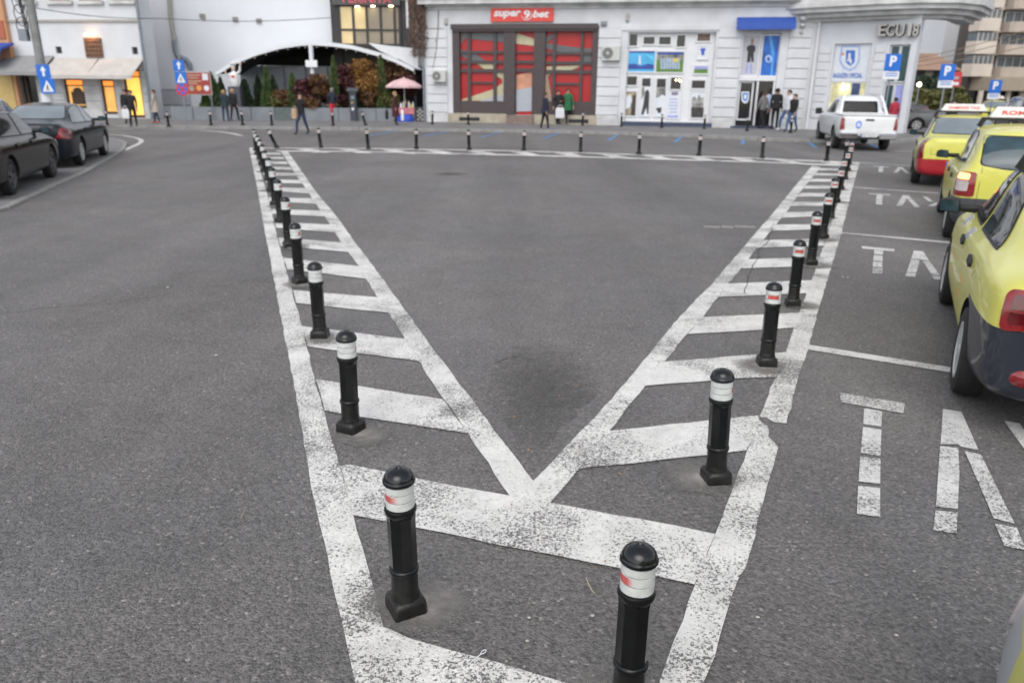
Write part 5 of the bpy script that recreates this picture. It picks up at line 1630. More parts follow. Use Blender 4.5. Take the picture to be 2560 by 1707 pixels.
for h in sm:
    MB().box(h[0] + .01, .12, h[1] + .01, h[2] - .01, .14, h[3] - .01).build('vent_opening', INK, lb)
MB().box(dark[0] + .01, .22, dark[1] + .01, dark[2] - .01, .24, dark[3] - .01).build('dark_shop_window', DKGL, lb)
for k in range(3):
    x = dark[0] + .25 + k * .12
    MB().bbox(x, .18, 1.2 + k * -.42 + .7, x + .32, .215, 1.2 + k * -.42 + 1.05, .02).build('notice', PAPER, lb)
for k in (1, 2):
    x = dark[0] + (dark[2] - dark[0]) * k / 3
    MB().box(x - .05, .10, dark[1], x + .05, .216, dark[3]).build('door_post', TIMB, lb)
# rusticated piers between the windows
gaps = [(dark[2] + .05, holes[0][0] - .05), (holes[0][2] + .05, holes[1][0] - .05), (holes[1][2] + .05, holes[2][0] - .05), (holes[2][2] + .08, EX - .05)]
for a, b in gaps:
    for i in range(6):
        MB().bbox(a, -.05, .62 + i * .40, b, -.001, .62 + i * .40 + .36, .02).build('stone_course', STUCD, lb)
    MB().bbox(a - .03, -.08, .13, b + .03, -.001, .60, .02).build('pier_foot', STUCD, lb)
AWN = mat('beige_awning_fabric', (.46, .43, .40), .8, var=.12, vscale=2)
AWN2 = mat('grey_awning_fabric', (.25, .25, .255), .8, var=.15, vscale=2)
def awning(name, label, r, m, out=1.3, strut=True):
    t = thing(name, label, 'awning', mw=LW.mat())
    x0, x1, zt, zb = r
    MB().loft([[(x0, -.003, zt), (x1, -.003, zt), (x1, -.003, zt - .04), (x0, -.003, zt - .04)], [(x0 - .05, -out, zb + .18), (x1 + .05, -out, zb + .18), (x1 + .05, -out, zb + .14), (x0 - .05, -out, zb + .14)]]).build('canopy', m, t)
    MB().box(x0 - .05, -out - .02, zb, x1 + .05, -out, zb + .175).build('valance', m, t)
    for x in (x0 + .05, (x0 + x1) / 2, x1 - .05):
        MB().tube([(x, -.01, zt - .10), (x, -out + .02, zb + .10)], .02, 6).build('arm', PIPE, t)
    return t
zt = LW.pt(*zp(Z1, 900, 670))[1]
zb = LW.pt(*zp(Z1, 800, 910), 1.3)[1]
xa, xm, xb = LW.pt(*zp(Z1, 600, 700), .3)[0], LW.pt(*zp(Z1, 1065, 790), .7)[0], LW.pt(*zp(Z1, 1600, 750), .5)[0]
awning('cafe_awning', 'beige awning over the wide lit cafe window', (xa, xm - .05, zt, zb), AWN)
awning('cafe_awning', 'beige awning over the narrow lit window and lit doorway', (xm + .05, xb, zt, zb), AWN)
xd0, xd1 = LW.pt(*zp(Z1, 120, 750), .5)[0], LW.pt(*zp(Z1, 560, 750), .5)[0]
awning('cafe_awning', 'grey awning over the dark shop window behind the concrete pole', (xd0 - .6, xd1, zt + .1, zb + .15), AWN2)
# coat of arms panel lit from above
ca = thing('wall_plaque', 'carved bronze plaque lit from above over the cafe awnings', 'plaque', mw=LW.mat())
q = LR(985, 440, 1185, 665)
BRZ = mat('bronze_plaque', (.16, .085, .05), .5, var=.6, vscale=14, bump=.8, bscale=18)
MB().bbox(q[0], -.10, q[1], q[2], -.003, q[3], .03).build('panel', BRZ, ca)
for k in range(5):
    for j in range(4):
        MB().sphere((q[0] + (q[2] - q[0]) * (.14 + .18 * k), -.11, q[1] + (q[3] - q[1]) * (.15 + .22 * j)), .065, 8, 5).build('relief', BRZ, ca, smooth=True)
lampm = MB().bbox(q[0] + .2, -.26, q[3] + .10, q[2] - .2, -.12, q[3] + .20, .02).build('lamp', mat('lit_plaque_lamp', (1, .6, .3), .4, emit=(1, .50, .22), estr=2.5), ca)
ld = bpy.data.lights.new('plaque_light', 'POINT'); ld.energy = 4; ld.color = (1, .5, .18); ld.shadow_soft_size = .12
lo2 = bpy.data.objects.new('plaque_light', ld); COL.objects.link(lo2); lo2.parent = ca; lo2.location = ((q[0] + q[2]) / 2, -.36, q[3] + .02)
dp = thing('drainpipe', 'grey drainpipe where the cafe meets the blank white wall', 'pipe', mw=LW.mat())
MB().tube([(EX - .02, -.10, .15), (EX - .02, -.10, 7.5)], .075, 10).build('pipe', PIPE, dp)
for z in (1.0, 2.8, 4.6, 6.2):
    MB().lathe([(.09, 0), (.09, .07)], 10, (EX - .02, -.10, z)).build('clip', PIPE, dp)
# orange building at the far end of the row, with its blue canopy
ob = thing('orange_building', 'orange rendered building beside the cafe with a blue canopy', 'building', mw=LW.mat() @ Matrix.Translation((SL - 6.0, -.25, 0)))
MB().box(-6, 0, 0, 6.0, 6, 10).build('wall', mat('orange_render', (.50, .27, .15), .85, var=.1, vscale=.8), ob)
MB().box(-6, -.06, 4.1, 5.9, -.003, 5.0).build('band', mat('brick_red_band', (.38, .12, .07), .85, var=.1), ob)
cn = MB()
cn.loft([[(-2 , -.003 , 3.9), (6.3, -.003, 3.9), (6.3, -.003, 3.8), (-2, -.003, 3.8)], [(-2, -1.0, 3.6), (6.3, -1.0, 3.6), (6.3, -.97, 3.5), (-2, -.97, 3.5)], [(-2, -1.3, 3.0), (6.3, -1.3, 3.0), (6.3, -1.27, 3.0), (-2, -1.27, 3.0)]])
cn.build('canopy', BLUEP, ob)
MB().box(4.2, -.05, .1, 5.8, -.003, 2.9).build('yellow_panel', mat('yellow_panel', (.5, .36, .14), .6), ob)
tag(ob, 'orange rendered building beside the cafe with a blue canopy', 'building')

# ------------------------------------------------------------------ blank white wall behind the terrace, and the glazed stair tower
bw = thing('blank_building', 'tall blank white rendered wall behind the terrace canopy', 'building', mw=Matrix.Translation((-24, 48.2, 0)))
BW = Wall((-24, 48.2), (0, 48.2))
XB = BW.pt(828, 60)[0]
MB().box(-6, 0, 0, XB, 8, 13).build('wall', BLANK, bw)
for x, y in ((507, 41), (589, 49), (648, 53)):
    s_, z_ = BW.pt(x, y)
    lv = MB()
    lv.bbox(s_ - .16, -.10, z_ - .13, s_ + .16, -.003, z_ + .13, .01)
    v_ = lv.build('wall_vent', PIPET, bw)
    for k in range(4):
        MB().box(s_ - .13, -.115, z_ - .10 + k * .055, s_ + .13, -.102, z_ - .075 + k * .055).build('slat', PIPE, v_)
MB().box(-6, -.025, 7.06, XB, -.002, 7.09).build('cable', PIPE, bw)
MB().tube([BWp for BWp in [(BW.pt(424, -20)[0], -.12, BW.pt(424, -20)[1]), (BW.pt(428, 40)[0], -.12, BW.pt(428, 40)[1]), (BW.pt(438, 103)[0], -.12, BW.pt(438, 103)[1])]], .13, 10).build('beige_pipe', PIPET, bw)
MB().tube([(BW.pt(x, y)[0], -.16, BW.pt(x, y)[1]) for x, y in ((438, 102), (441, 125), (446, 140), (455, 146), (468, 150), (476, 160), (478, 172))], .15, 10).build('grey_pipe', PIPE, bw)

GW = Wall((-24, 47.2), (0, 47.2))
gx0, gx1 = GW.pt(829, 60)[0], GW.pt(1030, 60)[0]
gb = thing('glazed_building', 'dark framed glazed front with warm lit panes above the terrace', 'building', mw=Matrix.Translation((-24, 47.2, 0)))
FRM = mat('dark_bronze_frame', (.025, .022, .022), .4, var=.2)
MB().box(gx0, .06, 0, gx1, 6, 13).build('core', FRM, gb)
cols = [GW.pt(*zp(Z3, x, 280))[0] for x in (505, 665, 820, 980, 1140)]
zr = [GW.pt(*zp(Z3, 700, y))[1] for y in (520, 350, 72, -200)]
GLW = mat('warm_lit_glazing', (.36, .29, .16), .12, var=.35, vscale=.8, emit=(.75, .55, .26), estr=.22)
GLD = mat('dim_lit_glazing', (.16, .135, .10), .10, var=.35, vscale=.8, emit=(.6, .48, .32), estr=.08)
for i, (a, b) in enumerate(zip(cols, cols[1:] + [gx1 - .7])):
    for j, (c, d) in enumerate(zip(zr, zr[1:])):
        p = MB().box(a + .07, .0, c + .06, b - .07, .04, d - .06).build('pane', GLW if i == 0 or (i == 1 and j == 1) else GLD, gb)
for x in cols + [gx1 - .7]:
    MB().box(x - .07, -.06, 0, x + .07, .05, 11).build('mullion', FRM, gb)
for z in zr[:-1]:
    MB().box(cols[0], -.05, z - .06, gx1 - .7, .049, z + .06).build('transom', FRM, gb)
s_, z_ = GW.pt(*zp(Z3, 800, 15))
fa = MB().bbox(cols[0] - .3, -.30, GW.pt(*zp(Z3, 800, 68))[1], gx1 - .6, -.07, GW.pt(*zp(Z3, 800, -90))[1], .02).build('fascia', mat('grey_fascia', (.07, .065, .068), .5), gb)
lettering('PERINITA', .8, mat('faded_red_letters', (.50, .10, .11), .5), fa, s_ + .15, -.32, GW.pt(*zp(Z3, 800, -8))[1], .015, 0, .02, fit=(2.75, .50))
for x, y in ((715, 88), (893, 82), (1100, 80)):
    a, b = GW.pt(*zp(Z3, x, y))
    MB().lathe([(.001, .03), (.10, .02), (.13, 0)], 14, (a, -.2, b)).build('downlight', mat('lit_downlight', (1, .85, .6), .4, emit=(1, .82, .5), estr=9), gb, smooth=True)
# end piece with a white pipe by the vines
wp = thing('roof_pipe', 'short white pipe hanging between the glazed front and the vines', 'pipe', mw=Matrix.Translation((0, 45.6, 0)))
PW = Wall((0, 45.6), (10, 45.6))
a0 = PW.pt(*zp(Z3, 1285, 0)); a1 = PW.pt(*zp(Z3, 1300, 330))
MB().tube([(a0[0], 0, a0[1] + .6), (a0[0], 0, a1[1])], .10, 10).build('pipe', PVC, wp)
MB().box(a0[0] - .35, -.1, a0[1], a0[0] + 1.4, .1, a0[1] + .12).build('bracket', PVC, wp)

# ------------------------------------------------------------------ terrace: planter wall, vaulted canopy, railing
TW = Wall((-17.5, 42.05), (-4.9, 43.1))
tr = thing('planter_wall', 'long low grey planter wall along the terrace', 'wall', mw=TW.mat())
PLN = mat('grey_planter_concrete', (.20, .215, .235), .8, var=.14, vscale=1.5, bump=.2)
PLG = mat('green_grey_panel', (.10, .125, .12), .7, var=.2)
xs = [-.6, 1.55, 3.55, 4.75, 6.1, 8.1, 10.1, 12.4]
for i, (a, b) in enumerate(zip(xs, xs[1:])):
    MB().bbox(a + .01, -.12, .13, b - .01, .12, .78, .012).build('panel', PLG if i == 3 else PLN, tr)
MB().box(-.6, .12, .13, 12.4, .7, .70).build('soil', mat('planter_soil', (.03, .022, .016), .95), tr)
# railing behind the menu board
rl = thing('railing', 'dark metal railing on the planter wall beside the menu board', 'railing', mw=TW.mat())
r0, r1 = TW.pt(*zp(Z2, 30, 1150))[0], TW.pt(*zp(Z2, 350, 1150))[0]
for z in (.85, 1.62):
    MB().box(r0, .02, z - .02, r1, .06, z + .02).build('rail', RUB, rl)
nb = 16
for k in range(nb + 1):
    x = r0 + (r1 - r0) * k / nb
    MB().box(x - .012, .025, .78, x + .012, .055, 1.62).build('baluster', RUB, rl)
# vault
CWl = Wall((-20, 43.6), (0, 43.6))
cp = thing('terrace_canopy', 'wide vaulted white canopy over the terrace', 'canopy', mw=Matrix.Translation((-20, 43.6, 0)))
VP = [(540, 181), (585, 152), (640, 130), (700, 113), (755, 105), (778, 104), (830, 107), (880, 114), (940, 130), (990, 148), (1035, 170)]
arc = [CWl.pt(*p) for p in VP]
def vault(y0, y1, t):
    o = []
    for y in (y0, y1):
        o.append([(x, y, z) for x, z in arc] + [(x, y, z - t) for x, z in reversed(arc)])
    return o
CAN = mat('white_canopy_fabric', (.66, .68, .70), .6, var=.06)
CAND = mat('terrace_interior_shade', (.012, .0125, .011), .8, var=.2)  # shade under the canopy, put into a near-black colour
MB().loft(vault(-.08, .14, .20)).build('front_rim', CAN, cp)
MB().loft(vault(.145, 4.3, .06)).build('roof', CAN, cp)
MB().loft([[(x, y, z - .075) for x, z in arc] + [(x, y, z - .085) for x, z in reversed(arc)] for y in (.15, 4.28)]).build('shade_sheet', CAND, cp)
# second, lower sail on the shop side
MB().loft([[(CWl.pt(x, y)[0], yy, CWl.pt(x, y)[1] - dz) for x, y in ((920, 108), (970, 115), (1040, 122), (1045, 135), (1045, 172), (1000, 150), (950, 128))] for yy, dz in ((-.02, 0), (.10, 0))]).build('side_sail', CAN, cp)
px0, pz0 = CWl.pt(776, 104); px1, pz1 = CWl.pt(786, 262)
MB().tube([(px0, 0, pz0 - .1), (px1, -.02, .13)], [.13, .075], 12).build('post', CAN, cp)
q = CWl.rect(Z2, 1690, 700, 1825, 778)
MB().bbox(q[0], -.25, q[1], q[2], -.17, q[3], .02).build('sign_plate', SIGNWHITE, cp)
BULB = mat('small_warm_bulb', (1, .9, .75), .4, emit=(1, .85, .65), estr=.35)
for k in range(22):
    f = k / 21 * (len(arc) - 1)
    i = min(int(f), len(arc) - 2)
    x = arc[i][0] + (arc[i + 1][0] - arc[i][0]) * (f - i); z = arc[i][1] + (arc[i + 1][1] - arc[i][1]) * (f - i)
    MB().sphere((x, .05, z - .27), .022, 8, 5).build('bulb', BULB, cp, smooth=True)
# back of the terrace: interior shade painted as a dark lining above, screens with painted reflection below
zb_ = 3.0
MB().prism([(x, max(zb_, z - .09)) for x, z in arc] + [(arc[-1][0], zb_ - .02), (arc[0][0], zb_ - .02)], 4.0, 4.1).build('back_shade_sheet', CAND, cp)
scr = mat('pale_reflecting_screen', (.30, .33, .37), .25, var=.3, vscale=.6)  # whitish reflection on the panes is put into this grey
for k in range(9):
    a = arc[0][0] + k * 1.28
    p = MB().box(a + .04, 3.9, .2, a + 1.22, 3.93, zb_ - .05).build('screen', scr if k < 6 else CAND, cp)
    MB().box(a - .04, 3.86, .13, a + .035, 3.97, zb_).build('screen_post', PIPE, p)

# menu board
MW2 = Wall((-20, 41.9), (0, 41.9))
mn = thing('menu_board', 'red menu board with food pictures by the terrace railing', 'board', mw=Matrix.Translation((-20, 41.9, 0)))
q = MW2.rect(Z2, 305, 830, 595, 1100)
MB().bbox(q[0], -.06, q[1], q[2], .0, q[3], .02).build('frame', PIPET, mn)
MB().box(q[0] + .05, -.075, q[1] + .05, q[2] - .05, -.062, q[3] - .05).build('panel', mat('menu_red', (.30, .045, .04), .5, var=.15, vscale=3), mn)
wq, hq = q[2] - q[0], q[3] - q[1]
for k in range(3):
    MB().lathe([(.001, .012), (.13, .008), (.14, 0)], 14).build('printed_dish', (SEPIA, STKORG, PAPER)[k], mn)
    o = [x for x in KIDS(mn) if x.name.startswith('printed_dish')][-1]
    o.location = (q[0] + wq * (.2 + .3 * k), -.076, q[1] + hq * .30); o.rotation_euler = (R(90), 0, 0)
for k, (yy, ww) in enumerate(((.85, .5), (.74, .42), (.60, .52), (.50, .36))):
    MB().box(q[0] + wq * .1, -.08, q[1] + hq * yy - .02, q[0] + wq * (.1 + ww), -.0755, q[1] + hq * yy + .02).build('printed_line', CREAM, mn)
MB().box(q[2] - wq * .32, -.08, q[3] - hq * .36, q[2] - wq * .1, -.0755, q[3] - hq * .08).build('notice', PAPER, mn)
for x in (q[0] + .1, q[2] - .1):
    MB().tube([(x, .03, .13), (x, .03, q[3])], .03, 8).build('leg', PIPE, mn)

# ------------------------------------------------------------------ street furniture
def flatsign(parent, W, reg, x0, y0, x1, y1, kind, y=-.03):
    a, c, b, d = W.rect(reg, x0, y0, x1, y1)
    w_, h_ = b - a, d - c
    cx, cz = (a + b) / 2, (c + d) / 2
    p = MB().bbox(a, y - .012, c, b, y, d, .006).build('sign_plate', BLUESIGN, parent)
    yy = y - .018
    if kind == 'arrow':
        MB().prism([(cx - w_ * .08, c + h_ * .14), (cx + w_ * .08, c + h_ * .14), (cx + w_ * .08, cz + h_ * .05), (cx + w_ * .22, cz + h_ * .05), (cx, d - h_ * .10), (cx - w_ * .22, cz + h_ * .05), (cx - w_ * .08, cz + h_ * .05)], yy, yy + .004).build('arrow', SIGNWHITE, p)
    if kind == 'cross':
        MB().prism([(cx - w_ * .38, c + h_ * .12), (cx + w_ * .38, c + h_ * .12), (cx, d - h_ * .10)], yy, yy + .004).build('triangle', SIGNWHITE, p)
        m = MB()
        m.lathe([(.001, .003), (w_ * .035, .002)], 8, (0, 0, 0))
        MB().prism([(cx - w_ * .03, cz + h_ * .10), (cx + w_ * .03, cz + h_ * .10), (cx + w_ * .05, cz - h_ * .08), (cx + w_ * .12, c + h_ * .18), (cx + w_ * .07, c + h_ * .18), (cx, cz - h_ * .1), (cx - w_ * .08, c + h_ * .18), (cx - w_ * .13, c + h_ * .18), (cx - w_ * .05, cz - h_ * .06)], yy - .005, yy - .001).build('walking_figure', INK, p)
    return p, (a, c, b, d)

def tilt_pole(W, px_, y=0.0):
    pass
# concrete pole with one-way and crossing signs
PW1 = Wall((-30, 33.0), (0, 33.0))
cp1 = thing('concrete_pole', 'concrete street pole with coiled black cables and a white band', 'pole', mw=Matrix.Translation((-30, 33.0, 0)))
x_, _ = PW1.pt(*zp(Z1, 560, 1250))
MB().tube([(x_, 0, .0), (x_, 0, 9)], [.19, .13], 14).build('shaft', mat('pole_concrete', (.22, .225, .22), .85, var=.2, vscale=3, bump=.3), cp1, smooth=True)
MB().lathe([(.205, .5), (.20, 1.55)], 14, (x_, 0, 0)).build('white_band', PVC, cp1)
CABLE = mat('black_cable', (.012, .012, .013), .6)
rng = random.Random(3)
for k in range(5):
    zc = 4.0 + .45 * k
    rr = .28 + .05 * rng.random()
    MB().tube([(x_ - .35 + rr * .8 * math.cos(t), -.2 + .05 * math.sin(2 * t), zc + rr * 1.3 * math.sin(t)) for t in [6.2832 * j / 16 for j in range(17)]], .018, 5).build('cable_coil', CABLE, cp1)
MB().bbox(x_ - .55, -.3, 3.5, x_ - .2, -.05, 3.95, .02).build('junction_box', PIPE, cp1)
for k in range(3):
    MB().tube([(x_ - .15 - .06 * k, -.16, 3.6), (x_ - .25 - .05 * k, -.17, 5.0), (x_ - .2 - .1 * k, -.15, 6.6), (x_ - .1, -.1, 8.5)], .02, 5).build('cable', CABLE, cp1)
s1_ = thing('one_way_sign', 'blue one-way arrow sign above the crossing sign on the concrete pole', 'sign', mw=Matrix.Translation((-30, 32.75, 0)))
SWl = Wall((-30, 32.75), (0, 32.75))
flatsign(s1_, SWl, Z1, 425, 748, 585, 905, 'arrow')
s2_ = thing('crossing_sign', 'blue pedestrian crossing sign low on the concrete pole', 'sign', mw=Matrix.Translation((-30, 32.75, 0)))
flatsign(s2_, SWl, Z1, 470, 908, 640, 1080, 'cross')
# slim pole with three signs by the terrace
PX = Wall((-30, 37.6), (0, 37.6))
sp = thing('sign_pole', 'slim steel pole with three road signs in front of the menu board', 'pole', mw=Matrix.Translation((-30, 37.6, 0)))
xq = PX.pt(467, 310)[0]
MB().tube([(xq, 0, .13), (xq, 0, 4.0)], .035, 8).build('shaft', PIPE, sp)
a_ = thing('one_way_sign', 'blue one-way arrow sign at the top of the slim pole', 'sign', mw=Matrix.Translation((-30, 37.55, 0)))
SX = Wall((-30, 37.55), (0, 37.55))
def shifted(t, reg, x0, y0, x1, y1, kind):
    p, r = flatsign(t, SX, reg, x0, y0, x1, y1, kind)
    return p, r
shifted(a_, Z2, 155, 695, 285, 822, 'arrow')
b_ = thing('crossing_sign', 'blue pedestrian crossing sign on the slim pole', 'sign', mw=Matrix.Translation((-30, 37.55, 0)))
shifted(b_, Z2, 178, 832, 310, 972, 'cross')
c_ = thing('no_stopping_sign', 'round red and blue no-stopping sign on the slim pole', 'sign', mw=Matrix.Translation((-30, 37.55, 0)))
cx, cz = SX.pt(*zp(Z2, 262, 1032)); rr = .30
def disc(par, r, yv, m, name):
    o = MB().lathe([(.0001, .006), (r, .006), (r, 0)], 26).build(name, m, par)
    o.location = (cx, yv, cz); o.rotation_euler = (R(90), 0, 0)
    return o
disc(c_, rr, -.03, mat('sign_red', (.52, .03, .05), .4), 'red_disc')
disc(c_, rr * .76, -.036, BLUESIGN, 'blue_disc')
for sg in (1, -1):
    o = MB().box(-rr * .85, -.004, -.04, rr * .85, 0, .04).build('red_bar', mat('sign_red', (.52, .03, .05), .4), c_)
    o.location = (cx, -.0455 - .002 * sg, cz); o.rotation_euler = (0, R(45 * sg), 0)
# parking signs
def p_sign(label, px_, py_, dist, w=.62, z_foot=0.0, foot=None):
    r = ray(px_, py_)
    t = dist / r.y
    x, z = r.x * t, r.z * t + CAMH
    o = thing('parking_sign', label, 'sign', (x, dist, 0))
    MB().tube([(0, 0, z_foot), (0, 0, z + w * .5)], .035, 8).build('pole', PIPE, o)
    p = MB().bbox(-w / 2, -.06, z - w * .5, w / 2, -.045, z + w * .5, .008).build('sign_plate', BLUESIGN, o)
    lettering('P', w, SIGNWHITE, p, 0, -.066, z + w * .08, .003, 0, .025, fit=(w * .42, w * .62))
    q = MB().bbox(-w / 2, -.06, z - w * .98, w / 2, -.045, z - w * .53, .006).build('sub_plate', SIGNWHITE, o)
    for k in range(2):
        MB().box(-w * .38, -.064, z - w * (.66 + .14 * k), w * .38, -.061, z - w * (.60 + .14 * k)).build('printed_line', BLUESIGN, q)
    return o
p_sign('blue P parking sign beside the white pickup in front of the shop corner', 2231, 157, 33.2, .66, .13)
p_sign('blue P parking sign beside the small red sign', 2367, 181, 35.5, .66)
p_sign('blue P parking sign in front of the apartment block columns', 2487, 217, 40.5, .62)
rs = thing('red_sign', 'small red sign with white lettering beside the parking sign', 'sign', (0, 0, 0))
r = ray(2388, 199); t = 37 / r.y
rs.location = (r.x * t, 37, 0)
zc = r.z * t + CAMH
MB().tube([(0, .02, 0), (0, .02, zc + .3)], .03, 8).build('pole', PIPE, rs)
bd = MB().bbox(-.26, -.05, zc - .32, .26, -.02, zc + .32, .01).build('board', mat('small_sign_red', (.48, .04, .05), .45), rs)
MB().box(-.16, -.056, zc - .25, .16, -.052, zc - .12).build('printed_line', SIGNWHITE, bd)
MB().box(-.12, -.056, zc + .0, .12, -.052, zc + .12).build('printed_line', PIPET, bd)

# parking meter
pm_ = G(886, 303, .13)
pm = thing('parking_meter', 'dark grey parking ticket machine with a slanted solar top', 'parking meter', (pm_.x, pm_.y, .13))
MG = mat('meter_grey', (.045, .05, .06), .45, var=.1)
MB().bbox(-.17, -.15, 0, .17, .15, 1.42, .03).build('cabinet', MG, pm)
MB().loft([[(-.30, -.24, 1.52), (.30, -.24, 1.52), (.30, .26, 1.66), (-.30, .26, 1.66)], [(-.30, -.24, 1.56), (.30, -.24, 1.56), (.30, .26, 1.70), (-.30, .26, 1.70)]]).build('solar_top', mat('meter_top', (.10, .11, .13), .3), pm)
MB().bbox(-.20, -.18, 1.40, .20, .18, 1.53, .02).build('head', MG, pm)
MB().box(-.10, -.158, 1.12, .10, -.152, 1.28).build('screen', mat('meter_screen', (.16, .20, .24), .2), pm)
MB().box(-.09, -.158, .92, .02, -.152, .97).build('button_row', YELP, pm)
MB().lathe([(.0001, .004), (.07, .004), (.07, 0)], 14).build('badge', SIGNWHITE, pm)
o = [x for x in KIDS(pm) if x.name.startswith('badge')][-1]; o.location = (-.02, -.152, .62); o.rotation_euler = (R(90), 0, 0)

# flower stall: parasol, table with goods, sacks
st_ = G(1020, 303, .13)
um = thing('parasol', 'faded pink parasol over the pavement stall', 'parasol', (st_.x - .15, st_.y, .13))
PINK = mat('faded_pink_fabric', (.64, .43, .44), .8, var=.25, vscale=2)
n = 8
rim = [(1.0 * math.cos(6.2832 * (k + .5) / n), 1.0 * math.sin(6.2832 * (k + .5) / n)) for k in range(n)]
for k in range(n):
    a, b = rim[k], rim[(k + 1) % n]
    MB().add([(0, 0, 2.22), (a[0] * .55, a[1] * .55, 2.06), (b[0] * .55, b[1] * .55, 2.06), (a[0], a[1], 1.80), (b[0], b[1], 1.80), (a[0], a[1], 1.70), (b[0], b[1], 1.70)], [(0, 1, 2), (1, 3, 4, 2), (3, 5, 6, 4)]).build('canopy_panel', PINK, um, fix=False)
    MB().tube([(0, 0, 2.18), (a[0] * .55, a[1] * .55, 2.04), (a[0], a[1], 1.78)], .01, 5).build('rib', PIPE, um)
MB().tube([(0, 0, 0), (0, 0, 2.26)], .025, 8).build('pole', PVC, um)
tb = thing('stall_table', 'small stall table with a pink cloth under the parasol', 'table', (st_.x, st_.y - .35, .13))
MB().bbox(-.42, -.3, .58, .42, .3, .70, .02).build('tabletop', mat('pink_cloth', (.48, .17, .20), .8, var=.3, vscale=6), tb)
MB().box(-.43, -.31, .38, .43, -.302, .585).build('cloth_drop', mat('pink_cloth', (.48, .17, .20), .8), tb)
for sx in (-1, 1):
    for sy in (-1, 1):
        MB().box(sx * .38 - .02, sy * .26 - .02, 0, sx * .38 + .02, sy * .26 + .02, .58).build('leg', PIPE, tb)
WBOT = mat('white_bottle', (.6, .6, .58), .5)
for k, (x, y, h, m) in enumerate(((-.3, 0, .25, PLAST), (-.18, .1, .32, WBOT), (.0, -.1, .22, INK), (.12, .05, .34, PLAST), (.25, -.05, .20, YELP), (.33, .12, .3, WBOT), (-.05, .15, .4, LEAF))):
    o = MB().lathe([(.05, 0), (.055, .02), (.05, h * .7), (.02, h * .85), (.02, h), (.001, h)], 10, (st_.x + x, st_.y - .35 + y, .83)).build('bottle', m, smooth=True)
    tag(o, ('pale jar', 'white bottle', 'short black tin', 'tall pale bottle', 'yellow jar', 'white flask', 'brown leafy bunch')[k] + ' on the pink stall table', 'goods')
bs = MB()
bs.loft([[(st_.x - .05 + .42 * sc * math.cos(t) * (1 + .12 * math.sin(3 * t)), st_.y - .75 + .25 * sc * math.sin(t), z) for t in [6.2832 * j / 14 for j in range(14)]] for z, sc in ((.13, 1.0), (.25, 1.06), (.40, .95), (.48, .55), (.50, .2))])
tag(bs.build('plastic_sack', mat('blue_plastic_sack', (.03, .08, .48), .45, var=.25, vscale=5, bump=.5, bscale=8), smooth=True), 'bright blue plastic sack under the stall table', 'sack')
bc = thing('checked_bag', 'black and white checked bag standing beside the stall', 'bag', (st_.x + .72, st_.y - .3, .13))
MB().bbox(-.20, -.16, 0, .20, .16, .74, .05).build('sack', mat('dark_bag', (.03, .035, .035), .7), bc)
for r_ in range(6):
    for c_i in range(3):
        if (r_ + c_i) % 2 == 0:
            MB().box(-.17 + c_i * .115, -.168, .06 + r_ * .10, -.06 + c_i * .115, -.162, .15 + r_ * .10).build('check', PIPET, bc)

# chef figure on its plinth (painted statue)
ch_ = TW.pt(*zp(Z2, 860, 1000))
chx = Wall((-20, 42.6), (0, 42.6))
qx, qz = chx.pt(*zp(Z2, 865, 1000))
cf = thing('chef_statue', 'white painted chef statue with one arm raised on a dark plinth', 'statue', (-20 + qx, 42.6, 0))
MB().bbox(-.32, -.25, .13, .32, .25, qz, .02).build('plinth', mat('dark_plinth', (.06, .065, .08), .7, var=.2), cf)
CW_ = mat('statue_white', (.66, .66, .66), .5, var=.08)
MB().loft([[(e * math.cos(t), e * .7 * math.sin(t), qz + z) for t in [6.2832 * j / 14 for j in range(14)]] for z, e in ((0, .20), (.05, .24), (.35, .28), (.62, .26), (.78, .22), (.86, .10), (.92, .08))]).build('body', CW_, cf, smooth=True)
MB().sphere((0, 0, qz + 1.02), .13, 14, 10).build('head', mat('statue_skin', (.55, .40, .32), .5), cf, smooth=True)
MB().lathe([(.12, 0), (.125, .10), (.20, .16), (.22, .24), (.17, .30), (.001, .32)], 16, (0, 0, qz + 1.10)).build('hat', CW_, cf, smooth=True)
MB().tube([(.22, 0, qz + .74), (.40, -.02, qz + .92), (.44, -.04, qz + 1.22)], [.09, .075, .055], 10).build('arm', CW_, cf, smooth=True)
MB().sphere((.46, -.04, qz + 1.32), .10, 10, 8).build('hand', mat('statue_skin', (.55, .40, .32), .5), cf, smooth=True)
MB().tube([(-.22, 0, qz + .72), (-.40, -.08, qz + .62), (-.44, -.16, qz + .80)], [.09, .07, .055], 10).build('arm', CW_, cf, smooth=True)
MB().sphere((-.45, -.17, qz + .86), .07, 10, 8).build('hand', mat('statue_skin', (.55, .40, .32), .5), cf, smooth=True)
MB().bbox(-.10, -.215, qz + .52, .10, -.19, qz + .64, .01).build('red_scarf', SIGNR, cf)
for o in KIDS(cf):
    if not o.name.startswith('plinth'):
        o.scale = (.86, .86, .86); o.location.z = qz * .14
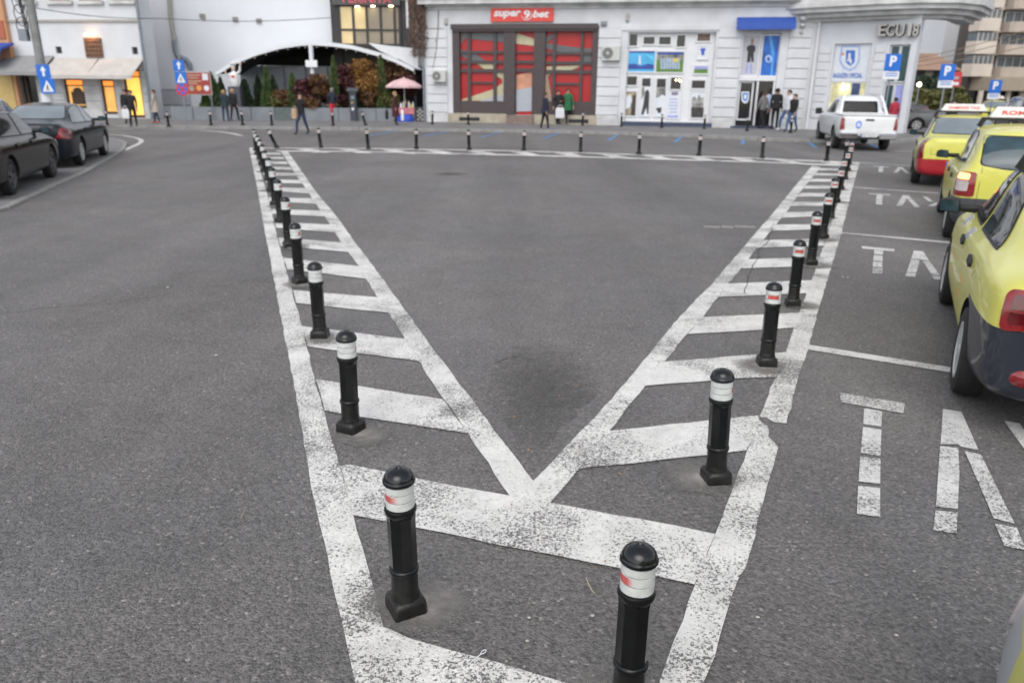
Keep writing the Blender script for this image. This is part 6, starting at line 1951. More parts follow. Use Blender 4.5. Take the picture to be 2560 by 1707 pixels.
# ------------------------------------------------------------------ plants
def leafmat(name, c1, c2, var=.35):
    m, n, l, b = nodes(name)
    oi = n.new('ShaderNodeTexCoord')
    nz = n.new('ShaderNodeTexNoise'); nz.inputs['Scale'].default_value = 3.5; nz.inputs['Detail'].default_value = 4
    l.new(oi.outputs['Object'], nz.inputs['Vector'])
    mr = n.new('ShaderNodeMapRange'); mr.inputs['From Min'].default_value = .35; mr.inputs['From Max'].default_value = .65
    l.new(nz.outputs['Fac'], mr.inputs['Value'])
    mx = n.new('ShaderNodeMix'); mx.data_type = 'RGBA'
    mx.inputs[6].default_value = (*c1, 1); mx.inputs[7].default_value = (*c2, 1)
    l.new(mr.outputs[0], mx.inputs[0]); l.new(mx.outputs[2], b.inputs['Base Color'])
    b.inputs['Roughness'].default_value = .6
    return m
EVER = leafmat('evergreen_leaf', (.040, .075, .024), (.095, .135, .038))
EVERD = leafmat('dark_evergreen_leaf', (.022, .042, .022), (.045, .07, .032))
ORNG = leafmat('orange_leaf', (.17, .065, .018), (.30, .16, .03))
MARN = leafmat('maroon_leaf', (.045, .012, .015), (.10, .025, .025))
BRWN = leafmat('brown_leaf', (.08, .038, .02), (.17, .085, .03))
OLIVE = leafmat('olive_leaf', (.06, .07, .02), (.16, .15, .04))
BARK = mat('bark', (.07, .05, .035), .9, var=.3, vscale=12, bump=.5)

def plant(name, label, base, h, wd, m, kind='cone', n=900, leaf=.07, group=None, seed=1, trunk=.25):
    rg = random.Random(seed)
    t = thing(name, label, 'conifer' if kind == 'cone' else 'shrub' if h < 3.5 else 'tree', base, rg.uniform(0, 6), group)
    tk = MB()
    tk.tube([(0, 0, 0), (.02, .01, h * .3), (-.01, .02, h * .7), (0, 0, h * .95)], [.05, .04, .025, .008], 7)
    for k in range(7 if kind != 'cone' else 4):
        a = rg.uniform(0, 6.28); z0 = h * rg.uniform(trunk, .6)
        tk.tube([(0, 0, z0), (wd * .2 * math.cos(a), wd * .2 * math.sin(a), z0 + h * .12), (wd * .4 * math.cos(a), wd * .4 * math.sin(a), z0 + h * .25)], [.02, .014, .006], 5)
    tk.build('trunk', BARK, t)
    mb = MB()
    lumps = [(rg.uniform(0, 6.28), rg.uniform(.35, 1.0), rg.uniform(.28, .58)) for _ in range(16)]
    for _ in range(n):
        if kind == 'cone':
            z = rg.random() ** .9
            rr = wd * .5 * (min(1, z * 6 + .35)) * (1 - z) ** .62 * (1 + .16 * math.sin(9 * z + 3 * seed) + rg.uniform(-.12, .12))
            a = rg.uniform(0, 6.28)
            rad = rr * math.sqrt(rg.uniform(.25, 1.0))
            p = Vector((rad * math.cos(a), rad * math.sin(a), .02 + z * h * .98))
            d = Vector((math.cos(a) * .5, math.sin(a) * .5, 1)).normalized()
            ll = leaf * rg.uniform(.7, 1.6)
        else:
            la, lz, lr = lumps[rg.randrange(16)]
            cz = trunk * h + (h * (1 - trunk)) * lz * .88
            env = math.sin(math.pi * min(1, max(.08, (cz / h - trunk * .6) / (1.02 - trunk * .6)))) ** .6
            c0 = Vector((math.cos(la) * wd * .34 * env, math.sin(la) * wd * .34 * env, cz))
            v = Vector((rg.gauss(0, 1), rg.gauss(0, 1), rg.gauss(0, 1))).normalized() * lr * wd * .72 * rg.random() ** .4
            v.z *= .8
            p = c0 + v
            if p.z > h: p.z = h - rg.random() * .1
            if p.z < .03: p.z = rg.uniform(.03, .3)
            d = Vector((rg.gauss(0, 1), rg.gauss(0, 1), rg.gauss(0, .6))).normalized()
            ll = leaf * rg.uniform(.7, 1.4)
        s = d.cross(Vector((rg.gauss(0, 1), rg.gauss(0, 1), rg.gauss(0, 1)))).normalized() * ll * (.28 if kind == 'cone' else .45)
        mb.add([p - d * ll * .5, p + s, p + d * ll * .5, p - s], [(0, 1, 2, 3)])
    mb.build('crown', m, t, fix=False)
    return t
def at(px_, Y):
    r = ray(px_, 290); t = Y / r.y
    return r.x * t
def zat(py_, Y, px_=800):
    r = ray(px_, py_); return r.z * Y / r.y + CAMH
grp = 'potted and planted evergreens of the terrace'
for i, (px_, top, wpx, Y, m, lab) in enumerate(((537, 181, 44, 42.7, EVER, 'broad evergreen beside the menu board'), (517, 232, 24, 42.5, EVER, 'low rounded evergreen right under the menu board'), (560, 194, 24, 44.6, EVERD, 'dark slim evergreen behind the chef statue'), (618, 200, 40, 44.4, EVERD, 'broad dark evergreen in the gap of the planter wall'), (652, 188, 26, 44.8, EVERD, 'dark pointed evergreen inside the terrace by the gap'),
        (674, 168, 30, 42.9, EVER, 'tall slim evergreen at the end of the green panel'), (690, 190, 26, 43.4, EVERD, 'dark evergreen behind the tall slim one'), (737, 184, 30, 43.1, EVER, 'bright conical evergreen behind the woman with bags'), (841, 140, 27, 43.0, EVER, 'tallest narrow evergreen behind the man in red trousers'), (957, 138, 36, 43.2, EVER, 'tall evergreen between the orange maple and the parasol'), (905, 225, 36, 43.5, EVERD, 'dark evergreen behind the parking meter'), (597, 205, 24, 44.9, EVERD, 'slim dark evergreen behind the walking couple'))):
    sc = Y / FPX
    plant('evergreen', lab, (at(px_, Y), Y, .6), zat(top, Y, px_) - .6, wpx * sc * 1.15, m, 'cone', 1500, .13, grp, i + 1)
grp2 = 'autumn shrubs of the terrace'
for i, (px_, top, wpx, Y, m, lab) in enumerate(((764, 196, 42, 43.3, MARN, 'maroon shrub left of the canopy post'), (803, 186, 40, 43.1, BRWN, 'rusty brown shrub right of the canopy post'), (874, 156, 50, 43.4, MARN, 'tall maroon maple behind the parking meter'), (920, 150, 62, 43.5, ORNG, 'glowing orange maple in the middle of the terrace'), (893, 180, 30, 43.7, OLIVE, 'olive shrub between the maroon and orange maples'), (930, 222, 46, 43.2, BRWN, 'low brown shrub under the orange maple'), (990, 150, 60, 44.2, BRWN, 'brown thinning tree behind the parasol'), (1015, 190, 50, 43.9, MARN, 'dark maroon shrub behind the stall'), (775, 245, 46, 43.0, BRWN, 'low brown shrub under the canopy post'), (712, 225, 50, 43.3, BRWN, 'low brown shrub between two evergreens'), (845, 235, 36, 43.2, MARN, 'low maroon shrub at the foot of the tallest evergreen'), (820, 225, 44, 43.8, BRWN, 'brown shrub behind the man in red trousers'), (862, 200, 40, 44.0, OLIVE, 'olive shrub behind the maroon maple'), (955, 215, 44, 43.9, ORNG, 'amber shrub beside the tall evergreen near the parasol'), (975, 235, 44, 43.3, OLIVE, 'low olive shrub behind the wine red coat'), (755, 228, 50, 44.0, OLIVE, 'olive shrub behind the woman crossing the road'), (790, 210, 40, 44.3, MARN, 'maroon shrub deep behind the canopy post'), (700, 240, 40, 43.1, OLIVE, 'low olive shrub beside the tall slim evergreen'))):
    sc = Y / FPX
    plant('autumn_shrub', lab, (at(px_, Y), Y, .6), zat(top, Y, px_) - .6, wpx * sc * 1.1, m, 'round', 2600, .115, grp2, i + 40, .12 if top > 190 else .25)
# dry vines hanging down the end of the shop building
vn = thing('dry_vine', 'mass of dry brown vines hanging at the end of the shop building', 'vine', mw=MW.mat())
rg = random.Random(5)
VINE = mat('dry_vine', (.13, .085, .065), .9, var=.4, vscale=4)
x0, x1 = MW.pt(1027, 60)[0], MW.pt(1066, 60)[0]
for k in range(60):
    x = rg.uniform(x0, x1)
    zt_, zb_ = 6.6, rg.uniform(2.6, 5.2) + abs(x - (x0 + x1) / 2) * 1.0
    pts = []
    z = zt_
    yy = -rg.uniform(.05, .35)
    while z > zb_:
        pts.append((x, yy, z)); x += rg.uniform(-.06, .06); yy += rg.uniform(-.03, .03); yy = min(-.03, yy); z -= .3
    if len(pts) > 2:
        MB().tube(pts, [.022 * (1 - .6 * i / len(pts)) for i in range(len(pts))], 5).build('stem', VINE, vn)
mbv = MB()
for k in range(900):
    x = rg.gauss((x0 + x1) / 2, (x1 - x0) * .28); z = rg.uniform(3.4, 6.6); y = -rg.uniform(.02, .45)
    d = Vector((rg.gauss(0, .4), rg.gauss(0, .4), -1)).normalized() * rg.uniform(.06, .16); s = Vector((rg.gauss(0, 1), rg.gauss(0, 1), 0)).normalized() * .03
    p = Vector((x, y, z))
    mbv.add([p - d, p + s, p + d, p - s], [(0, 1, 2, 3)])
mbv.build('dry_leaves', VINE, vn, fix=False)
v2 = thing('climbing_stem', 'thin bare climbing stem over the low air conditioner', 'vine', mw=MW.mat())
MB().tube([(MW.pt(*zp(Z4, x, y))[0], -.07, MW.pt(*zp(Z4, x, y))[1]) for x, y in ((265, -60), (262, 120), (258, 330), (240, 560), (215, 720), (195, 790))], [.02, .02, .018, .015, .012, .008], 6).build('stem', VINE, v2)
MB().tube([(MW.pt(*zp(Z4, x, y))[0], -.06, MW.pt(*zp(Z4, x, y))[1]) for x, y in ((112, 335), (180, 332), (330, 334))], .014, 6).build('stem', VINE, v2)

# ------------------------------------------------------------------ side street on the right: apartment block, towers, trees
APT = mat('beige_apartment_concrete', (.44, .375, .315), .85, var=.14, vscale=.5, bump=.1, bscale=8)
APTL = mat('light_apartment_panel', (.56, .49, .42), .85, var=.12, vscale=.5)
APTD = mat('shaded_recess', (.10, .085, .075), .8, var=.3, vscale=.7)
GLA = mat('apartment_glass', (.10, .12, .135), .12, var=.5, vscale=.5)
AD = 92.0
AW = Wall((30, AD - 5), (80, AD + 8))
ap = thing('apartment_block', 'beige apartment block with curved balconies and ground floor columns', 'building', mw=AW.mat())
ax0 = AW.pt(2412, 200)[0]
def az(py_, px_=2470): return AW.pt(px_, py_)[1]
wl = MB()
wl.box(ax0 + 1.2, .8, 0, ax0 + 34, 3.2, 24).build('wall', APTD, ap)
zs_ = [az(y) for y in (190, 168, 128, 92, 50, 20, -35)]
zfl = az(205)
hfl = az(82, 2470) - az(122, 2470)
base_z = az(190)
st_h = (az(28) - az(185)) / 2.75
for f in range(6):
    zb_ = base_z + f * st_h
    # bay window stack at the near end
    b = MB()
    b.loft([[(ax0 + x, y, z) for x, y in ((0, .8), (.2, -.5), (2.6, -.9), (3.0, .8))] for z in (zb_ - .1, zb_ + st_h * .52)])
    b.build('bay_parapet', APTL, ap)
    g = MB().loft([[(ax0 + x, y, z) for x, y in ((.12, .8), (.3, -.4), (2.5, -.78), (2.88, .8))] for z in (zb_ + st_h * .525, zb_ + st_h * .895)]).build('bay_window', GLA, ap)
    for k in range(5):
        xx = ax0 + .3 + 2.2 * k / 4; yy = -.42 - .38 * k / 4
        MB().box(xx - .04, yy - .06, zb_ + st_h * .53, xx + .04, yy + .02, zb_ + st_h * .89).build('mullion', APTL, g)
    # rounded balcony
    for (bx, bw_) in ((4.2, 5.4), (12.5, 5.4), (21, 5.4)):
        arcp = [(ax0 + bx, .8)] + [(ax0 + bx + bw_ / 2 - bw_ / 2 * math.cos(t), .3 - 1.5 * math.sin(t) ** .6) for t in [math.pi * k / 10 for k in range(11)]] + [(ax0 + bx + bw_, .8)]
        bl = MB()
        bl.flat(arcp, zb_ - .12, zb_ + st_h * .40)
        bl.build('balcony', APT, ap)
        w_ = pane(ap, (ax0 + bx + .5, zb_ + st_h * .42, ax0 + bx + bw_ - .5, zb_ + st_h * .86), .72, GLA, 'window', .05, True, .08)
        for k in (1, 2, 3):
            xx = ax0 + bx + .5 + (bw_ - 1) * k / 4
            MB().box(xx - .05, .66, zb_ + st_h * .42, xx + .05, .715, zb_ + st_h * .86).build('mullion', PVC, w_)
    MB().box(ax0 + 3.1, .5, zb_ - .14, ax0 + 30, .79, zb_ + .1).build('floor_band', APT, ap)
MB().box(ax0 + 1.6, -2.6, az(227), ax0 + 26, .79, base_z - .15).build('entrance_canopy', mat('tan_canopy_fascia', (.34, .285, .215), .8, var=.1), ap)
for k in range(10):
    xx = ax0 + 1.0 + k * 1.9
    MB().lathe([(.30, 0), (.27, az(227) - .12)], 12, (xx, -1.6, .1)).build('column', APTL, ap, smooth=True)
MB().box(ax0 + 1.3, .6, .1, ax0 + 30, .79, az(227) - .05).build('ground_floor_glass', DKGL, ap)
glo = mat('green_shop_light', (.4, .5, .15), .4, emit=(.6, .75, .25), estr=1.5)
MB().sphere((ax0 + 7.2, .4, 2.6), .42, 12, 8).build('green_sign_light', glo, ap, smooth=True)

tw_ = thing('white_tower', 'tall pale slab tower beyond the shop corner', 'building', (0, 0, 0))
Y = 112.0
def qx(px_, py_, Y):
    r = ray(px_, py_); return (r.x * Y / r.y, r.z * Y / r.y + CAMH)
a = qx(2341, 205, Y); b = qx(2374, 205, Y)
tw_.location = (a[0], Y, 0)
MB().box(0, 0, 0, b[0] - a[0], 12, 40).build('wall', mat('pale_tower_render', (.72, .72, .74), .85, var=.06, vscale=.2), tw_)
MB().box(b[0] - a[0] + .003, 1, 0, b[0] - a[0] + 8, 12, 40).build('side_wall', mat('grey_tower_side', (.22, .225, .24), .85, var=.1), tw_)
for k in range(9):
    MB().box(b[0] - a[0] + .8, .93, 5 + k * 3, b[0] - a[0] + 7.4, .997, 6.6 + k * 3).build('window_band', GLA, tw_)
pt = thing('pink_tower', 'pinkish gridded tower block between the shop corner and the white tower', 'building', (0, 0, 0))
Y = 140.0
a = qx(2215, 160, Y); b = qx(2362, 160, Y); zt_ = qx(2290, 50, Y)[1]; zb_ = qx(2290, 148, Y)[1]
pt.location = (a[0], Y, 0)
Wd = b[0] - a[0]
MB().box(0, 0, 0, Wd, 14, zt_ + 12).build('wall', mat('pink_tower_render', (.56, .41, .41), .8, var=.1, vscale=.15), pt)
for k in range(7):
    z = zb_ + (zt_ + 10 - zb_) * k / 6
    MB().box(-.05, -.18, z, Wd, -.003, z + .35).build('floor_band', mat('pink_tower_band', (.36, .31, .33), .8), pt)
for k in range(9):
    x = Wd * k / 8
    MB().box(x - .12, -.12, 0, x + .12, -.004, zt_ + 11).build('pilaster', mat('pink_tower_band', (.36, .31, .33), .8), pt)
hz_ = thing('brick_house', 'long low brown building at the end of the side street', 'building', (0, 0, 0))
Y = 85.0
a = qx(2235, 200, Y); b = qx(2340, 200, Y); zt_ = qx(2290, 150, Y)[1]
hz_.location = (a[0] - 3, Y, 0)
MB().box(0, 0, 0, b[0] - a[0] + 5, 8, zt_ - 1).build('wall', mat('brown_house_render', (.17, .14, .12), .85, var=.3, vscale=.5), hz_)
MB().loft([[(-.3, -.6, zt_ - 1), (b[0] - a[0] + 5.3, -.6, zt_ - 1), (b[0] - a[0] + 5.3, 8.6, zt_ - 1), (-.3, 8.6, zt_ - 1)], [(.5, 4, zt_ + .8), (b[0] - a[0] + 4.5, 4, zt_ + .8), (b[0] - a[0] + 4.5, 4.1, zt_ + .8), (.5, 4.1, zt_ + .8)]]).build('roof', mat('brown_roof', (.28, .18, .13), .85, var=.2, vscale=.6), hz_)
for k in range(4):
    MB().box(1 + k * 2, -.06, 2.2, 2.1 + k * 2, -.003, 4.0).build('window', DKGL, hz_)
for i, (px_, top, wpx, Y, m, lab) in enumerate(((2268, 225, 70, 66, OLIVE, 'olive street tree beyond the grey saloon'), (2330, 228, 60, 62, OLIVE, 'pale olive street tree at the foot of the white tower'), (2385, 216, 50, 58, OLIVE, 'yellowing street tree beside the apartment columns'), (2300, 190, 80, 78, EVERD, 'dark tree in front of the brown house'))):
    sc = Y / FPX
    plant('street_tree', lab, (at(px_, Y), Y, 0), zat(top, Y, px_), wpx * sc, m, 'round', 1500, .32, 'trees of the side street', i + 70, .15)
# two round street lamps, lit
for i, (x, y) in enumerate(((2298, 212), (2297, 223))):
    Y = 60
    a = qx(x, y, Y)
    t = thing('street_lamp', ('upper' if i == 0 else 'lower') + ' glowing globe street lamp beyond the shop corner', 'lamp', (a[0] + i * .1, Y + i * 3, 0))
    MB().tube([(0, 0, 0), (0, 0, a[1] - .12)], .05, 8).build('post', PIPE, t)
    MB().sphere((0, 0, a[1]), .15, 12, 8).build('globe', mat('lit_globe', (1, .9, .7), .4, emit=(1, .85, .6), estr=(5, 2)[0]), t, smooth=True)
# tram wires slung across the side street
for i, (p0, p1) in enumerate((((2225, 165), (2560, 88)), ((2225, 158), (2560, 70)), ((2230, 172), (2560, 110)))):
    a = qx(*p0, 50); b = qx(*p1, 44)
    A, B = Vector((a[0], 50, a[1])), Vector((b[0], 44, b[1]))
    B = A + (B - A) * 1.3
    pts = [A.lerp(B, k / 8) - Vector((0, 0, .25 * math.sin(math.pi * k / 8))) for k in range(9)]
    tag(MB().tube(pts, .022, 5).build('overhead_wire', mat('copper_wire', (.30, .22, .15), .5)), ('highest', 'middle', 'lowest')[(1, 0, 2)[i]] + ' of three overhead wires slung across the side street', 'wire')
# wires over the white facades on the left
for i, (p0, p1, Y) in enumerate((((70, 18), (400, 47), 40.5), ((400, 47), (830, 45), 41.5))):
    a = qx(*p0, Y - 6 if i == 0 else Y); b = qx(*p1, Y)
    A, B = Vector((a[0], Y - 6 if i == 0 else Y, a[1])), Vector((b[0], Y, b[1]))
    pts = [A.lerp(B, k / 10) - Vector((0, 0, .15 * math.sin(math.pi * k / 10))) for k in range(11)]
    tag(MB().tube(pts, .016, 5).build('overhead_wire', CABLE), ('thin black cable from the concrete pole to the beige pipe', 'thin black cable along the blank white wall')[i], 'wire')
# ------------------------------------------------------------------ people
SK = mat('skin', (.42, .25, .18), .55, var=.06)
def cloth(name, c, var=.18): return mat(name, c, .85, var=var, vscale=9, bump=.25, bscale=30)
def person(label, px_, py_, top, z=.13, head=0.0, pose='stand', topc=None, legc=None, hairc=None, shoec=None, coat=0.0, long_hair=False, hat=None, build=1.2, arms='down', hgt=None, name='person'):
    b = G(px_, py_, z)
    H = hgt or max(1.55, min(1.90, (ray(px_, top).z * b.y / ray(px_, top).y + CAMH) - z))
    k = H / 1.75
    root = thing(name, label, 'person', (b.x, b.y, z), head)
    st = .0 if pose == 'stand' else (.24 if pose == 'walk' else .13)
    # joints: x sideways, y forward
    J = {'pel': (0, 0, .95), 'sp': (0, 0, 1.12), 'ch': (0, .01, 1.33), 'nk': (0, .0, 1.50), 'hd': (0, .015, 1.60), 'tp': (0, .01, 1.69)}
    E = [('pel', 'sp'), ('sp', 'ch'), ('ch', 'nk'), ('nk', 'hd'), ('hd', 'tp')]
    Rr = {'pel': .135, 'sp': .125, 'ch': .145, 'nk': .058, 'hd': .092, 'tp': .055}
    J['nose'] = (0, .115, 1.595); E.append(('hd', 'nose')); Rr['nose'] = .016
    for s, sg in (('l', 1), ('r', -1)):
        fw = st * sg
        J['hip' + s] = (.095 * sg, 0, .88); J['kn' + s] = (.10 * sg, fw * .65 + (.05 if pose == 'walk' else 0), .50); J['an' + s] = (.10 * sg, fw - (.04 if fw < 0 else 0), .09 + (.05 if fw < -.1 else 0)); J['to' + s] = (.12 * sg, fw + .15, .045)
        E += [('pel', 'hip' + s), ('hip' + s, 'kn' + s), ('kn' + s, 'an' + s), ('an' + s, 'to' + s)]
        Rr['hip' + s] = .095; Rr['kn' + s] = .066; Rr['an' + s] = .048; Rr['to' + s] = .042
        J['sh' + s] = (.185 * sg, 0, 1.42)
        am = arms if isinstance(arms, str) else arms[0 if sg > 0 else 1]
        if am == 'down':
            J['el' + s] = (.235 * sg, -.02 - fw * .3, 1.15); J['wr' + s] = (.245 * sg, .04 - fw * .6, .90); dh = Vector((0.02 * sg, .02, -1))
        elif am == 'fold':
            J['el' + s] = (.25 * sg, .05, 1.16); J['wr' + s] = (.10 * sg, .24, 1.16); dh = Vector((-.7 * sg, .4, .1))
        elif am == 'up':
            J['el' + s] = (.27 * sg, .10, 1.25); J['wr' + s] = (.13 * sg, .18, 1.46); dh = Vector((-.2 * sg, 0, 1))
        dh.normalize()
        E += [('ch', 'sh' + s), ('sh' + s, 'el' + s), ('el' + s, 'wr' + s)]
        Rr['sh' + s] = .072; Rr['el' + s] = .05; Rr['wr' + s] = .033
        w_ = Vector(J['wr' + s])
        pm_ = w_ + dh * .07
        J['pm' + s] = tuple(pm_); Rr['pm' + s] = .030
        E.append(('wr' + s, 'pm' + s))
        side = dh.cross(Vector((0, 1, .01))).normalized()
        for f, (o_, ln) in enumerate(((-.030, .075), (-.010, .085), (.010, .080), (.028, .062))):
            a = 'f%d%s' % (f, s); J[a + 'a'] = tuple(pm_ + dh * .04 + side * o_); J[a + 'b'] = tuple(pm_ + dh * (.04 + ln * .7) + side * o_ * 1.1 + Vector((0, .018, 0)))
            E += [('pm' + s, a + 'a'), (a + 'a', a + 'b')]; Rr[a + 'a'] = .010; Rr[a + 'b'] = .008
        J['th' + s] = tuple(w_ + dh * .06 + Vector((-.02 * sg, .05, 0))); E.append(('wr' + s, 'th' + s)); Rr['th' + s] = .011
    names = list(J)
    me = bpy.data.meshes.new('body')
    me.from_pydata([tuple(Vector(J[n_]) * k) for n_ in names], [(names.index(a), names.index(c)) for a, c in E], [])
    o = link(me, 'body')
    o.modifiers.new('skin', 'SKIN')
    if not me.skin_vertices:
        bpy.context.view_layer.objects.active = o
    sv = me.skin_vertices[0].data
    for i, n_ in enumerate(names):
        r_ = Rr[n_] * k
        if n_ in ('pel', 'sp', 'ch'): sv[i].radius = (r_ * build, r_ * build * .78)
        else: sv[i].radius = (r_, r_)
        if n_ == 'pel': sv[i].use_root = True
    su = o.modifiers.new('sub', 'SUBSURF'); su.levels = 1; su.render_levels = 1
    dgp = bpy.context.evaluated_depsgraph_get()
    ev = bpy.data.meshes.new_from_object(o.evaluated_get(dgp))
    bpy.data.objects.remove(o)
    ms = [topc, legc, SK, shoec or INK]
    ev.materials.clear()
    for m_ in ms: ev.materials.append(m_)
    seg = []
    for a, c in E:
        t_ = 0
        if a[:2] in ('hi', 'kn') or c[:2] in ('hi', 'kn'): t_ = 1
        if a[:2] == 'an': t_ = 3
        if a in ('hd', 'nk') : t_ = 2
        if a[:2] in ('wr', 'pm') or (a[0] == 'f' and a[1].isdigit()): t_ = 2
        seg.append((Vector(J[a]) * k, Vector(J[c]) * k, t_))
    idx = []
    for p in ev.polygons:
        best, bt = 1e9, 0
        for A, B, t_ in seg:
            d = B - A
            u = max(0, min(1, (p.center - A).dot(d) / max(1e-9, d.length_squared)))
            q = (p.center - A - d * u).length_squared
            if q < best: best, bt = q, t_
        if bt == 2 and p.center.z < 1.47 * k and p.center.z > 1.2 * k and abs(p.center.x) < .2 * k and arms != 'up': bt = 0
        if bt == 1 and p.center.z > .90 * k: bt = 0
        idx.append(bt)
    ev.polygons.foreach_set('material_index', idx)
    ev.polygons.foreach_set('use_smooth', [True] * len(ev.polygons))
    ev.name = 'body'
    link(ev, 'body', root)
    # face and hair
    fc = MB()
    for sg in (1, -1):
        fc.sphere((.035 * sg * k, .093 * k, 1.618 * k), .011 * k, 6, 4)
    fc.box(-.024 * k, .088 * k, 1.556 * k, .024 * k, .102 * k, 1.562 * k)
    fc.build('facial_features', INK, root)
    er = MB()
    for sg in (1, -1):
        er.sphere((.095 * sg * k, .005, 1.60 * k), .026 * k, 6, 5, ex=.5)
    er.build('ears', SK, root)
    hm_ = hairc or cloth('dark_hair', (.02, .015, .012))
    hb = MB()
    rings = []
    lo = 1.40 if long_hair else 1.57
    for z_, e, yo in ((1.735, .03, -.01), (1.72, .075, -.012), (1.68, .104, -.018), (1.63, .112, -.030), (1.58, .108, -.045), (lo, .09 if long_hair else .085, -.055)):
        rings.append([(e * math.cos(t) * k, (yo + e * (.92 if math.sin(t) < 0 else (.92 if z_ > 1.66 else .25)) * math.sin(t)) * k, z_ * k) for t in [6.2832 * j / 14 for j in range(14)]])
    hb.loft(rings)
    hb.build('hat' if hat else 'hair', hat or hm_, root, smooth=True)
    if coat:
        cr_ = []
        for z_, e in ((1.15, .165), (1.0, .18), (.9, .195), (.95 - coat, .205 + .05 * coat)):
            cr_.append([(e * build * math.cos(t) * k, e * .80 * build * math.sin(t) * k, z_ * k) for t in [6.2832 * j / 16 for j in range(16)]])
        MB().loft(cr_).build('coat_skirt', topc, root, smooth=True)
    return root, k
def bag(parent_label, person_t, dx, dy, z, w_, h_, m, label, name='shopping_bag', d_=.12):
    p, k = person_t
    bpy.context.view_layer.update()
    wp_ = p.matrix_world @ Vector((dx, dy, 0))
    t = thing(name, label, 'bag', (wp_.x, wp_.y, p.location.z + z), p.rotation_euler.z)
    MB().loft([[(sx * w_ / 2 * s_, sy * d_ / 2 * s_, zz) for sx, sy in ((-1, -1), (1, -1), (1, 1), (-1, 1))] for zz, s_ in ((0, .85), (h_ * .15, 1.0), (h_ * .8, .95), (h_, .75))]).build('bag_body', m, t, bevel=.01)
    MB().tube([(-w_ * .25, 0, h_), (-w_ * .15, 0, h_ + .12), (w_ * .15, 0, h_ + .12), (w_ * .25, 0, h_)], .012, 5).build('handle', m, t)
    return t
BLK = cloth('black_cloth', (.014, .014, .016)); NAV = cloth('navy_cloth', (.018, .022, .04)); JEAN = cloth('blue_denim', (.05, .10, .22)); DJEAN = cloth('dark_denim', (.022, .035, .075))
GRN = cloth('green_coat_cloth', (.02, .12, .05)); WIN = cloth('wine_coat_cloth', (.055, .012, .018)); RTR = cloth('red_trouser_cloth', (.52, .03, .045)); BEI = cloth('beige_coat_cloth', (.40, .36, .31)); GRY = cloth('grey_cloth', (.17, .165, .16)); WHC = cloth('white_cloth', (.60, .61, .63)); PBL = cloth('pale_blue_cloth', (.36, .46, .60)); REDC = cloth('red_jacket_cloth', (.36, .03, .05)); DTEAL = cloth('dark_teal_cloth', (.02, .035, .042))
BLO = cloth('blond_hair', (.34, .22, .11)); BRH = cloth('brown_hair', (.06, .035, .02)); REDS = cloth('red_shoe', (.40, .08, .04)); TAN = cloth('tan_paper', (.44, .30, .20)); WPL = mat('white_carrier_plastic', (.66, .66, .68), .45, var=.1)
A0, A180 = 0.0, math.pi
person('person in dark coat standing in the glowing cafe doorway', 322, 311, 234, .13, A180, 'stand', BLK, BLK, None, None, .15, build=1.25)
w0 = person('person in black jacket and hood just outside the lit cafe doorway', 336, 318, 238, .13, A180 + .3, 'step', BLK, BLK, None, None, .0, build=1.2)
bag('', w0, .26, .05, .35, .30, .40, WPL, 'white carrier bag held outside the lit cafe doorway')
person('person in pale beige coat with red shoes by the grey drainpipe', 393, 310, 238, .13, 1.7, 'step', BEI, DJEAN, BRH, REDS, .35)
person('person in dark teal jacket, on the left of the blond walking couple', 566, 305, 230, .13, .1, 'step', DTEAL, DJEAN, BLO, None, .15, build=1.1)
person('person in black jacket with blond hair beside the dark teal jacket', 588, 303, 222, .13, -.1, 'walk', BLK, BLK, BLO, None, .05, build=1.15)
w1 = person('woman in dark coat and jeans crossing the road with a tan paper bag', 757, 337, 247, 0, A180 - .5, 'walk', BLK, DJEAN, cloth('dark_hair', (.02, .015, .012)), None, .0, True, arms=('fold', 'up'), hgt=1.66)
bag('', w1, .2, .18, .62, .24, .40, TAN, 'tan paper bag carried by the woman crossing the road', 'paper_bag')
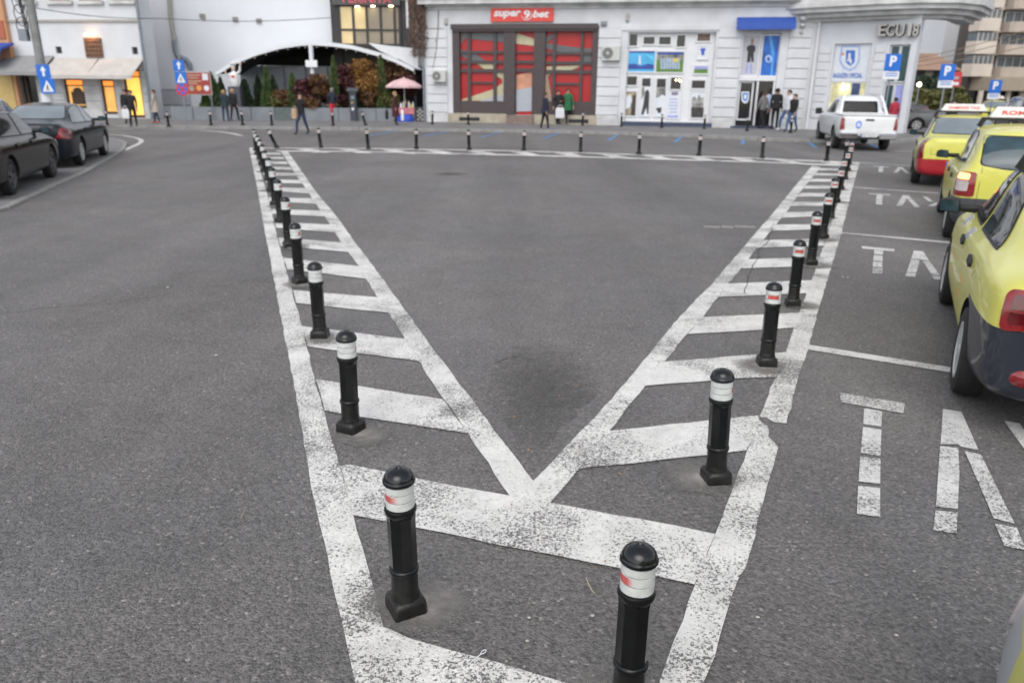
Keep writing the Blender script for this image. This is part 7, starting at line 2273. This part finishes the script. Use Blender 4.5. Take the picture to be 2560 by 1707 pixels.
person('man in navy jacket, grey cap and bright red trousers before the shrubs', 834, 302, 219, .13, .4, 'step', NAV, RTR, None, REDS, .0, hat=GRY, build=1.1)
w2 = person('woman in wine red coat standing at the pavement stall', 990, 314, 228, .13, A180 + 1.6, 'stand', WIN, BLK, BLO, None, .5, build=1.1)
bag('', w2, .0, -.42, .28, .32, .42, cloth('black_cloth', (.014, .014, .016)), 'black handbag hanging beside the wine red coat', 'handbag')
bag('', w2, .06, .34, .22, .30, .50, WPL, 'white carrier bag hanging beside the wine red coat')
person('man in long navy coat standing in the road before the brown shopfront', 1362, 328, 230, 0, -1.2, 'step', NAV, BLK, BRH, None, .12, build=1.15)
w3 = person('person in black jacket before the red shop window', 1394, 312, 224, .13, A180 + .3, 'step', BLK, BLK, None, None, .0, arms=('down', 'fold'), build=1.1)
bag('', w3, .0, .28, .32, .46, .52, WPL, 'large white carrier bag before the red shop window')
w4 = person('person in bright green coat before the red shop window', 1418, 312, 221, .13, A180 + .2, 'walk', GRN, BLK, BRH, None, .25, build=1.1)
bag('', w4, -.22, -.1, .30, .26, .30, cloth('black_cloth', (.014, .014, .016)), 'small black bag beside the green coat', 'handbag')
person('man in grey jacket stepping into the open shop door', 1902, 323, 229, .13, .5, 'walk', GRY, BLK, BRH, None, .0)
person('person in pale blue shirt inside the open shop door', 1917, 321, 222, .13, .1, 'stand', PBL, BLK, None, None, .0)
person('man in black suit standing at the open shop door', 1934, 325, 217, .13, -.6, 'stand', BLK, BLK, None, None, .05)
person('person in white top and jeans walking beside the black jacket', 1962, 327, 224, .13, A180 - 1.2, 'walk', WHC, JEAN, None, WPL, .0)
person('person in black jacket and jeans walking past the shop entrance', 1977, 331, 234, .13, A180 - 1.0, 'walk', BLK, JEAN, BRH, None, .0)
person('person in red jacket behind the white pickup', 2226, 333, 243, .13, .2, 'stand', REDC, BLK, None, None, .0, hat=BLK)
person('person in black hooded coat beyond the third taxi', 2368, 345, 250, 0, A180, 'stand', BLK, BLK, None, None, .3, True, build=1.2)
